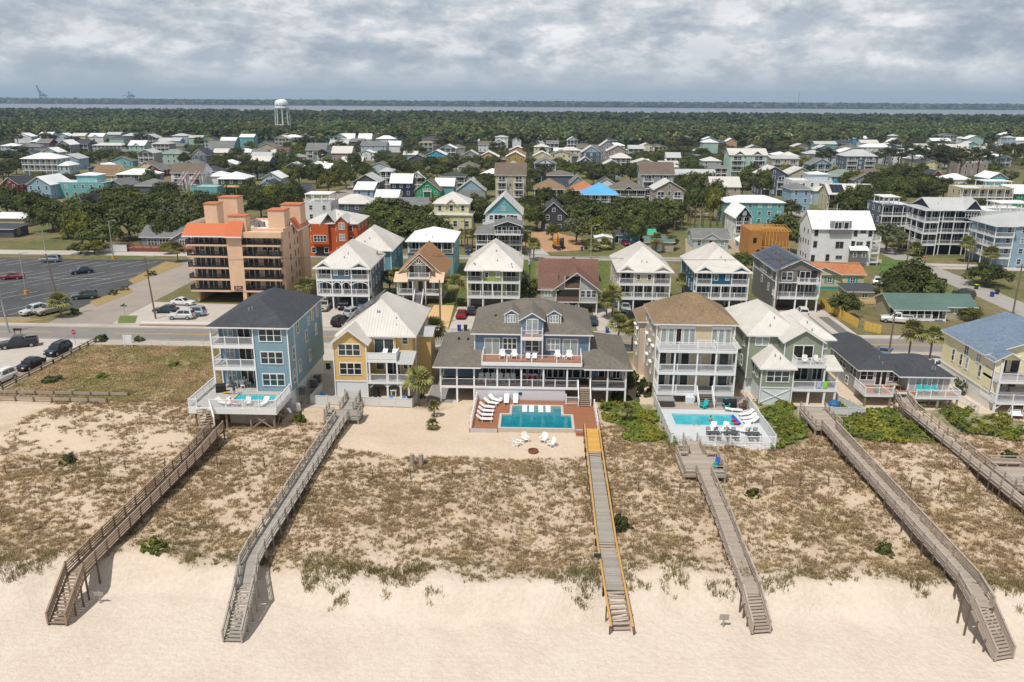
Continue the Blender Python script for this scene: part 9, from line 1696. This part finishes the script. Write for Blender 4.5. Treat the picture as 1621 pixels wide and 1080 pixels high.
# ---------------------------------------------------------------- bins and cars
BB = mat('blue bin plastic', (.015, .055, .30), .5); BD = mat('dark bin plastic', (.03, .03, .034), .5); LIME = mat('lime lid', (.40, .62, .02), .5)
for px, py, b_, l_, lb in ((727, 524, BB, BB, 'blue wheelie bin beside the gravel drive behind the wide blue house'), (737, 524, BD, BD, 'dark wheelie bin next to the blue one behind the wide blue house'), (961, 527, BB, BB, 'blue wheelie bin on the pale drive right of the wide blue house roof'), (637, 482, BB, BB, 'blue wheelie bin under the copper-roofed house'), (520, 584, BD, LIME, 'dark wheelie bin with lime lid beside the yellow house drive'), (1570, 470, BB, BB, 'blue wheelie bin on the grass at the right street'), (1578, 466, BD, BD, 'dark wheelie bin behind the blue one at the right street'), (1545, 458, BD, LIME, 'black bin with lime lid by the right street'), (974, 487, BB, BB, 'blue wheelie bin between the light grey and ivory houses'), (741, 404, BB, BB, 'blue wheelie bin by the lane near the charcoal house'), (505, 480, BB, BB, 'blue wheelie bin beside the steel blue house carport'), (921, 397, BB, BD, 'blue bin with dark lid at the edge of the bare dirt lot')): bin_(*G(px, py), lb, b_, l_)
def carp(kind, px, py, rz, col, lb, metal=.2):
 x, y = G(px, py); car(kind, lb, x, y, rad(rz), paint(lb[:24], col, metal))
SILV = (.42, .45, .48); WHT = (.72, .72, .72)
car('pickup', 'dark grey pickup truck parked by the grey pole at the left', -84.2, 121.6, rad(-62), paint('dark grey', (.03, .036, .045))); car('suv', 'dark blue suv parked farthest along the guard rail', -75.9, 118.6, rad(-8), paint('dark blue', (.02, .032, .05))); car('sedan', 'black sedan parked between the dark suv and the white car', -76.0, 111.6, rad(-8), paint('black', (.012, .013, .016))); car('suv', 'white estate car parked nearest by the guard rail', -76.2, 105.0, rad(-8), paint('white', WHT, 0))
carp('sedan', 20, 442, -78, (.20, .02, .035), 'dark red car in the car park'); carp('suv', 81, 415, -82, (.22, .28, .33), 'blue silver suv at the back of the car park'); carp('sedan', 130, 433, -55, (.025, .045, .085), 'navy hatchback in the middle of the car park'); carp('suv', 135, 473, -68, (.055, .075, .07), 'dark green suv at the car park end bay'); carp('suv', 54, 497, -25, (.62, .64, .66), 'silver suv at the front of the car park beside the tan pickup'); carp('pickup', 80, 496, -25, (.50, .46, .40), 'tan white pickup next to the car park palm')
carp('sedan', 290, 483, 82, WHT, 'white sedan parked beside the condominium'); carp('sedan', 263, 495, -90, (.02, .04, .055), 'dark teal sedan at the condominium forecourt corner'); carp('suv', 288, 505, -88, (.60, .61, .6), 'white suv in front of the condominium'); carp('suv', 306, 500, -88, (.30, .38, .46), 'pale blue suv beside the white suv at the condominium')
carp('suv', 515, 490, 0, (.36, .33, .28), 'beige suv under the steel blue house'); carp('suv', 546, 488, 0, (.012, .013, .016), 'black suv under the steel blue house'); carp('suv', 560, 500, 160, SILV, 'silver suv on the drive behind the yellow house'); carp('suv', 541, 514, 160, (.012, .013, .016), 'black suv with red tail lamps behind the yellow house'); carp('sedan', 576, 488, 0, (.10, .16, .24), 'blue car under the right bay of the steel blue house'); carp('sedan', 731, 502, 178, (.24, .012, .018), 'red sedan on the drive left of the wide blue house roof'); carp('sedan', 747, 496, 178, (.02, .02, .03), 'dark car beside the red sedan'); carp('sedan', 938, 512, 176, (.03, .06, .085), 'dark blue car right of the wide blue house roof'); carp('pickup', 1000, 508, 178, (.012, .013, .016), 'black pickup in front of the ivory house'); carp('sedan', 990, 492, 0, SILV, 'silver car under the ivory house'); carp('suv', 1031, 491, 0, (.02, .02, .024), 'black suv under the right bay of the ivory house'); carp('suv', 1270, 500, 170, WHT, 'white suv under the grey solar house'); carp('pickup', 1419, 511, -110, WHT, 'white pickup shaded by the tree near the green-roofed cottage'); carp('suv', 1525, 470, 200, (.06, .065, .07), 'dark grey suv parked on the right street'); carp('sedan', 1482, 583, 170, WHT, 'white car behind the low grey house deck'); carp('sedan', 1397, 562, 160, (.16, .22, .30), 'blue grey car behind the low grey house roof'); carp('suv', 503, 398, 85, (.07, .02, .03), 'dark maroon suv in front of the bright orange house'); carp('sedan', 990, 388, 10, (.22, .01, .07), 'magenta car near the turquoise shed door'); carp('suv', 1398, 452, 70, WHT, 'white van by the orange-roofed cottage'); carp('suv', 1417, 456, 70, SILV, 'silver van beside the white van near the cottage'); carp('sedan', 742, 398, 0, (.05, .07, .11), 'dark car under the aqua house'); carp('sedan', 160, 259, 80, SILV, 'silver car in the far left street'); carp('sedan', 1185, 258, 80, WHT, 'white car by the long low building'); 
trl = thing('utility_trailer', 'small white utility trailer behind the sage green house', 'trailer', (44.9, 138.6, 0), rad(25)); obj('bed', MB().box(-.9, .9, -1.9, 1.6, .5, .62).box(-.95, -.88, -1.9, 1.6, .62, 1.05).box(.88, .95, -1.9, 1.6, .62, 1.05).box(-.95, .95, 1.6, 1.67, .62, 1.05), WHITE, trl); obj('hitch', MB().bar((0, -1.9, .55), (0, -3.1, .5), .1, .1), METAL, trl)
for k in (-1, 1): obj('wheel', MB().cyl((k*1.0, 0, .34), (k*1.18, 0, .34), .34, n=14), TYRE, trl)
# ---------------------------------------------------------------- water tower, harbour cranes, mast
TWY = 905.; fx = lambda px, Y: (G(px, 400)[0]/G(px, 400)[1])*Y
def ray_at(px, py, Y):
 a = (px-CX)/F; b_ = (CY-py)/F; d = [_fw[i]+a*_R[i]+b_*_U[i] for i in range(3)]; k = Y/d[1]; return d[0]*k, CAMH+d[2]*k
tx, tz = ray_at(445, 157, TWY); r_ = 7.3
tw = thing('water_tower', 'white water tower with domed tank on many legs above the wood', 'water tower', (tx, TWY, 0)); TWM = mat('tower white paint', (.70, .75, .78), .5, .04)
obj('tank', MB().lathe([(0, tz), (2.6, tz-.15), (4.8, tz-.9), (6.3, tz-2.0), (7.0, tz-3.3), (r_, tz-4.6), (r_, tz-8.6), (r_+.5, tz-8.7), (r_+.5, tz-9.6), (r_-.2, tz-9.8), (4.5, tz-11.3), (1.6, tz-12.1), (0, tz-12.2)], n=32), TWM, tw)
for i in range(8): a = 2*pi*i/8+.3; obj('leg', MB().cyl((cos(a)*(r_+1.2), sin(a)*(r_+1.2), -.5), (cos(a)*r_*.98, sin(a)*r_*.98, tz-9.4), .48, .42, 8), TWM, tw)
mb = MB()
for i in range(8): a = 2*pi*i/8+.3; b_ = a+pi/4; mb.cyl((cos(a)*(r_+.7), sin(a)*(r_+.7), 12), (cos(b_)*(r_+.7), sin(b_)*(r_+.7), 12), .22)
obj('brace_ring', mb, TWM, tw); obj('riser', MB().cyl((0, 0, -.5), (0, 0, tz-11.5), .95), TWM, tw)
msg = 'CAROLINA BEACH'; NAVY = mat('navy lettering', (.012, .02, .06), .6)
for i, ch in enumerate(msg):
 if ch == ' ': continue
 a = -pi/2+.13+(i-(len(msg)-1)/2)*.118; text(ch, 1.75, tw, (cos(a)*(r_+.06), sin(a)*(r_+.06), tz-6.6), NAVY, pi/2, a+pi/2, .03, 'letter')
CRM = mat('crane steel', (.06, .08, .11), .6)
def crane(lb, px, Y, up):
 x, _ = ray_at(px, 160, Y); t = thing('harbour_crane', lb, 'crane', (x, Y, 0)); mb = MB(); lw = 3.2
 for i in (-15, 15):
  for j in (-12, 12): mb.bar((i, j, 0), (i, j, 52), lw, lw, up=(0, 1, 0))
  mb.bar((i, -12, 16), (i, 12, 16), 2.5, 3); mb.bar((i, -12, 0), (i, 12, 48), 1.6, 1.6)
 mb.bar((-15, 0, 18), (15, 0, 18), 2.5, 3); obj('portal_legs', mb, CRM, t)
 obj('bridge', MB().box(-24, 30, -5, 5, 50, 57).box(-2, 12, -6, 6, 57, 64), CRM, t)
 mb = MB(); mb.bar((-15, -3, 57), (-10, 0, 86), 2.6, 2.6, up=(0, 1, 0)).bar((-15, 3, 57), (-10, 0, 86), 2.6, 2.6, up=(0, 1, 0)).bar((8, 0, 57), (-10, 0, 86), 2, 2, up=(0, 1, 0)).bar((-10, 0, 84), (28, 0, 57), 1.6, 1.6, up=(0, 1, 0)); obj('mast_frame', mb, CRM, t)
 bm = MB(); tip = (-34, 0, 122) if up else (-66, 0, 53.5)
 for dy in (-4, 4): bm.bar((-16, dy, 54), (tip[0], dy, tip[2]), 3.0, 3.4, up=(0, 1, 0))
 for f in (.3, .6, .98): q = Vector((-16, 0, 54)).lerp(Vector(tip), f); bm.box(q.x-1.6, q.x+1.6, -4, 4, q.z-1.5, q.z+1.5)
 bm.bar((-10, 0, 84), Vector((-16, 0, 54)).lerp(Vector(tip), .75), 1.2, 1.2, up=(0, 1, 0)); obj('boom', bm, CRM, t)
crane('harbour crane with its boom raised beyond the river', 69, 5690, True); crane('harbour crane with its boom level beyond the river', 208, 5690, False)
ms = thing('radio_mast', 'thin radio mast on the far shore horizon at the right', 'mast', (ray_at(1300, 160, 5200)[0], 5650, 0)); obj('lattice', MB().cyl((0, 0, 0), (0, 0, 108), 1.5, 1.0, 6), CRM, ms); obj('guy_wires', MB().cyl((0, 0, 100), (-60, 0, 0), .25).cyl((0, 0, 100), (60, 0, 0), .25), CRM, ms)
# ---------------------------------------------------------------- the hazy air
hz_ = obj('haze', MB().box(-9300, 9300, -170, 9400, -12, 140), [])
hm = bpy.data.materials.new('haze'); hm.use_nodes = True; t_ = hm.node_tree; t_.nodes.clear(); o_ = node(t_, 'ShaderNodeOutputMaterial'); pv = node(t_, 'ShaderNodeVolumePrincipled'); pv.inputs['Color'].default_value = (.52, .73, 1.0, 1); pv.inputs['Density'].default_value = 9e-5; pv.inputs['Anisotropy'].default_value = .1
t_.links.new(pv.outputs[0], o_.inputs['Volume']); hz_.data.materials.append(hm); hz_['kind'] = 'stuff'; hz_['label'] = 'thin blue haze in the air over the river'
SC.view_layers[0].update()
for o in [o for o in COL.objects if o.type == 'FONT']:
 me = bpy.data.meshes.new_from_object(o.evaluated_get(bpy.context.evaluated_depsgraph_get())); q = link(o.name, me, o.parent, o.location); q.rotation_euler = o.rotation_euler; nm = o.name; bpy.data.objects.remove(o); q.name = nm.split('.')[0]
# protos never placed would float at the origin
for o in [o for o in COL.objects if o.parent is None and o.get('label') == 'x']:
 for c in list(o.children_recursive): bpy.data.objects.remove(c)
 bpy.data.objects.remove(o)
